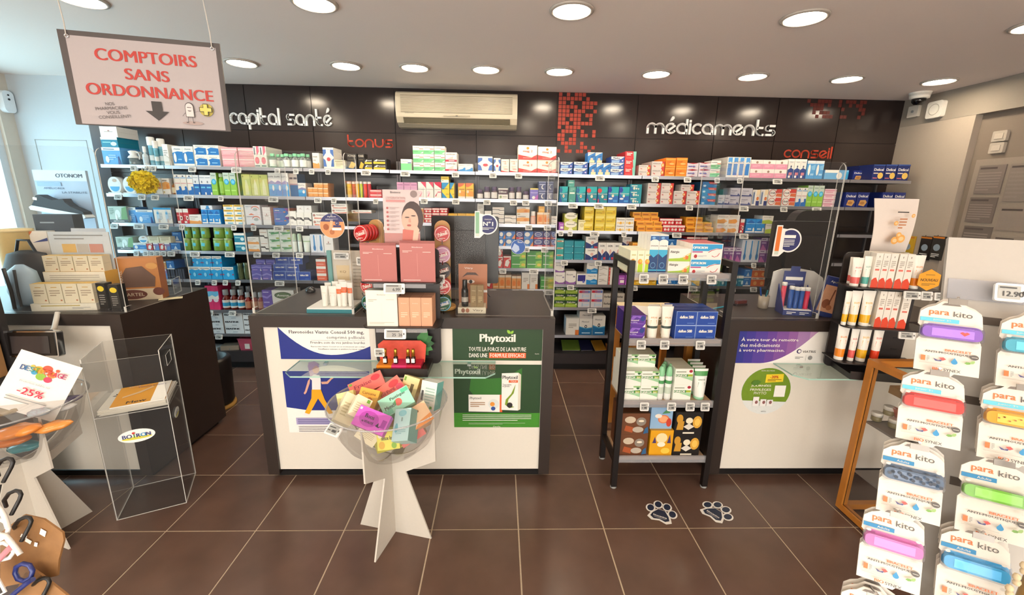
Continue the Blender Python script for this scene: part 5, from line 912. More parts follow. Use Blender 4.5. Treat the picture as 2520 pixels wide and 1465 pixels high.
# ================================================================ glass ledges and black display towers on the counter fronts
def ledge(label,x0,x1,z=.76):
    t=thing('glass_ledge',label,'ledge',((x0+x1)/2,-.031,z)); c=(x0+x1)/2; m=MB(); P=[(x0-c,0),(x0-c,-.17),(x0-c+.05,-.225),(x1-c-.05,-.225),(x1-c,-.17),(x1-c,0)]
    m.prism(P[::-1],0,.008,GLASS,'z',mat('a8cfc0',.1,grain=0)); m.build('shelf',t)
    for x in (x0-c+.15,x1-c-.15): MB().box((x-.01,-.03,-.012),(x+.01,0,0),CHROME).build('bracket',t)
ledge('glass bag ledge on the front of the central counter',.56,1.67); ledge('glass bag ledge on the front of the counter by the rack',3.3,4.25)
TB=mat('26201f',.4,grain=.08)
def tower(label,x0,x1,zt,shelves,z0=.7685,yb=-.06):
    c=(x0+x1)/2; w=(x1-x0)/2; t=thing('display_tower',label,'display stand',(c,yb,z0)); m=MB(); r=.03
    m.rbox((-w,-.012,0),(w,0,zt-z0),.03,TB,'y'); m.build('back_panel',t)
    sm=MB().box((-.015,-.0135,0),(.015,-.0118,.006),BLACK).mesh('slot')
    for k in range(9):
        for q in (-1,1): inst(sm,'slot',t,(q*w-q*.045,0,.06+k*.065))
    for z,d,e in shelves:
        m=MB(); P=[(-w-e,-.012),(-w-e,-d+.04)]+[(-w-e+.04-.04*math.cos(a),-d+.04-.04*math.sin(a)) for a in [i*math.pi/10 for i in range(1,6)]]+[(w+e-.04+.04*math.sin(a),-d+.04-.04*math.cos(a)) for a in [i*math.pi/10 for i in range(0,6)]]+[(w+e,-.012)]
        m.prism(P[::-1],z-z0-.006,z-z0,TB,'z'); m.build('shelf',t)
    m=MB(); m.box((-w*.8,-.2,0),(w*.75,-.012,.03),TB); m.box((-w*.8,-.2,.03),(w*.75,-.195,.045),TB); m.build('base_tray',t)
    return t
tower('black display tower with pink face-mask sachets on the central counter front',1.005,1.365,1.42,[(1.262,.17,.02),(1.03,.18,.02)])
def gput(k,pxa,pxb,pyt,Y,z0,where,cols=1,rows=1,dep=.08,back=0,rz=0,on=None):
    A=atY(pxa,pyt,Y); B=atY(pxb,pyt,Y); w=(B.x-A.x)/cols; zt=(A.z+B.z)/2; h=(zt-z0)/rows; out=[]
    for bk in range(back+1):
        for i in range(cols):
            for r in range(rows):
                d=dep if DES[k]['parts'] is None else min(w*.98,.2)
                out.append(put(k,A.x+i*w+.0008,A.x+(i+1)*w-.0008,z0+r*h+.0003,z0+(r+1)*h,Y+bk*(d+.002),d,where,rz))
    return out
D('sachet','flat pink face-mask sachet','sachet','b0645e',('t','Biodance',.5,.9,.3,.03,'ead2cc'),('l',.08,.76,.35,.82,2,'e6bdb4'),('r',.65,.77,.88,.785,'e6bdb4'),('r',.49,.15,.495,.74,'d99a92'),('l',.08,.03,.9,.07,1,'e6bdb4'),nm='sachet')
D('whitepack','white face-mask carton','carton','efe9da',('t','Biodance',.5,.88,.26,.03,'8a8478'),('l',.08,.68,.35,.76,2,'b8b0a0'),('r',.65,.74,.9,.75,'b8b0a0'),('r',.49,.15,.495,.66,'ddd6c6'),('l',.08,.05,.88,.12,2,'c8c0b0'))
D('peachbox','tall peach serum carton','carton','dca07c',('t','Biodance',.5,.8,.5,.025,'f7d9c2'),('l',.2,.3,.8,.5,3,'f4cdb0'),('r',.1,.45,.9,.455,'e0a07a'))
for k in range(4):
    gput('sachet',884,974,604-k*2,-.205+k*.012,1.2622,'on the tower\'s upper shelf, window side',dep=.006); gput('sachet',982,1070,599-k*2,-.205+k*.012,1.2622,'on the tower\'s upper shelf, rack side',dep=.006)
gput('whitepack',898,976,715,-.215,1.0302,'on the tower\'s lower shelf',dep=.06); gput('peachbox',979,1063,733,-.21,1.0302,'on the tower\'s lower shelf',3,dep=.06,back=1)
ptag((1.165,-.243,1.235),.105,.052,'under the pink sachets',(-.2,0,0),'6.99'); ptag((1.16,-.248,1.0),.11,.052,'under the peach cartons',(-.2,0,0),'25  26')
for z,n in ((1.25,'upper'),(1.016,'lower')): MB().box((1.06,-.24,z-.012),(1.32,-.236,z+.008),FROST).build('label_strip').parent=None
for o in [o for o in COL.objects if o.name.startswith('label_strip')]: tag(o,'clear label strip on the %s shelf of the central tower'%('upper' if o.location.z==0 and o.data.vertices[0].co.z>1.2 else 'lower'),'label strip')
# poster holder on the tower
t=thing('poster_holder','clear holder with a pink skincare poster of a face on the tower','poster holder',(1.19,-.13,1.4205)); acryl(MB(),(-.115,-.006,0),(.115,-.003,.31)).build('holder',t); MB().box((-.09,-.002,.02),(.09,0,.295),mat('e6cfcc',.5)).build('sheet',t)
m=MB(); p=Pr(m,(-.09,-.0025,.02),eps=.0004); sk=mat('e2b6a0',.55,grain=.04); hr=mat('4a3836',.6,grain=0)
p.rect(0,0,.18,.06,mat('c98a84',.55,grain=0)); p.ell(.145,.135,.055,.085,hr); p.ell(.132,.125,.042,.06,sk); p.poly([(.1,.06),(.16,.07),(.175,.12),(.12,.1)],sk); p.ell(.118,.14,.012,.003,hr); p.ell(.15,.148,.012,.003,hr); p.ell(.127,.1,.011,.005,mat('b8584c',.5,grain=0)); p.poly([(.126,.135),(.134,.135),(.138,.115),(.124,.115)],mat('d49e88',.5,grain=0))
p.poly([(.09,.02),(.15,.02),(.15,.075),(.095,.08)],mat('c46e62',.55,grain=0)); p.poly([(.14,.01),(.165,.01),(.178,.08),(.165,.1),(.15,.08)],sk); p.text('Biodance',.065,.262,.05,.01,TXT); p.text("L'HYDRATATION",.065,.235,.095,.011,mat('b07a78',.5,grain=0)); p.rect(.017,.215,.11,.225,mat('c98a88',.5,grain=0)); p.ell(.155,.255,.017,.017,mat('8a7876',.5,grain=0))
for k in range(6): p.ell(.022,.185-k*.021,.0055,.0055,mat('b05c5c',.5,grain=0)); p.lines(.034,.177-k*.021,.08,.191-k*.021,2,mat('b8a4a2',.5,grain=0))
m.build('print',t)
# lip-oil display on the base tray
t=thing('lip_oil_display','orange and pink lip oil display card with palm backing on the tower tray','display',(1.165,-.2,.802)); cs=['e8891c','d8306c','c42040']
m=MB()
for i,c in enumerate(cs): m.box((-.115+i*.0767,-.035,0),(-.115+(i+1)*.0767,.06,.02),mat(c,.4))
m.build('tray',t); m=MB(); m.prism([(-.12,.0),(.12,0),(.13,.1),(.1,.125),(-.1,.125),(-.13,.1)],.06,.065,mat('d8503c',.45,grain=.3,scale=30),'y'); m.build('card',t)
m=MB(); m.prism([(-.1,0),(.12,0),(.12,.2),(-.1,.2)],.09,.094,mat('16241a',.45),'y'); p=Pr(m,(0,.09,0),eps=.0005); p.text('sublime les lèvres',0,.17,.15,.018,mat('b8a870',.5,grain=0))
for k in range(5): leaf(p,.08,.1,.09,mat(('2f6a34','3f8040','2a5a30')[k%3],.5,grain=0),-.9+k*.45)
p.ell(-.02,.19,.018,.012,mat('d08a3a',.5,grain=0)); m.build('backing_card',t)
lo_=MB().lathe([(.011,0),(.012,.002),(.012,.035),(.009,.04)],mat('2a1414',.1,grain=0),12); lc=MB().lathe([(.009,.04),(.009,.078),(.007,.08)],mat('c9983a',.25,.8,grain=0),12); ll=MB().box((-.009,-.0135,.008),(.009,-.011,.03),PAPER)
me3=[(n,b.mesh(n)) for n,b in (('vial',lo_),('cap',lc),('label',ll))]
for x,n in ((-.075,'in the orange section'),(-.02,'in the pink section'),(.045,'first in the red section'),(.072,'second in the red section')):
    v=thing('lip_oil','small dark lip oil vial with gold cap '+n,'lip oil',(1.165+x,-.205,.8225),group='lip oil vials'); [inst(me,nn,v) for nn,me in me3]
ptag((1.075,-.246,.9),.05,.045,'on the orange lip oil card',(0,0,0)); ptag((1.2,-.27,.745),.055,.05,'below the glass ledge')
# round tins on wooden stands
WOOD=mat('c99a5c',.45,grain=.2,scale=14)
def tins(label,x,y,rz,spec,side):
    t=thing('tin_stand',label,'display stand',(x,y,1.0302),rz); m=MB(); m.rbox((-.045,.02,0),(.045,.04,.52),.044,WOOD,'y'); m.build('plank',t); MB().lathe([(.07,0),(.075,.005),(.075,.018),(.07,.022)],WOOD,22,(0,.0,0)).build('base',t)
    for k,(tk,z,n) in enumerate(spec):
        pg=MB().tube([(0,.02,z-.048),(0,-.12,z-.05),(0,-.13,z-.03)],.003,CHROME,6).build('peg',t)
        for j in range(n):
            d=get(tk); o=bpy.data.objects.new('sweet_tin',None); COL.objects.link(o); o.empty_display_size=.02; R_=Matrix.Rotation(rz,4,'Z'); q=R_@Vector((0,-.005-.027*(j+1),0)); o.location=(x+q.x,y+q.y,1.0302+z-.045); o.rotation_euler=(0,0,rz); o.scale=(.09,.025,.09)
            tag(o,'%s, %s, peg at %s of %s'%(d['desc'],('front one' if j==n-1 else '%s from plank'%ORD[j]),('foot','lower part','middle','upper part','top')[4-k],side),'tin','round sweet tins'); [inst(me,nn,o) for nn,me in d['me']]
tins('wooden peg stand of round sweet tins behind the tower, window side',.96,.15,-.35,[('tinr',.45,4),('tiny',.345,2),('tiny',.245,2),('tinr',.15,3),('tinb',.05,3)],'window-side stand')
tins('wooden peg stand of round sweet tins behind the tower, rack side',1.355,.15,.12,[('tinr',.45,2),('tinp',.335,3),('tink',.24,2),('tinw',.15,3),('tinb',.05,3)],'rack-side stand')
ptag((.93,.02,1.33),.06,.05,'on the window-side tin stand',(0,0,-.3)); ptag((1.345,.02,1.215),.05,.05,'on the rack-side tin stand',(0,0,.1))
# cream tube display
t=thing('cream_tray','white and teal counter tray holding cream tubes','display tray',(.73,.09,1.0302)); MB().box((-.13,-.07,0),(.125,.13,.022),mat('1f7f88',.45)).box((-.128,-.068,.022),(.123,.128,.03),PAPER).build('tray',t)
m=MB(); m.box((-.05,.15,0),(.19,.156,.33),mat('cfc4b4',.5)); m.box((-.075,.135,0),(-.05,.156,.33),mat('5f9a98',.5)); p=Pr(m,(-.05,.15,0),eps=.0006); p.poly([(.03,.02),(.09,.02),(.1,.24),(.02,.24)],mat('d8bf94',.5,grain=0)); p.text('KQ',.06,.2,.035,.015,mat('8a6a3a',.5,grain=0)); p.lines(.12,.1,.22,.27,8,mat('a89c8c',.5,grain=0),.3); m.build('back_card',t)
for k,(a,b,tp,tk) in enumerate(((785,803,705,'kqp'),(803,826,706,'kqp'),(823,838,700,'kq'),(832,851,695,'kq'),(850,866,697,'kq'))): gput(tk,a,b,tp,.055,1.0606,'in the teal counter tray',dep=.035)
for a,b,tp,tk in ((795,812,697,'kqp'),(813,830,694,'kqp'),(829,847,690,'kq'),(846,862,692,'kqp')): gput(tk,a,b,tp,.11,1.0606,'in the teal tray\'s rear row',dep=.035)
ptag((.745,.22,1.33),.09,.04,'on the cream tube card',(0,0,0))
t=thing('computer_mouse','glossy black computer mouse on the central counter','computer mouse',(.39,.56,1.0302),.5); m=MB().lathe([(.03,0),(.034,.008),(.03,.022),(.016,.032),(0,.035)],mat('15100f',.1,grain=0),18,sx=1,sy=1.6); m.build('shell',t); MB().lathe([(.004,0),(.004,.006)],GREYL,10).xf(Matrix.Translation((-.003,-.022,.03))@Matrix.Rotation(math.pi/2,4,'Y')).build('wheel',t)
# brow make-up display
t=thing('makeup_tray','cream make-up tray with a portrait backing on the central counter','display tray',(1.53,.09,1.0302)); MB().box((-.08,-.045,0),(.08,.07,.035),mat('dcd0b4',.5)).build('tray',t)
m=MB(); p=Pr(m,(-.08,-.045,0),eps=.0005); p.text('Vitry',.115,.018,.06,.016,mat('5a4a34',.5,grain=0)); p.ell(.03,.018,.011,.013,mat('8a5236',.5,grain=0)); p.ell(.055,.018,.011,.013,mat('a86a48',.5,grain=0)); m.build('print',t)
m=MB(); m.box((-.085,.07,0),(.085,.075,.27),mat('b9744c',.5,grain=.15,scale=12)); p=Pr(m,(-.085,.07,0),eps=.0006); p.poly([(.02,.19),(.05,.22),(.1,.22),(.12,.2),(.1,.205),(.05,.205)],mat('4a2a1c',.5,grain=0)); p.ell(.07,.165,.025,.011,mat('e8d8c8',.5,grain=0)); p.ell(.072,.165,.01,.011,mat('2a1a14',.5,grain=0)); p.poly([(.03,.05),(.08,.06),(.1,.11),(.07,.15),(.05,.12)],mat('d08c62',.5,grain=0)); p.rect(.1,.1,.17,.115,PAPER); p.text('Vitry',.06,.245,.05,.013,PAPER); m.build('portrait_card',t)
U('browser','black cosmetic pump bottle','bottle',ubottle(mat('17120f',.15,grain=0),mat('120e0c',.2,grain=0),mat('2a2420',.3,grain=0),mat('b8b0a4',.5,grain=0),.26,.6,.7)); D('goldbox','slim gold cosmetic box','carton','8a6f42',('t','Vitry',.5,.75,.6,.06,'d9c9a0'),('l',.2,.2,.8,.5,4,'c0a878'))
gput('browser',1134,1152,690,.06,1.0655,'in the make-up tray',dep=.04); gput('goldbox',1157,1190,703,.06,1.0655,'in the make-up tray',2,dep=.04)
ptag((1.36,-.005,1.24),.05,.05,'beside the central screen edge',(0,0,0))
# monitors seen from behind
def monitor(label,x0,x1,z0,z1,y):
    t=thing('computer_monitor',label,'monitor',((x0+x1)/2,y,1.0302)); w=(x1-x0)/2; MB().rbox((-w,-.02,z0-1.03),(w,.015,z1-1.03),.015,mat('17110f',.3,grain=.05),'y').build('rear_shell',t); MB().rbox((-w*.6,-.05,z0-.96),(w*.6,-.02,z1-1.12),.03,mat('1c1513',.35),'y').build('vent_bulge',t); MB().box((-.03,-.03,.012),(.03,0,z0-.95),mat('1c1513',.35)).build('neck',t); MB().rbox((-.12,-.1,0),(.12,.08,.012),.03,mat('1c1513',.35)).build('foot',t)
    MB().tube([(.05,-.05,z0-.95),(.1,-.09,.1),(.16,-.02,.01)],.004,BLACK,6).build('cable',t)
monitor('black computer monitor seen from behind on the central counter',1.25,1.68,1.13,1.565,.45); monitor('black computer monitor seen from behind beside the orange-tube card',3.5,3.93,1.18,1.565,.48)
# fizzy tablet display, card, pens and board on the right counter
t=thing('tablet_tube_display','dark blue counter display of vitamin tablet tubes','display tray',(3.47,.11,1.0302),-.2); bl=mat('1f2f72',.45)
m=MB(); m.box((-.08,-.05,0),(.08,.06,.03),bl); m.prism([(-.05,.03),(.06,.03),(.06,.17)],-.082,-.078,bl,'x'); m.prism([(-.05,.03),(.06,.03),(.06,.17)],.078,.082,bl,'x'); m.box((-.078,-.04,.03),(.078,.055,.034),PAPER); p=Pr(m,(-.08,-.05,0),eps=.0006); p.lines(.02,.006,.07,.024,2,PAPER); p.lines(.09,.006,.14,.024,2,PAPER); m.build('tray',t)
m=MB(); m.prism([(-.06,.0),(.06,0),(.06,.25),(.025,.25),(.025,.28),(-.025,.28),(-.025,.25),(-.06,.25)],.06,.064,bl,'y'); p=Pr(m,(-.06,.06,0),eps=.0006); p.rect(.012,.195,.108,.215,PAPER); p.lines(.015,.165,.105,.175,1,mat('8a94c8',.5,grain=0)); m.build('back_card',t)
for k,(c,h,n) in enumerate((('d64a62',.15,'coral'),('1d4f9c',.135,'blue'),('1d4f9c',.13,'blue'),('1d4f9c',.13,'blue'),('d82a52',.13,'crimson'))):
    x=-.058+k*.029; q=Matrix.Rotation(-.2,4,'Z')@Vector((x,-.0+.035*(k==0),0)); v=thing('tablet_tube','%s tablet tube with white cap, %s from the back card'%(n,ORD[k]),'tablet tube',(3.47+q.x,.11+q.y,1.0645),group='tablet tubes in the blue display'); MB().lathe([(.0125,0),(.0135,.003),(.0135,h-.02)],mat(c,.3),14).build('body',v); MB().lathe([(.0145,h-.02),(.0145,h-.003),(.013,h)],PAPER,14).build('cap',v)
t=thing('tissue_card','navy card box with a nose-spray portrait leaning by the tablet tubes','display card',(3.61,.06,1.0302),-.55,rot=(.0,.18,-.45)); m=MB(); m.prism([(-.05,0),(.05,0),(.05,.24),(-.05,.24)],-.015,.015,bl,'y'); p=Pr(m,(-.05,-.015,0),eps=.0006); p.rect(.006,.03,.094,.19,mat('d39a76',.5,grain=.08)); p.ell(.04,.08,.02,.028,mat('8a4a26',.5,grain=0)); p.ell(.06,.06,.014,.016,mat('b06a40',.5,grain=0)); p.poly([(.05,.08),(.056,.08),(.062,.17),(.055,.17)],mat('7a4226',.5,grain=0)); p.ell(.082,.14,.012,.012,bl); p.text('Aptonia',.05,.212,.06,.016,PAPER); m.build('card',t)
t=thing('arched_board','plain white arched board standing behind the tablet tubes','board',(3.56,.25,1.0302),-.1); m=MB(); m.prism([(-.16,0),(.17,0),(.17,.14),(.15,.2),(.09,.24),(0,.255),(-.1,.25),(-.15,.23)],-.004,.004,PAPER,'y'); m.build('sheet',t); MB().box((-.05,.004,0),(.05,.08,.004),PAPER).build('foot',t)
t=thing('pen_cup','clear pen cup with black pens on the right counter','pen cup',(3.36,.24,1.0302)); MB().lathe([(.028,0),(.03,.004),(.032,.08),(.029,.08),(.027,.006)],mat('b8a894',.25,trans=.3),16).build('cup',t)
for k,(dx,dy,c,l) in enumerate(((.01,.0,'140e0e',.17),(-.012,.008,'1c4fa0',.13),(.0,-.012,'2f8f9c',.12),(.014,.012,'140e0e',.15))): MB().tube([(dx*.3,dy*.3,.008),(dx*2,dy*2,l)],.005,mat(c,.3),8).build('pen',t)
t=thing('ballpoint_pen','turquoise ballpoint pen lying on the right counter','pen',(3.07,.22,1.0355),.5); MB().tube([(-.055,0,0),(.05,0,0)],.0045,mat('2fb0c8',.3),8).build('barrel',t); MB().tube([(.05,0,0),(.068,0,0)],[.0045,.0012],mat('1f90a8',.3),8).build('tip',t)
t=thing('stapler','small dark red stapler beside the pen cup','stapler',(3.25,.3,1.0302),.3); MB().rbox((-.05,-.015,0),(.05,.015,.012),.01,mat('2a1614',.3)).build('base',t); MB().rbox((-.045,-.014,.014),(.045,.014,.034),.012,mat('5a1f1c',.25)).build('arm',t)
# black chair behind the right counter
t=thing('office_chair','black high-backed office chair behind the right counter','chair',(4.35,1.3,0),.3); m=MB().rbox((-.24,-.04,.62),(.24,.04,1.62),.12,mat('120d0c',.35,grain=.2,scale=20),'y'); m.build('backrest',t); MB().rbox((-.25,-.52,.46),(.25,-.03,.56),.08,mat('120d0c',.4)).build('seat',t); MB().lathe([(.03,.08),(.03,.46)],BLACK,12,(0,-.28,0)).build('column',t)
for k in range(5): a=k*2*math.pi/5; MB().tube([(0,-.28,.1),(.28*math.cos(a),-.28+.28*math.sin(a),.06)],.02,BLACK,8).build('foot_spoke',t); MB().lathe([(0,0),(.028,.01),(.028,.045),(0,.055)],BLACK,10,(.28*math.cos(a),-.28+.28*math.sin(a),0)).build('caster',t)
for s in (-1,1): MB().tube([(s*.25,-.05,.85),(s*.3,-.15,.78),(s*.3,-.38,.76),(s*.26,-.4,.54)],.018,BLACK,8).build('armrest',t)

# ================================================================ black metal rack with wooden shelves
BK=mat('120c0b',.4,grain=.05); SH_=mat('c2a07c',.5,grain=.18,scale=12); GX0,GX1,GY0,GY1=2.385,2.935,-.12,.17
t=thing('metal_rack','black metal floor rack with pale wooden shelves of boxes','rack',((GX0+GX1)/2,(GY0+GY1)/2,0)); gc=((GX0+GX1)/2,(GY0+GY1)/2)
def gb(a,b,n,m=BK): return MB().box((a[0]-gc[0],a[1]-gc[1],a[2]),(b[0]-gc[0],b[1]-gc[1],b[2]),m).build(n,t)
for x in (GX0,GX1):
    for y in (GY0,GY1): gb((x-.016,y-.016,.012),(x+.016,y+.016,1.375),'post'); MB().lathe([(.018,0),(.02,.004),(.016,.012)],GREYL,12,(x-gc[0],y-gc[1],0)).build('foot',t)
    gb((x-.016,GY0+.016,1.343),(x+.016,GY1-.016,1.375),'top_rail'); gb((x-.012,GY0+.016,.16),(x+.012,GY1-.016,.185),'bottom_rail')
gb((GX0+.016,GY1-.01,1.343),(GX1-.016,GY1+.01,1.375),'back_rail')
GZ=[1.302,.934,.562,.205]
for z in GZ:
    gb((GX0+.017,GY0-.002,z-.018),(GX1-.017,GY1,z),'shelf',SH_); MB().box((GX0-gc[0]+.012,GY0-gc[1]-.014,z-.03),(GX1-gc[0]-.005,GY0-gc[1]-.003,z+.012),FROST).build('label_rail',t)
gwh=['top shelf of black rack','second shelf of black rack','third shelf of black rack','lowest shelf of black rack']
YG=-.108
gput('yelspray',1552,1605,617,YG,GZ[0]+.0005,gwh[0],3,dep=.045,back=4); gput('navyspray',1602,1647,578,YG,GZ[0]+.0005,gwh[0],2,dep=.05,back=3); gput('alair',1648,1702,612,YG,GZ[0]+.0005,gwh[0],1,2,dep=.05,back=2); gput('optic',1704,1781,600,YG,GZ[0]+.0005,gwh[0],1,2,dep=.05,back=3)
gput('paracet',1544,1591,776,YG,GZ[1]+.0005,gwh[1],1,2,dep=.05,back=3); gput('amil',1598,1631,757,YG,GZ[1]+.0005,gwh[1]); gput('amil',1634,1664,757,YG,GZ[1]+.0005,gwh[1]); gput('amil',1600,1628,752,YG+.07,GZ[1]+.0005,gwh[1]); gput('amil',1632,1660,752,YG+.07,GZ[1]+.0005,gwh[1]); gput('daflon',1666,1768,767,YG,GZ[1]+.0005,gwh[1],2,2,dep=.06,back=2)
gput('ginkor',1536,1624,914,YG,GZ[2]+.0005,gwh[2],2,2,dep=.055,back=3); gput('aerosol',1624,1662,905,YG,GZ[2]+.0005,gwh[2],2); gput('aerosol',1628,1664,899,YG+.05,GZ[2]+.0005,gwh[2],2); gput('aerosol',1632,1666,893,YG+.1,GZ[2]+.0005,gwh[2],2); gput('ginkorr',1663,1708,908,YG,GZ[2]+.0005,gwh[2],1,2,dep=.055,back=2)
for k in range(4): gput('gink_tube',1716-k*6,1751-k*7,913-k*8,YG+k*.06,GZ[2]+.0005,gwh[2])
for k in range(2):  # third layer of the green boxes, set further back
    A=atY(1536+k*44,884,YG); B=atY(1580+k*44,884,YG); zz=max(q[4] for q in TOPS if abs(q[0]-A.x)<.03 and q[2]>-.15 and q[4]<.9); [put('ginkor',A.x,B.x,zz+.0003,zz+.078,YG+.06+j*.057,.055,gwh[2]) for j in range(2)]
D('choc','brown patterned sweet box','carton','6a3f24',('e',.3,.7,.2,.16,'c9b8a0'),('e',.7,.62,.18,.2,'8a8074'),('e',.7,.65,.1,.05,'efe0c8'),('p','a8522a',.1,.2,.4,.1,.45,.35,.15,.45),('e',.6,.25,.2,.14,'b8ac9c'),('p','2f5f8a',.8,.05,.98,.1,.95,.4,.85,.3),top='5a3820'); D('grape','pale blue grapefruit sweet box','carton','8fb4d6',('e',.6,.45,.26,.2,'e07a4a'),('e',.6,.45,.2,.15,'f0a878'),('e',.35,.6,.16,.1,'f0e6d8'),('p','4f8f5c',.5,.7,.9,.75,.7,.9),('e',.85,.3,.12,.2,'c8402c'),top='a4c2de'); D('yelsweet','yellow flowered sweet box','carton','e0a016',('e',.5,.7,.25,.2,'f0dca8'),('p','4a3a6a',.1,.5,.2,.75,.28,.5),('p','4a3a6a',.75,.5,.85,.85,.92,.5),('e',.5,.45,.18,.1,'f4ead0'),('e',.7,.2,.2,.12,'f0c84a')); D('sunbox','black box with gold sun and bear','carton','15100e',('e',.8,.55,.17,.28,'d9a23a'),('e',.8,.55,.1,.17,'efc25a'),('e',.15,.7,.12,.2,'c9922e'),('p','c9922e',.05,.2,.3,.2,.32,.6,.1,.6),('e',.5,.62,.13,.14,'efe2c4'),('p','ded6c8',.3,.35,.5,.2,.7,.35,.5,.5),('r',.3,.03,.72,.1,'efe6d0'))
gput('choc',1532,1601,1018,YG,GZ[3]+.0005,gwh[3],1,2,dep=.1,back=1); gput('yelsweet',1602,1659,1060,YG,GZ[3]+.0005,gwh[3],dep=.1); zz=TOPS[-1][4]; A=atY(1604,1003,YG+.02); B=atY(1658,1003,YG+.02); put('grape',A.x,B.x,zz+.0003,A.z,YG+.02,.1,gwh[3]); gput('sunbox',1665,1733,1015,YG,GZ[3]+.0005,gwh[3],1,2,dep=.1,back=1)
for zi,L_ in enumerate(((1585,1633,1682,1752),(1579,1637,1725),(1587,1654,1700,1737))):
    for px in L_: q=atY(px,(676,832,984)[zi],GY0-.018); ptag((q.x,GY0-.0165,GZ[zi]-.022),.052,.05,gwh[zi],(-.12,0,0))

# ================================================================ sun-care tower at the right
TH=-.2; TO=Vector((3.76,-.085,0)); TR=Vector((math.cos(TH),math.sin(TH),0)); TN=Vector((math.sin(TH),-math.cos(TH),0))
tw_=tower('black display tower of sun cream tubes on the right counter front',3.58,3.96,1.43,[(1.262,.17,.02),(1.05,.18,.02),(.85,.18,.02)]); tw_.location=(TO.x,TO.y-.01,.7685); tw_.rotation_euler=(0,0,TH)
swh=['upper shelf of sun-care tower','middle shelf of sun-care tower','lower shelf of sun-care tower']
def tput(k,pa,pb,pt,off,z0,where,cols=1,dep=.05,back=0):
    q0=TO+TN*off
    def hit(px,py): d=ray(px,py); return CAM+d*((q0-CAM).dot(TN)/d.dot(TN))
    A=hit(pa,pt); B=hit(pb,pt); a=(A-TO).dot(TR); b=(B-TO).dot(TR); w=(b-a)/cols; h=(A.z+B.z)/2-z0
    for bk in range(back+1):
        for i in range(cols):
            d=dep if DES[k]['parts'] is None else min(w*.98,.06); c=TO+TR*(a+(i+.5)*w)+TN*(off-bk*(d+.003)); o=put(k,c.x-w/2+.001,c.x+w/2-.001,z0+.0003,z0+h,c.y,d,where,TH)
D('sunpouch','white sun-care carton with red foot','carton','ebe4d8',('p','d8401c',0,0,1,0,1,.16,.6,.3,.3,.28,0,.22),('e',.5,.9,.05,.03,'7a7468'),('r',.2,.5,.8,.55,'d86a5a'),('l',.2,.6,.8,.8,4,'a8a094'))
for a,b,tp,k,bk in ((2098,2122,634,'tsunr',1),(2106,2136,636,'tsunr',0),(2134,2157,632,'tsunt',0),(2258,2290,630,'tsuno',0)): tput(k,a,b,tp,.15-.07*bk,1.2625,swh[0])
tput('sunpouch',2158,2214,624,.155,1.2625,swh[0],3,back=1); tput('sunpouch',2216,2256,626,.155,1.2625,swh[0],2)
for a,b,k in ((2086,2104,'tsuny'),(2104,2132,'tsuny'),(2132,2166,'tsuny')): tput(k,a,b,718,.155,1.0505,swh[1])
tput('sunpouch',2168,2222,718,.155,1.0505,swh[1],3); tput('sunpouch',2224,2246,730,.155,1.0505,swh[1])
for a,b,tp,k in ((2070,2102,802,'tsuno'),(2102,2124,808,'tsunr'),(2126,2158,802,'tsuny'),(2160,2188,804,'tsunred')): tput(k,a,b,tp,.155,.8505,swh[2])
hx=TO+TR*.13+TN*.172; t=thing('hexagon_tag','orange hexagon tag reading NOUVEAU on the sun-care tower','hanging tag',(hx.x,hx.y,1.318),TH); m=MB(); m.prism([(.055*math.cos(math.radians(a+30)),.055*math.sin(math.radians(a+30))) for a in range(0,360,60)],-.0015,0,mat('e8a01e',.5),'y'); p=Pr(m,(0,-.0015,0),eps=.0006); p.text('NOUVEAU',0,0,.075,.014,mat('5a4216',.5,grain=0),.01); p.lines(-.03,-.03,.03,-.016,2,mat('8a6a26',.5,grain=0)); p.rect(-.02,.025,.02,.028,mat('8a6a26',.5,grain=0)); m.build('card',t)
for s,w,k in ((.06,.075,0),(.125,.05,0),(.195,.075,0),(.08,.075,1)): q=TO+TR*s+TN*.186; ptag((q.x,q.y,(1.238,1.026)[k]),w,.04,swh[k],(-.2,0,TH))
t=thing('arched_poster','pale curved orange-fruit poster standing on the sun-care tower','poster',(3.8,-.072,1.4305)); m=MB(); N=10
for i in range(N):
    for s in (0,1):
        f=lambda k:(-.02*math.sin(math.pi*k/N)-.03*(k/N)**2,.285*k/N); a,b=f(i),f(i+1); off=.002*s; dx=lambda k:-.06*(k/N)
        Q=[(-.1+dx(i),a[0]+off,a[1]),(.1+dx(i)*.3,a[0]+off,a[1]),(.1+dx(i+1)*.3,b[0]+off,b[1]),(-.1+dx(i+1),b[0]+off,b[1])]; m.face(Q if s==0 else Q[::-1],mat('e8dcd2',.5,grain=.02),True)
m.build('sheet',t); m=MB(); p=Pr(m,(-.03,-.055,0),ex=(1,0,0),ey=(0,-.04,1),eps=.001)
for x,z,r in ((.0,.07,.02),(.03,.08,.022),(.012,.1,.014),(-.02,.16,.012),(.06,.2,.01)): p.ell(x,z,r,r,mat('ecae5c',.5,grain=0)); p.ell(x,z,r*.6,r*.5,mat('f2cf9a',.5,grain=0))
p.rect(-.03,.215,.03,.22,TXT); p.lines(-.01,.13,.03,.19,4,mat('c0805a',.5,grain=0)); m.build('print',t)
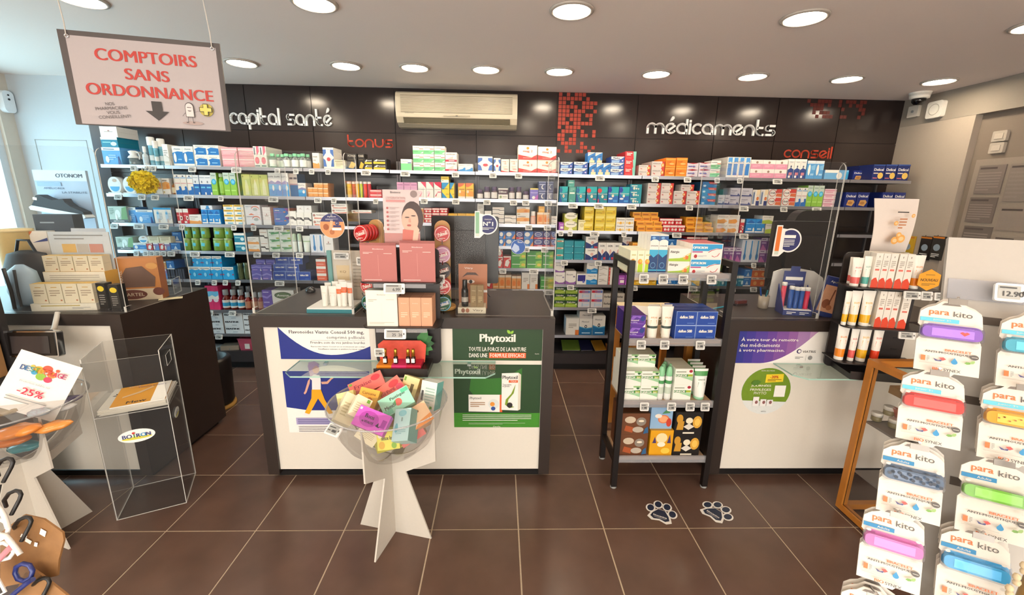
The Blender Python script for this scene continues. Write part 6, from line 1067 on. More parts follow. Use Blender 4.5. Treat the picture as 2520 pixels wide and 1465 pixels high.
# ================================================================ bowls on white cross stands
CARD=mat('cdc6ba',.6,grain=.03)
def bowl_stand(lab1,lab2,cx,cy,ang,rim=.735,R=.275):
    H=rim-.03; cut=[(.222*math.sin(a),.455+.26*(1-math.cos(a))) for a in [math.radians(t) for t in range(0,76,8)]]
    P=[(.235,H),(.235,.45),(.075,.365),(.2,0),(-.2,0),(-.075,.365),(-.235,.45),(-.235,H)]+[(-x-.003,z-.004) for x,z in cut[::-1]]+[(x+.003,z-.004) for x,z in cut]
    t=thing('bowl_stand',lab1,'stand',(cx,cy,0),ang)
    half=[p for p in P]
    for k in (0,1):
        # each cross panel is cut in triangulated pieces so that the curved notch stays open
        m=MB(); n=len(cut)
        def slab(Q): m.prism(Q,-.004,.004,CARD,'y')
        low=[(-.2,0),(.2,0),(.075,.365),(-.075,.365)]; slab(low); slab([(-.075,.365),(.075,.365),(.235,.45),(-.235,.45)])
        xs=[(x+.003,z-.004) for x,z in cut if z-.004<H]
        for s in (-1,1):
            pr=[(0,.45)]+[(s*x,z) for x,z in xs]; 
            for (x0,z0),(x1,z1) in zip(xs,xs[1:]):
                Q=[(s*x0,max(.45,.45)),(s*x1,.45),(s*x1,z1),(s*x0,z0)]; slab(Q if s>0 else Q[::-1])
            x1,z1=xs[-1]; Q=[(s*x1,.45),(s*.235,.45),(s*.235,H),(s*x1,H if z1>H-.03 else z1)]; slab(Q if s>0 else Q[::-1])
        o=m.build('cross_panel',t); o.rotation_euler=(0,0,k*math.pi/2)
    b=thing('display_bowl',lab2,'bowl',(cx,cy,.4565)); pf=[(0,0),(.07,.004),(.14,.03),(.2,.085),(.24,.16),(.258,.24),(R-.005,rim-.4565-.008),(R,rim-.4565)]
    m=MB(); m.lathe(pf,BOWL,40); m.build('shell',b); MB().tube([(R*math.cos(i*math.pi/24),R*math.sin(i*math.pi/24),rim-.4565) for i in range(48)],.004,clear_mat('rim_plastic',(.8,.8,.8),.4,.1,.25),6,True).build('rim',b)
    return t
bowl_stand('white cross-panel stand under the clear bowl of tea boxes','clear round bowl full of colourful tea boxes',1.164,-.4565,math.atan2(-.099,.378))
bowl_stand('white cross-panel stand under the clear bowl of clearance goods','clear round bowl of clearance goods by the left picture edge',-.561,-.494,math.atan2(.191,.065)-math.pi/2+.0)
def tea(k,desc,base,*cm,side=None): D(k,desc,'tea box',base,*cm,side=side,nm='tea_box')
tea('tea1','rose-red tea box with strawberries','e8766e',('e',.8,.7,.14,.2,'d83a48'),('t','Fraise',.4,.6,.5,.25,'a83a48'),('r',.03,.8,.12,.95,'7aa83a'),side='f0c0b0'); tea('tea2','coral tea box with red flowers','ea7a6c',('e',.75,.7,.18,.2,'d23a44'),('e',.85,.35,.12,.2,'e0506a'),('t','Wei Peng',.4,.45,.6,.25,'b04048'),side='e8684e')
tea('tea3','cream-yellow tea box with dark window','f0e0a0',('r',.55,.25,.75,.75,'6a5a34'),('r',.05,.8,.18,.95,'7aa83a'),('l',.1,.2,.5,.7,5,'c9b070'),side='e8a84a'); tea('tea4','white and teal tea box','e6ece4',('r',.06,.3,.2,.65,'5a5a5c'),('r',.7,.05,.85,.14,'6aa83a'),('l',.3,.2,.9,.8,6,'a8c4b8'),side='6fb8b0')
tea('tea5','mint watermelon tea box','a8e6cc',('t','Pastèque',.6,.72,.5,.2,'4a5a4c'),('t','Menthe',.3,.4,.4,.2,'4a5a4c'),('e',.55,.42,.12,.2,'e86a60'),('p','4f9a5c',.4,.5,.5,.6,.45,.3),('r',.75,.75,.98,.95,'5fd0a0'),('r',.02,.05,.3,.3,'7fd0b0'),side='6f7a50'); tea('tea6','orange-peach tea box','f2c9a0',('p','e8934a',.2,0,1,0,1,.35,.5,.25),('e',.4,.6,.04,.06,'8a5a3a'),('e',.6,.7,.04,.06,'8a5a3a'),side='d88a5c'); tea('tea7','aqua tea box with splash drops','bfe6e4',('e',.2,.4,.1,.15,'6fbcc4'),('r',.45,.6,.55,.72,'8aa8a4'),('l',.2,.2,.8,.35,3,'8fc0c0'),('e',.5,.85,.25,.1,'8fd0d8'),side='7fb0a8')
tea('tea8','magenta tea box with scalloped badge','cf5ac4',('e',.42,.5,.3,.38,'b03aa8'),('t','Boos',.42,.62,.28,.2,'2a1430'),('t','ta VITALITÉ',.42,.36,.36,.14,'2a1430'),('p','2a1430',.68,.3,.74,.5,.78,.3,.84,.42,.8,.26),('r',.82,.3,.96,.7,'9c2f98'),('r',.03,.8,.1,.92,'e8d0e6')); tea('tea9','cream tea box with green square','efe6c4',('r',.7,.8,.9,.96,'7ab03a'),('l',.15,.2,.8,.7,5,'d0c49a')); tea('tea10','pale yellow tea box','f0ea9c',('e',.3,.6,.03,.05,'6a6a2c'),('p','e0d84a',.1,.0,.6,.0,.3,.3)); tea('tea11','golden tea box with orange slice','f2bc4a',('e',.6,.35,.16,.22,'d8741c'),('e',.6,.35,.1,.14,'f0c060'),('t','Curcuma',.5,.75,.7,.14,'9c5a14')); tea('tea12','yellow lemon tea box','ece65a',('e',.2,.25,.14,.2,'e8b83a'),('e',.75,.2,.12,.16,'8fc03a'),('t','detox love',.5,.6,.6,.2,'4a4a24'),('e',.15,.75,.1,.14,'f4f0d0'))
TE=[('tea1',902,946,-.33,.17,.08,.07,(-.75,-.35,.35)),('tea2',957,962,-.36,.15,.085,.075,(-.7,-.5,.5)),('tea3',1005,960,-.33,.085,.135,.06,(-.4,.2,-.25)),('tea4',1053,974,-.39,.085,.14,.07,(-.25,.05,-.35)),('tea5',975,988,-.47,.15,.095,.07,(-.85,-.4,.4)),('tea11',905,980,-.43,.095,.09,.05,(-.6,.2,-.1)),('tea10',852,988,-.44,.08,.09,.05,(-.5,-.2,.2)),('tea9',858,1006,-.5,.08,.14,.05,(-.7,.6,.3)),('tea9',887,1003,-.54,.075,.1,.05,(-.7,.6,.2)),('tea6',1027,1025,-.52,.12,.1,.07,(-.8,-.4,.45)),('tea7',988,1045,-.575,.085,.145,.075,(-.7,-.25,-.3)),('tea8',914,1034,-.61,.15,.09,.05,(-.75,.3,-.2)),('tea12',955,1083,-.58,.1,.09,.05,(-.25,-.1,.05)),('tea9',905,1072,-.56,.1,.07,.05,(-.4,.6,-.1)),('tea1',1013,1072,-.53,.12,.06,.06,(-.4,-.5,.3)),('tea6',1000,1010,-.4,.14,.09,.07,(-1.2,.2,.3)),('tea3',930,1010,-.4,.14,.09,.07,(-1.3,-.1,-.3)),('tea12',960,1060,-.45,.14,.07,.09,(-1.4,0,.5))]
TPOS=['lying uppermost at the rim\'s back','behind the mint box','standing at the back','standing at the rack side','on top in the middle','behind the magenta box','at the rim\'s window side','leaning at the window side','tucked against the magenta box','leaning at the rack side','sliding toward the front','on top at the front','low at the front','low behind the price tag','low at the rack side','buried in the middle','buried behind the golden box','buried below the mint box']
for (k,px,py,Y,w,h,d,r),n in zip(TE,TPOS):
    dd=get(k); c=atY(px,py,Y); c=c-(c-CAM).normalized()*-.0; M=Euler(r).to_matrix(); off=M@Vector((0,d*.0,h/2)); o=inst(dd['me'][0][1],'tea_box',None,c-off,r,(w,d,h)); tag(o,dd['desc']+' '+n+' of the clear bowl','tea box','tea boxes in the clear bowl')
ptag((.985,-.665,.7),.08,.05,'clipped to the front rim of the tea bowl',(-.9,0,-.5)); 
# clearance goods in the left bowl
for k,(px,py,Y,c,s,n,r) in enumerate(((40,1062,-.62,'d8843a',.2,'orange wrapped bag lying along the front of the left bowl',.15),(130,1050,-.58,'d88c42',.15,'orange wrapped bag at the bowl stand\'s panel',.3),(30,1085,-.6,'c46f2c',.16,'darker orange wrapped bag deep in the left bowl',.1),(60,1100,-.55,'3f7f86',.16,'teal packet at the bottom of the left bowl',.0),(95,1015,-.5,'b8ccd8',.13,'pale blue blister pack in the left bowl',-.2),(150,1005,-.45,'e4e4e2',.12,'white blister pack in the left bowl',.4),(20,1010,-.5,'9c8a6a',.14,'tan packet at the left bowl\'s outer side',.2),(165,985,-.4,'5a4a78',.12,'violet packet at the back of the left bowl',.5))):
    c0=atY(px,py,Y); t=tag(MB().build('wrapped_pack'),n,'pack','clearance goods in the left bowl'); m=MB(); mt=mat(c,.2,grain=.25,scale=25); N=10
    rings=[]
    for i in range(N+1):
        u=i/N*2-1; w=(1-abs(u)**4)*.5+.02; rings.append([(u*s/2,.4*s*w*math.cos(a)*(1+.15*math.sin(7*u+a)),.22*s*w*math.sin(a)*(1+.2*math.sin(5*u+2*a))) for a in [j*math.pi/4 for j in range(8)]])
    m.raw([v for g in rings for v in g],[(i*8+j,(i+1)*8+j,(i+1)*8+(j+1)%8,i*8+(j+1)%8) for i in range(N) for j in range(8)]+[tuple(range(8)),tuple(range(N*8,N*8+8))[::-1]],mt,True); old=t.data; t.data=m.mesh('wrapped_pack'); t.location=c0; t.rotation_euler=(.2,-.15,r)
t=thing('clearance_card','white card DESTOCKAGE -25% standing in the left bowl','sign',atY(63,1003,-.5)); t.rotation_euler=(-.32,.42,.12)
MB().box((-.125,0,-.03),(.125,.002,.235),PAPER).build('card',t); m=MB(); p=Pr(m,(-.125,0,-.03),eps=.0006)
for (x,y,r),c in zip(((.1,.2,.022),(.13,.215,.02),(.155,.195,.018),(.12,.175,.02),(.15,.17,.016),(.09,.185,.012),(.17,.22,.008),(.075,.21,.008)),('e8b03a','d8533a','e0863a','8fb83a','d83a5a','3a9ac8','d85a3a','e8c04a')): p.ell(x,y,r,r*.8,mat(c,.5,grain=0))
for i,ch in enumerate('DESTOCKAGE'): p.text(ch,.042+i*.0185,.195+.0012*i,.0165,.022,mat(('2a4f8a','2f6a9c','2f8a8a','5a9a3a','c8962a','d8662a','d04030','c82a4a','b82a5a','a8305c')[i],.5,grain=0),.02)
p.text('Promotion valable sur',.12,.14,.12,.008,GREYL); p.text('-25%',.12,.1,.1,.03,mat('d02040',.5,grain=0),.02); p.lines(.04,.045,.2,.07,2,GREYL,.3); m.build('print',t)
# clear magazine cube ----------------------------------------------------------
t=thing('magazine_stand','tall clear acrylic magazine stand with oval BOIRON sticker','magazine stand',(-.306,-.378,0),.458); A_=.299; HH=.9
acryl(MB(),(0,0,.002),(A_,.004,HH-.02)).build('front_sheet',t); acryl(MB(),(0,A_-.004,.002),(A_,A_,HH)).build('back_sheet',t); acryl(MB(),(0,.004,.002),(.004,A_-.004,HH)).build('side_sheet',t); acryl(MB(),(A_-.004,.004,.002),(A_,A_-.004,HH)).build('side_sheet',t); acryl(MB(),(.004,.004,.0),(A_-.004,A_-.004,.004)).build('base_sheet',t)
acryl(MB(),(.004,.004,.585),(A_-.004,A_-.004,.589)).build('tray_sheet',t)
m=MB(); m.lathe([(.075,0),(.075,.001)],mat('eef0ec',.4),32,sy=.48).xf(Matrix.Translation((A_*.5,0,.46))@Matrix.Rotation(math.pi/2,4,'X')); p=Pr(m,(A_*.5,-.001,.46),eps=.0005)
bn=mat('3a3f78',.5,grain=0); yl=mat('d8d04a',.5,grain=0); p.ell(.0,-.012,.062,.008,yl)
for i,(ch,c) in enumerate(zip('BOIRON',(bn,bn,mat('4f8a3a',.5,grain=0),bn,mat('2f8fc0',.5,grain=0),bn))): p.text(ch,-.05+i*.02-(.003 if i>2 else 0),.002,None,.02,c,.02)
p.ell(-.0105,.018,.006,.006,mat('c83a2c',.5,grain=0)); m.build('oval_sticker',t)
m=MB(); m.lathe([(.05,0),(.05,.001)],mat('eef0ec',.4),24,sy=.5).xf(Matrix.Translation((A_+.001,A_*.4,.5))@Matrix.Rotation(math.pi/2,4,'Z')@Matrix.Rotation(math.pi/2,4,'X')); p=Pr(m,(A_+.001,A_*.4,.5),(0,1,0),(0,0,1),.0008); p.text('BOIRON',0,0,.065,.016,bn,.01); p.ell(0,-.012,.04,.005,yl); m.build('side_sticker',t)
m=MB(); acryl(m,(A_+.0005,.1,.78),(A_+.002,.2,.84)); m.build('grip_tape',t)
Mm=Matrix.Translation((-.306,-.378,.5892))@Matrix.Rotation(.458,4,'Z')
for k in range(6):
    q=Mm@Vector((.15+random.uniform(-.006,.006),.15+random.uniform(-.01,.01),.0005+k*.0065)); o=tag(MB().build('magazine'),'%s magazine from the bottom of the pile in the clear stand'%ORD[k],'magazine','magazines in the clear stand'); m=MB(); w,h=.135,.138; m.box((-w,-h,0),(w,h,.006),mat('e6e2d8',.5),{'front':mat('cfc8b8',.6)})
    if k==4:
        p=Pr(m,(-w,-h,.006),(1,0,0),(0,1,0),.0004); p.text('Mag',.045,.2,.07,.035,TXT,.02,rot=1.2); p.ell(.09,.22,.03,.02,mat('e8d83a',.5,grain=0))
    if k==5: m=MB(); w,h=.11,.13; m.box((-w+.02,-h,0),(w+.02,h,.006),mat('e9a32a',.5,grain=.1,scale=20),{'front':mat('e6e2d8',.6)}); p=Pr(m,(-w+.02,-h,.006),(1,0,0),(0,1,0),.0004); p.rect(.16,0,.22,.26,mat('e8e4dc',.5,grain=0)); p.text('Mew',.1,.03,.08,.03,TXT,.01); p.poly([(.03,.1),(.1,.14),(.15,.2),(.14,.21),(.09,.16),(.03,.12)],mat('f4d0a0',.5,grain=0)); p.text('Femme actuelle',.14,.225,.12,.02,mat('5a3a8a',.5,grain=0)); p.text('Santé',.06,.245,.05,.016,mat('f0e8d8',.5,grain=0))
    o.data=m.mesh('magazine'); o.location=q; o.rotation_euler=(0,0,.458+random.uniform(-.06,.06)+(.06 if k==5 else 0))
# ================================================================ window-side counter goods
t=thing('customer_display','black chrome-framed customer screen on an arm before the window counter','screen',atY(85,846,-.2)); t.rotation_euler=(-.12,-.03,-.05)
MB().rbox((-.135,-.012,-.068),(.135,.02,.068),.012,CHROME,'y').build('frame',t); MB().box((-.125,-.0145,-.06),(.125,-.0121,.06),mat('17120f',.3)).build('bezel',t); MB().box((-.105,-.0165,-.048),(.095,-.0146,.042),mat('3d3838',.12,grain=.2,scale=6)).build('panel',t); MB().tube([(.02,.02,0),(.0,.1,.06),(-.02,.145,.14)],.012,mat('c9c2b4',.4),8).build('arm',t)
t=thing('balm_display','white and yellow two-tier balm display on the window counter','counter display',(-.73,.055,1.0302),.12); wy=mat('e6ddc8',.5); yy=mat('dfa93a',.5)
MB().box((-.165,-.03,0),(.155,.18,.04),wy).build('base',t); MB().box((-.16,.08,.04),(.15,.18,.2),yy,{'front':wy}).build('riser',t); m=MB(); m.box((-.16,.165,.2),(.15,.172,.42),mat('cdd3d6',.5)); p=Pr(m,(-.16,.165,.2),eps=.0006); p.rect(.06,.1,.13,.15,mat('d9b26a',.5,grain=0)); p.rect(.135,.1,.195,.15,mat('b9b4ac',.5,grain=0)); p.rect(.2,.1,.27,.15,mat('c08a7c',.5,grain=0)); p.lines(.03,.17,.28,.21,2,GREYL,.3); m.build('header_card',t)
m=MB(); p=Pr(m,(-.165,-.03,0),eps=.0006); p.rect(.05,.026,.24,.031,mat('b8a04a',.5,grain=0)); p.lines(.2,.008,.29,.02,2,GREYL,.4); p2=Pr(m,(-.16,.08,.04),eps=.0006); p2.lines(.03,.11,.28,.145,3,mat('a89c88',.5,grain=0),.3); m.build('print',t)
D('balm','small cream balm box','carton','e3d6b8',('l',.15,.35,.85,.7,3,'a8937a'),('r',.3,.8,.7,.84,'c9a05c'),('e',.85,.15,.07,.04,'b8704a'),top='e2b04a')
MT=Matrix.Translation((-.73,.055,1.0302))@Matrix.Rotation(.12,4,'Z'); 
for r in range(2):
    for i in range(4): q=MT@Vector((-.118+i*.076,(-.02 if r==0 else .09),(.0405 if r==0 else .2005))); d=get('balm'); o=inst(d['me'][0][1],'carton',None,q,(0,0,.12),(.072,.06,.11 if r==0 else .09)); tag(o,'small cream balm box, %s of the %s tier of the yellow display'%(('first from window','second from window','third from window','last from window')[i],('lower','upper')[r]),'carton','balm boxes')
U('stick','black cosmetic tube with yellow badge','tube',[('body',MB().box((-.4,.1,.06),(.4,.9,1),mat('17130f',.3))),('cap',MB().rbox((-.45,.05,0),(.45,.95,.07),.1,mat('2a2420',.3))),('badge',(lambda m:(Pr(m,(-.5,.1,0),eps=.01).ell(.5,.8,.3,.1,mat('e8c81e',.5,grain=0)),Pr(m,(-.5,.1,0),eps=.02).lines(.25,.2,.75,.6,5,mat('8a847a',.5,grain=0)),m)[-1])(MB()))])
gput('stick',228,256,698,.03,1.0305,'on the window counter beside the balm display',dep=.05); gput('stick',258,288,702,.01,1.0305,'on the window counter nearest the screen edge',dep=.05)
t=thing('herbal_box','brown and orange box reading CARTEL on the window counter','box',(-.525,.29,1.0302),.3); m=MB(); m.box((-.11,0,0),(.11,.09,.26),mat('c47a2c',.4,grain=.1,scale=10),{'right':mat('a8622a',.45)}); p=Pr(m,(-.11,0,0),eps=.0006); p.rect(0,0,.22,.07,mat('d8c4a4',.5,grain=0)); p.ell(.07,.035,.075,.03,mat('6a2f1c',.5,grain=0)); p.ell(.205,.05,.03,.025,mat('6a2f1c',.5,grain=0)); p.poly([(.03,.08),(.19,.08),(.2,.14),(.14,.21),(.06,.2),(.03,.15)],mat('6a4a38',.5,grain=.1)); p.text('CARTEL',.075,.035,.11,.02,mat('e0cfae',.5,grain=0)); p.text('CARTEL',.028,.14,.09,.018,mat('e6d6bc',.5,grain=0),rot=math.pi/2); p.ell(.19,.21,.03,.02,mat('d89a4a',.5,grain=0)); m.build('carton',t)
t=thing('price_slip','small beige price slip lying by the CARTEL box','paper',(-.38,.33,1.0305),.6); MB().box((-.06,-.03,0),(.06,.03,.001),mat('d9cfa8',.6)).build('sheet',t)
t=thing('clear_box','clear empty acrylic box on the window counter','box',(-.55,.47,1.0302),.3); acryl(MB(),(-.1,-.06,0),(.1,-.056,.1)).build('front_sheet',t); acryl(MB(),(-.1,.056,0),(.1,.06,.1)).build('back_sheet',t); acryl(MB(),(-.1,-.056,0),(-.096,.056,.1)).build('side_sheet',t); acryl(MB(),(.096,-.056,0),(.1,.056,.1)).build('side_sheet',t)
# shoe stand, boxes and sheets behind the window counter
t=thing('shoe_poster','tall pale blue OTONOM shoe poster stand by the white wall','poster stand',(-1.74,1.2,0)); MB().box((-.2,0,.1),(.2,.02,1.83),mat('a9bfd6',.5,grain=.12,scale=5)).build('board',t); MB().box((-.2,-.12,0),(.2,.14,.1),WHITE).build('foot',t)
m=MB(); p=Pr(m,(-.2,0,1.45),eps=.001); p.rect(0,.3,.4,.38,mat('cfdbe4',.5,grain=0)); p.text('OTONOM',.27,.34,.2,.028,mat('3a4658',.5,grain=0),.02); p.text('AMÉLIORER',.14,.245,.16,.018,mat('3f4f68',.5,grain=0)); p.text('LA STABILITÉ',.29,.215,.19,.018,mat('3f4f68',.5,grain=0)); p.rect(.02,.26,.2,.29,mat('8fb0cc',.5,grain=0)); m.build('print',t)
t=thing('sneaker','dark grey sneaker with white sole on the shoe poster','shoe',(-1.72,1.13,1.5)); t.rotation_euler=(0,.16,0)
sm_=mat('2b343c',.7,grain=.2); so=mat('dfe6ea',.5); m=MB(); m.prism([(-.19,.0),(.2,.0),(.215,.012),(.2,.03),(-.18,.035),(-.2,.02)],-.04,.04,so,'y'); m.build('sole',t); m=MB(); m.prism([(-.185,.034),(.2,.03),(.19,.05),(.1,.075),(.06,.1),(.045,.125),(.02,.118),(-.03,.1),(-.09,.112),(-.13,.125),(-.15,.115),(-.165,.07)],-.035,.035,sm_,'y'); m.build('upper',t); MB().box((-.17,-.037,.08),(-.14,-.0345,.1),PAPER).build('heel_tab',t); MB().tube([(.05,-.036,.03),(.05,.04,.035)],.003,GREYL,6).build('lace',t); MB().box((-.01,.03,.04),(.01,.075,.06),GREYL).build('peg',t)
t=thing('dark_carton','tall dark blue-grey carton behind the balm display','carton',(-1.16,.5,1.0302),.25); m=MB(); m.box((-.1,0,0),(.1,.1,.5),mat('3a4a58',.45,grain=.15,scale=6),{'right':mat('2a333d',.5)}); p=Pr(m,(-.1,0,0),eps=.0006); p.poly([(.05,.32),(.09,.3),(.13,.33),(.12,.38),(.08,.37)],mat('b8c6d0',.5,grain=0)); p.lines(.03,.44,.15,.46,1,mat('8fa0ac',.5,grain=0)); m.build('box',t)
t=thing('notice_sheet','white printed notice leaning behind the CARTEL box','notice',(-.96,.45,1.0302)); t.rotation_euler=(-.15,0,.1); MB().box((-.1,0,0),(.1,.002,.42),mat('d9dfe6',.6)).build('sheet',t); m=MB(); p=Pr(m,(-.1,0,0),eps=.0006); p.lines(.03,.25,.17,.39,6,mat('6a7484',.5,grain=0),.35); m.build('print',t)
t=thing('cream_tub','cream-coloured tub on the window counter','tub',(-1.32,.4,1.0302)); MB().lathe([(.07,0),(.075,.005),(.085,.4),(.09,.405)],mat('e6c886',.5),20).build('body',t); MB().lathe([(.092,.4),(.092,.415),(0,.42)],mat('e9d29c',.5),20).build('lid',t)
t=thing('white_carton','small white and orange carton next to the cream tub','carton',(-1.2,.42,1.0302),.2); m=MB(); m.box((-.05,0,0),(.05,.07,.4),mat('ece4d8',.5)); p=Pr(m,(-.05,0,0),eps=.0006); p.poly([(0,.36),(.03,.4),(.0,.4)],mat('d8743a',.5,grain=0)); p.poly([(.02,.33),(.1,.36),(.1,.34)],mat('3a4a8a',.5,grain=0)); m.build('box',t)
t=thing('black_bag','black rounded bag hanging behind the balm display','bag',(-1.14,.28,1.0302)); m=MB().lathe([(.12,0),(.14,.05),(.14,.18),(.1,.28),(.03,.3)],mat('241f1f',.6,grain=.2),18,sy=.6); m.build('body',t); MB().tube([(-.06,0,.28),(-.03,0,.36),(.03,0,.36),(.06,0,.28)],.008,BLACK,8).build('handle',t)
t=thing('white_helmet','pale blue and white mask hanging on dark straps by the balm display','mask',(-1.02,.12,1.0302)); MB().lathe([(.0,0),(.07,.02),(.085,.1),(.07,.2),(.02,.24)],mat('a9bccb',.4),18,sy=.7).build('shell',t); MB().tube([(-.02,-.065,.23),(-.01,-.065,.1),(-.02,-.06,.0)],.009,mat('17161c',.5),6).build('strap',t); MB().tube([(.03,-.06,.22),(.025,-.064,.1),(.02,-.06,.01)],.007,mat('17161c',.5),6).build('strap',t)
# dark stand with craft boxes at the left edge
t=thing('side_stand','dark display stand with kraft boxes at the left picture edge','display stand',(-.93,-.22,0),.1); MB().box((-.2,-.01,0),(.12,.02,1.42),mat('2a2626',.5)).build('back_panel',t)
for z in (.75,1.12): MB().box((-.2,-.17,z),(.12,-.01,z+.012),mat('2a2626',.5)).build('shelf',t)
MB().box((-.2,-.17,0),(.12,.1,.03),BLACK).build('base',t)
for z,n in ((.7625,'lower'),(1.1325,'upper')):
    for j in range(2): q=Matrix.Translation((-.93,-.22,0))@Matrix.Rotation(.1,4,'Z')@Vector((-.115+j*.155,-.15,z)); o=tag(MB().build('kraft_box'),'kraft box with black label on the %s shelf of the dark side stand, %s'%(n,('outer','inner')[j]),'box','kraft boxes'); m=MB(); m.box((-.072,0,0),(.072,.12,.27),mat('a5794a',.6,grain=.1)); p=Pr(m,(-.072,0,0),eps=.0006); p.ell(.075,.1,.055,.06,mat('241c18',.5,grain=0)); p.poly([(.01,.19),(.06,.26),(.11,.24),(.08,.18)],mat('c83a30',.5,grain=0)); p.lines(.04,.08,.11,.12,2,mat('8a7a60',.5,grain=0)); o.data=m.mesh('kraft_box'); o.location=q; o.rotation_euler=(0,0,.1)
# yellow bath puff hung on the top shelf edge
pc=atY(354,449,1.5); t=thing('bath_puff','yellow mesh bath puff hanging by a white cord from the top shelf','bath puff',pc); ym=mat('f0d428',.7,grain=.15,scale=40); m=MB(); K=2.35
for k in range(240):
    a=random.uniform(0,6.283); z=random.uniform(-1,1); r=math.sqrt(1-z*z); d=Vector((r*math.cos(a),r*math.sin(a)*.9,z*.92)); u=d.orthogonal().normalized(); v=d.cross(u); N=7; cc=d*random.uniform(.026,.034); q=[]
    for j in range(N): an=j*2*math.pi/N; rr=.0085*(1+.4*(j%2)); q.append(cc+u*rr*math.cos(an)+v*rr*math.sin(an)+d*(.008+.006*(j%2)))
    for j in range(N): m.face([cc*K,q[j]*K,q[(j+1)%N]*K],ym,True)
m.lathe([(0,-.07),(.05,-.055),(.072,0),(.05,.055),(0,.07)],ym,12); m.build('mesh_ball',t); hz=1.903-pc.z; MB().tube([(0,0,.07),(-.01,.02,.12),(-.03,.08,hz-.04),(-.04,.112,hz-.008),(-.04,.116,hz+.001),(-.04,.14,hz+.0025)],.003,PAPER,6).build('cord',t); MB().box((-.05,-.01,.07),(-.02,-.008,.12),clear_mat('tag_plastic',(.85,.85,.85),.2,.1,.3)).build('tag',t)

# ================================================================ odds behind the counters
t=thing('wooden_trolley','orange wooden trolley with papers behind the black rack','trolley',(2.74,.45,0)); ow=mat('b8772c',.5,grain=.2,scale=10)
for x in (-.18,.18):
    for y in (-.2,.2): MB().box((x-.02,y-.02,0),(x+.02,y+.02,.92),ow).build('leg',t)
MB().box((-.2,-.23,.92),(.2,.23,.95),mat('c9b894',.5)).build('top',t); MB().box((-.2,-.21,.78),(.2,-.19,.9),ow).build('rail',t); MB().box((-.2,-.22,.4),(.2,.22,.43),ow).build('shelf',t)
for x in (-.18,.18): MB().box((x-.012,-.18,.3),(x+.012,.18,.36),ow).build('side_rail',t); MB().box((x-.012,-.18,.8),(x+.012,.18,.86),ow).build('side_rail',t)
for k in range(3): o=tag(MB().box((-.13,-.1,0),(.13,.1,.003),PAPER).build('paper_sheet'),'%s white paper sheet lying on the wooden trolley'%('lowest','middle','uppermost')[k],'paper','papers on the trolley'); o.location=(2.72+.02*k,.45-.04*k,.9505+.0035*k); o.rotation_euler=(0,0,.3*k-.3)
t=thing('pink_basket','pink plastic basket on the base cabinet','basket',(-.78,1.72,.1805)); m=MB(); pk=mat('cf5a74',.4); 
for a,b in (((-.07,-.06),(.07,-.06)),((.07,-.06),(.07,.06)),((.07,.06),(-.07,.06)),((-.07,.06),(-.07,-.06))): m.face([(a[0]*.8,a[1]*.8,0),(b[0]*.8,b[1]*.8,0),(b[0],b[1],.12),(a[0],a[1],.12)],pk)
m.face([(-.056,-.048,.002),(.056,-.048,.002),(.056,.048,.002),(-.056,.048,.002)],pk); m.build('tub',t); MB().tube([(-.07,-.06,.12),(.07,-.06,.12),(.07,.06,.12),(-.07,.06,.12)],.005,pk,6,True).build('rim',t); MB().box((-.005,-.062,.02),(.04,-.0545,.07),PAPER).build('label',t)
for k,(x,c,h) in enumerate(((-1.12,'d9dde0',.03),(-1.02,'8a96a0',.02),(-.95,'b8a894',.045))): o=tag(MB().box((-.08,-.05,0),(.08,.05,h),mat(c,.6)).build('paper_bundle'),('pale','slate','tan')[k]+' paper bundle lying on the base cabinet beside the pink basket','paper','papers on the base'); o.location=(x,1.72,.1805); o.rotation_euler=(0,0,.2*k-.2)
for k,(x,c,n,w) in enumerate(((2.42,'6f8a34','green leaflet',.09),(2.58,'24244a','navy booklet',.06),(2.72,'b8842a','mustard booklet',.06))): t=thing('booklet',n+' leaning on the base cabinet by the rack','booklet',(x,1.70,.197)); t.rotation_euler=(-1.1,0,.1*k); m=MB(); m.box((-w,0,0),(w,.008,.14),mat(c,.5,grain=.15,scale=15)); m.build('cover',t); MB().box((-w+.002,.008,.002),(w-.002,.014,.138),PAPER).build('pages',t)
for k in range(3): o=tag(MB().box((-.11,-.07,0),(.11,.07,.022),mat(('c4742c','b8682a','d08238')[k],.6)).build('envelope_pack'),('lowest','middle','top')[k]+' orange envelope pack on the base cabinet by the rack','envelope','orange envelopes'); o.location=(2.9,1.72,.1805+k*.0225); o.rotation_euler=(0,0,.06*k)
t=thing('waste_bin','black round bin with tan foot ring behind the window counter','bin',(-.6,.88,0)); MB().lathe([(.13,.03),(.14,.05),(.15,.4),(.14,.42),(.12,.42),(.11,.06)],mat('15100f',.4),24).build('body',t); MB().lathe([(.135,0),(.15,.004),(.15,.026),(.135,.03)],mat('a8803c',.5),24).build('foot_ring',t)
for px,py,c,n in ((2236,602,'c9a02c','yellow'),(2278,604,'2a2420','black'),(2308,604,'33302c','black and orange')):
    q=atX(px,py,XR-.02); t=thing('hanging_pack',n+' hanging pack on the beige wall behind the sun-care tower','pack',(XR-.006,q.y,q.z)); MB().box((-.02,-.05,-.13),(0,.05,.08),mat(c,.4,grain=.1)).build('body',t); m=MB(); p=Pr(m,(-.02,.05,-.13),(0,-1,0),(0,0,1),.0006); p.rect(.0,.19,.1,.205,mat('c87a2a',.5,grain=0)); p.ell(.05,.11,.03,.03,mat('8a9aa8',.5,grain=0)); p.lines(.015,.02,.085,.06,3,PAPER); m.build('print',t); MB().tube([(0,0,.075),(-.03,0,.078),(-.035,0,.09)],.003,CHROME,6).build('hook',t)
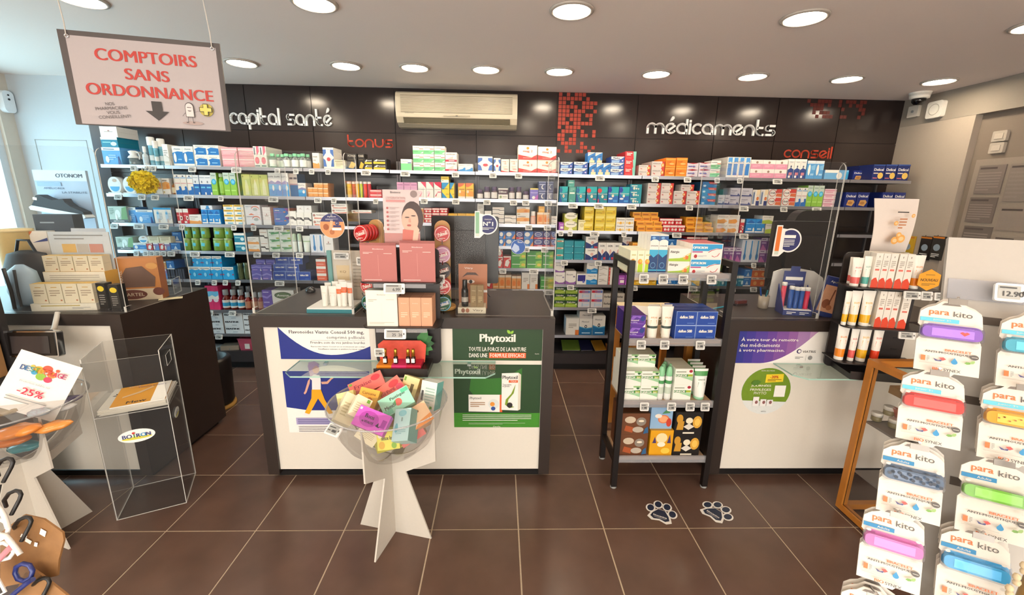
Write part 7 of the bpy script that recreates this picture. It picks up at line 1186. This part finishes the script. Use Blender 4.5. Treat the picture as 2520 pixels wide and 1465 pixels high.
# ================================================================ wooden sampling frame at the right
OAK=mat('b8742a',.45,grain=.18,scale=9); t=thing('wood_display','oak-framed sampling display with grey shelves beside the bracelet rack','display stand',(3.63,-.3,0))
def wb_(a,b,n,m=OAK): return MB().box(a,b,m).build(n,t)
for y in (-.03,-.62): wb_((-.015,y,.01),(.02,y+.035,.9),'stile'); wb_((.42,y,.01),(.455,y+.035,.9),'stile')
for z in (.01,.868): wb_((-.015,-.585,z),(.02,-.03,z+.032),'rail'); wb_((.42,-.585,z),(.455,-.03,z+.032),'rail'); wb_((.02,-.03,z),(.42,.005,z+.032),'rail'); wb_((.02,-.62,z),(.42,-.585,z+.032),'rail')
acryl(MB(),(-.004,-.585,.042),(.0,-.03,.868)).build('clear_side',t)
for z in (.55,.25): wb_((.02,-.59,z),(.42,-.03,z+.012),'shelf',mat('7d736c',.5))
MB().box((.05,-.55,.75),(.4,-.08,.79),mat('8a6a44',.5,grain=.3,scale=30)).build('leaflet_tray',t)
for k,(y,z,c,r) in enumerate(((-.1,.565,'ece6da',.3),(-.17,.565,'d8d2c6',.7),(-.3,.565,'ece6da',-.3),(-.13,.615,'ece6da',1.0))): o=thing('sample_pot','small white-capped sample pot on the oak display shelf, %s from its far end'%ORD[k],'pot',(3.63+.07+.03*(k%2),-.23+y,z),r,group='sample pots'); MB().lathe([(.022,0),(.024,.003),(.024,.028)],mat('8a7f5c',.3),14).build('jar',o); MB().lathe([(.026,.028),(.026,.046),(.022,.048)],mat(c,.4),14).build('cap',o)
for k in range(7): o=tag(MB().box((-.045,-.001,0),(.045,.001,.09),mat(('c8705c','c8705c','b8604c','c8806a','7a9a4a','e0d8c8','c8d0b0')[k],.4,grain=.2,scale=40)).build('sample_sachet'),('%s sample sachet leaning on the oak display shelf, %s in the fan'%(('red','red','dark red','salmon','green','cream','pale green')[k],ORD[k])),'sachet','sample sachets'); o.location=(3.63+.12+.01*k,-.23-.2-.015*k,.59+.012*k); o.rotation_euler=(-.5,.3,1.2+.05*k)
# ================================================================ bracelet rack at the right
e1=Vector((math.cos(math.radians(30)),-math.sin(math.radians(30)),0)); n1_=Vector((-.5,-.866,0)); lean=.36; dn=(n1_*math.sin(lean)-Vector((0,0,1))*math.cos(lean)); nf=(n1_*math.cos(lean)+Vector((0,0,1))*math.sin(lean)).normalized(); P0=Vector((2.515,-1.535,1.5))
MR=Matrix(((e1.x,-nf.x,-dn.x,0),(e1.y,-nf.y,-dn.y,0),(e1.z,-nf.z,-dn.z,0),(0,0,0,1)))   # local x = along, -y = out, z = up the board
def onb(px,py,off=0): d=ray(px,py); q=P0+nf*off; return CAM+d*((q-CAM).dot(nf)/d.dot(nf))
TL_=onb(2335,584,-.03); Mb=MR.copy(); Mb.translation=TL_
t=thing('bracelet_rack','grey slatted rack board of bracelet cards at the right picture edge','rack',TL_); t.rotation_euler=Mb.to_euler(); gm=mat('a8a29a',.5,grain=.03)
m=MB(); m.box((0,0,-.85),(.42,.012,0),gm); m.build('board',t)
for k in range(5):
    for j in range(2): MB().box((.035+j*.17,-.0015,-.17-k*.155),(.085+j*.17,0,-.155-k*.155),mat('4a4038',.5)).build('slot',t)
MB().box((.005,-.004,-.125),(.41,-.001,-.085),FROST).build('label_strip',t)
base=TL_+e1*.3+dn*.85; MB().box((.19,.012,-1.2),(.23,.04,-.05),mat('8f8880',.4)).build('support_post',t)
pt_=onb(2480,722,-.01); tt=ptag(pt_,.04,.034,'on the bracelet rack strip',(0,0,0),'12.90'); tt.rotation_euler=Mb.to_euler()
CW=mat('d6cfc4',.5,grain=.02)
def card_shape():
    w,h=.045,.165; P=[(-w,-h),(-.012,-h),(-.008,-h-.006),(.008,-h-.006),(.012,-h),(w,-h),(w,-.093),(w-.004,-.086),(w-.004,-.06),(w,-.055),(w-.002,-.025),(w-.012,-.014),(.022,-.008),(.012,.004),(-.012,.004),(-.022,-.008),(-w+.012,-.014),(-w+.002,-.025),(-w,-.055),(-w+.004,-.06),(-w+.004,-.086),(-w,-.093)]
    m=MB(); m.prism(P,-.001,.001,CW,'y'); return m.mesh('card')
CARDM=card_shape()
def card_print(kind):
    m=MB(); p=Pr(m,(0,-.001,0),eps=.0004); or_=mat('d8703c',.5,grain=0); gy_=mat('55504c',.5,grain=0)
    p.poly([(-.014,-.006),(.014,-.006),(.01,-.001),(.004,.0),(-.004,.0),(-.01,-.001)],mat('7a7068',.5,grain=0))
    p.text('para',-.0165,-.0275,.028,.0135,or_,.01); p.text('kito',.0165,-.0255,.026,.0125,gy_,.0); 
    if kind=='j': p.rect(-.043,-.0475,.012,-.0385,mat('5fb8cc',.5,grain=0)); p.text('Junior 3+',-.012,-.043,.026,.005,CW)
    else: p.rect(-.043,-.0475,.002,-.0385,mat('1f78a8',.5,grain=0)); p.text('Adulte',-.014,-.043,.018,.005,CW)
    p.text('BRACELET',.014,-.112,.036,.0052,or_,.02); p.text('ANTI-MOUSTIQUES',.0,-.1195,.064,.0052,gy_,.02); p.ell(.036,-.121,.0058,.0058,gy_); p.rect(.032,-.1215,.04,-.1205,CW)
    p.text('1',-.034,-.136,.005,.012,or_,.03); p.lines(-.029,-.142,-.025,-.13,4,gy_,.3); p.poly([(-.02,-.134),(-.013,-.138),(-.006,-.134),(-.009,-.14),(-.017,-.14)],mat('4a4a78',.5,grain=0)); p.poly([(-.012,-.132),(-.006,-.13),(-.002,-.134),(-.007,-.138)],mat('d8504a',.5,grain=0)); p.ell(.009,-.138,.0045,.005,mat('2f86b8',.5,grain=0)); p.poly([(.005,-.136),(.013,-.136),(.009,-.128)],mat('2f86b8',.5,grain=0)); leaf(p,.022,-.137,.01,mat('6f9a4a',.5,grain=0),.2); leaf(p,.03,-.137,.01,mat('8fae6a',.5,grain=0),1.0)
    p.lines(-.04,-.149,.04,-.146,1,mat('b8b0a4',.5,grain=0)); p.text('BIO',-.014,-.1585,.013,.0062,or_,.03); p.text('SYNEX',.006,-.1585,.023,.0062,gy_,.01)
    for a,b in ((-.036,-.053),(.034,-.05),(-.036,-.095),(.034,-.098)): p.ell(a,b,.0035,.003,mat('c8c2b8',.3,grain=0))
    return m.mesh('print')
CP={k:card_print(k) for k in 'ja'}
def band(col,pat=None):
    m=MB(); mt=mat(col,.25,grain=.04); m.rbox((-.041,-.013,-.086),(.041,-.002,-.06),.009,mt,'y'); p=Pr(m,(0,-.013,0),eps=.0005); li=tuple(min(1,v*1.5+.08) for v in lin(col)); p.rect(-.028,-.082,.03,-.064,mat(li,.25,grain=0))
    if pat=='cell':
        for k in range(16): x=-.034+.0046*k; p.ell(x,-.073+.006*math.sin(k*2.4),.0032,.0038,mat('0f1c30',.3,grain=0),6)
    if pat=='dots':
        for k in range(9): p.ell(-.026+.0065*k,-.073+.004*math.sin(k*2.1),.0017,.0015,mat('9c5a2a',.4,grain=0),8)
    if pat=='heart': p.poly([(.017,-.077),(.024,-.07),(.02,-.067),(.017,-.069),(.014,-.067),(.01,-.07)],mat('d8504a',.4,grain=0))
    return m.mesh('wristband')
blis=clear_mat('blister',(.92,.92,.93),.18,.05,.03)
bm_=MB().rbox((-.043,-.0145,-.089),(.043,-.001,-.057),.006,blis,'y').mesh('blister')
hk_=MB(); hk_.tube([(0,.03,.004),(0,-.045,.004),(0,-.05,.008)],.0022,CHROME,6); hk_.box((-.013,-.051,-.006),(.013,-.049,.004),mat('8f8a84',.3,.6)); hkm=hk_.mesh('hook')
CL=[(2327,752,'8a5ac0','heart','j','purple',2),(2284,918,'d8342a',None,'j','red',2),(2237,1091,'2a4a6a','cell','a','navy cell-patterned',3),(2190,1250,'c85aa8',None,'a','pink',2),(2135,1440,'d8d0c0',None,'a','cream',3),(2530,782,'3fa8c0',None,'j','turquoise',2),(2485,953,'e8a424','dots','j','dotted yellow',3),(2432,1128,'6fb42a',None,'a','green',1),(2383,1298,'2a9ad0',None,'a','sky blue',3),(2330,1475,'b0a8a0',None,'a','grey',1)]
for px,py,c,pt,kd,nm,nb_ in CL:
    q=onb(px,py,.0); bmz=band(c,pt)
    for j in range(nb_):
        t=thing('bracelet_card','white anti-mosquito bracelet card with %s band, %s'%(nm,('front of its hook','second on its hook','rearmost on its hook')[j] if nb_>1 else 'alone on its hook'),'bracelet card',q+nf*(.025-.011*j)-dn*(.006*j)+e1*(.003*j)); t.rotation_euler=Mb.to_euler(); t.scale=(1,1,.8); inst(CP[kd],'lettering',inst(CARDM,'card',t)); inst(bmz,'wristband',inst(bm_,'blister',t))
    h=tag(inst(hkm,'wire_hook',None,q,Mb.to_euler()),'steel display hook carrying the %s bracelet cards'%nm,'hook','display hooks')
# wooden bar and cream fringe beyond the rack
t=thing('fringed_pole','wooden pole with cream bead fringe at the lower right corner','pole',onb(2545,1400,.11)); MB().tube([(0,0,-.3),(.05,.02,.35)],.012,mat('a07a3c',.5,grain=.25,scale=12),10).build('pole',t)
for k in range(26): MB().lathe([(0,-.006),(.004,-.004),(.005,0),(.004,.004),(0,.006)],mat('c9b492',.7),8).build('bead',t,(-.05+.0027*k+.006*(k%2),.0,-.12+k*.0105))
# ================================================================ reading-glasses cards at the lower left corner
G0=CAM+ray(60,1330)*.62; MG=Matrix(((CR.x,-CF.x*-1,CU.x,0),(CR.y,CF.y,CU.y,0),(CR.z,CF.z,CU.z,0),(0,0,0,1))); MG=Matrix(((CR.x,CF.x,CU.x,0),(CR.y,CF.y,CU.y,0),(CR.z,CF.z,CU.z,0),(0,0,0,1)))
def gl(px,py,t_=.62): q=CAM+ray(px,py)*t_-G0; return Vector((q.dot(CR),q.dot(CF),q.dot(CU)))
eu=MG.to_euler(); KR=mat('8a6238',.7,grain=.25,scale=60)
t=thing('glasses_rack','brown kraft rack card for glasses at the lower left corner','rack',G0); t.rotation_euler=eu
def cardpoly(pts,n,y=0): m=MB(); m.prism([(gl(a,b).x,gl(a,b).z) for a,b in pts][::-1],y,y+.003,KR,'y'); return m.build(n,t)
cardpoly([(-40,1470),(-40,1330),(20,1285),(70,1296),(118,1330),(121,1350),(108,1400),(105,1440)],'card',.02); cardpoly([(20,1480),(60,1400),(90,1420),(160,1475)],'card',.005)
MB().tube([gl(-160,1180)+Vector((0,.05,0)),gl(-160,1480)+Vector((0,.05,0))],.006,BLACK,8).build('upright',t)
for a,b in ((75,1325),(40,1350),(62,1362)): pass
MB().box((0,0,0),(.001,.001,.001),KR) if False else None
m=MB(); p=Pr(m,gl(0,1400)+Vector((0,.019,0)),(1,0,0),(0,0,1),.0005)
for pts in ([(66,1318),(80,1326),(76,1340),(62,1332)],[(30,1342),(44,1350),(40,1358),(26,1350)],[(52,1352),(60,1354),(58,1364),(50,1362)],[(20,1330),(34,1336),(30,1344),(16,1338)]): p.poly([((gl(*q)-gl(0,1400)).x,(gl(*q)-gl(0,1400)).z) for q in pts][::-1],PAPER)
m.build('card_window',t)
for a,b in ((10,1155),(30,1235),(55,1300),(100,1450)): MB().tube([gl(a-95,b+45)+Vector((0,.04,0)),gl(a-40,b+5)+Vector((0,.01,0)),gl(a-8,b-20),gl(a+8,b-27),gl(a+18,b-25),gl(a+22,b-17),gl(a+18,b-5),gl(a-2,b+32)],.0026,BLACK,10).build('hook',t)
def glasses(label,col,pts,lens,r=.0032):
    g=thing('reading_glasses',label,'glasses',G0); g.rotation_euler=eu; MB().tube([gl(*q)+Vector((0,-.01,0)) for q in pts],r,mat(col,.3),8).build('temple',g); L_=[gl(*q)+Vector((0,-.005,0)) for q in lens]; MB().tube(L_,r*.9,mat(col,.3),8,True).build('rim',g); m=MB(); m.face(L_,clear_mat('lens',(.9,.92,.92),.2,.03,.02)); m.build('lens',g); return g
glasses('white plastic glasses frame hooked on the kraft card','e8e4de',[(-10,1240),(15,1235),(30,1260),(40,1290)],[(-20,1295),(-8,1278),(8,1272),(24,1280),(31,1297),(26,1316),(8,1325),(-12,1320)])
glasses('white-rimmed glasses with pink temple on the kraft card','e6e2dc',[(10,1305),(35,1310),(55,1335),(70,1355)],[(-12,1350),(0,1336),(20,1331),(38,1340),(44,1354),(34,1368),(12,1374),(-8,1366)])
gg=glasses('pink glasses temple crossing the kraft card','e6929c',[(-20,1400),(10,1375),(48,1335)],[(-30,1400),(-15,1392),(-8,1402),(-20,1412)],.004)
glasses('blue glasses frame on the lower kraft card','24306e',[(30,1470),(60,1445),(85,1425),(100,1415)],[(50,1390),(66,1382),(82,1386),(90,1400),(86,1416),(70,1425),(54,1420),(47,1405)],.0034)
o=thing('glasses_label','black SOL label with CE mark hanging on the glasses','label',G0+MG@gl(22,1420)); o.rotation_euler=(MG@Matrix.Rotation(-.5,4,'Y')).to_euler(); MB().box((-.03,-.022,-.017),(.016,-.0205,.017),mat('d9d4cc',.4)).build('frame',o); m=MB(); p=Pr(m,(-.03,-.022,-.017),eps=.0004); p.rect(.0,.002,.042,.032,TXT); p.text('SOL',.02,.022,.022,.008,PAPER,.02); p.text('CE',.03,.009,.012,.007,PAPER,.02); m.build('print',o)
relabel(PL); relabel(TAGS)
# prints, badges and bands belong to the part they lie on
HOST=('body','card','sheet','board','carton','box','disc','tray','sole','housing','back_panel')
for o in list(COL.objects):
    b=o.name.split('.')[0]
    if o.parent and o.parent.parent is None and o.parent.type=='EMPTY' and b in ('print','lid_print','badge','label_band','print_band','slot','grommet','heel_tab','label'):
        for c in o.parent.children:
            if c is not o and c.name.split('.')[0] in HOST and c.matrix_basis==Matrix.Identity(4): o.parent=c; break
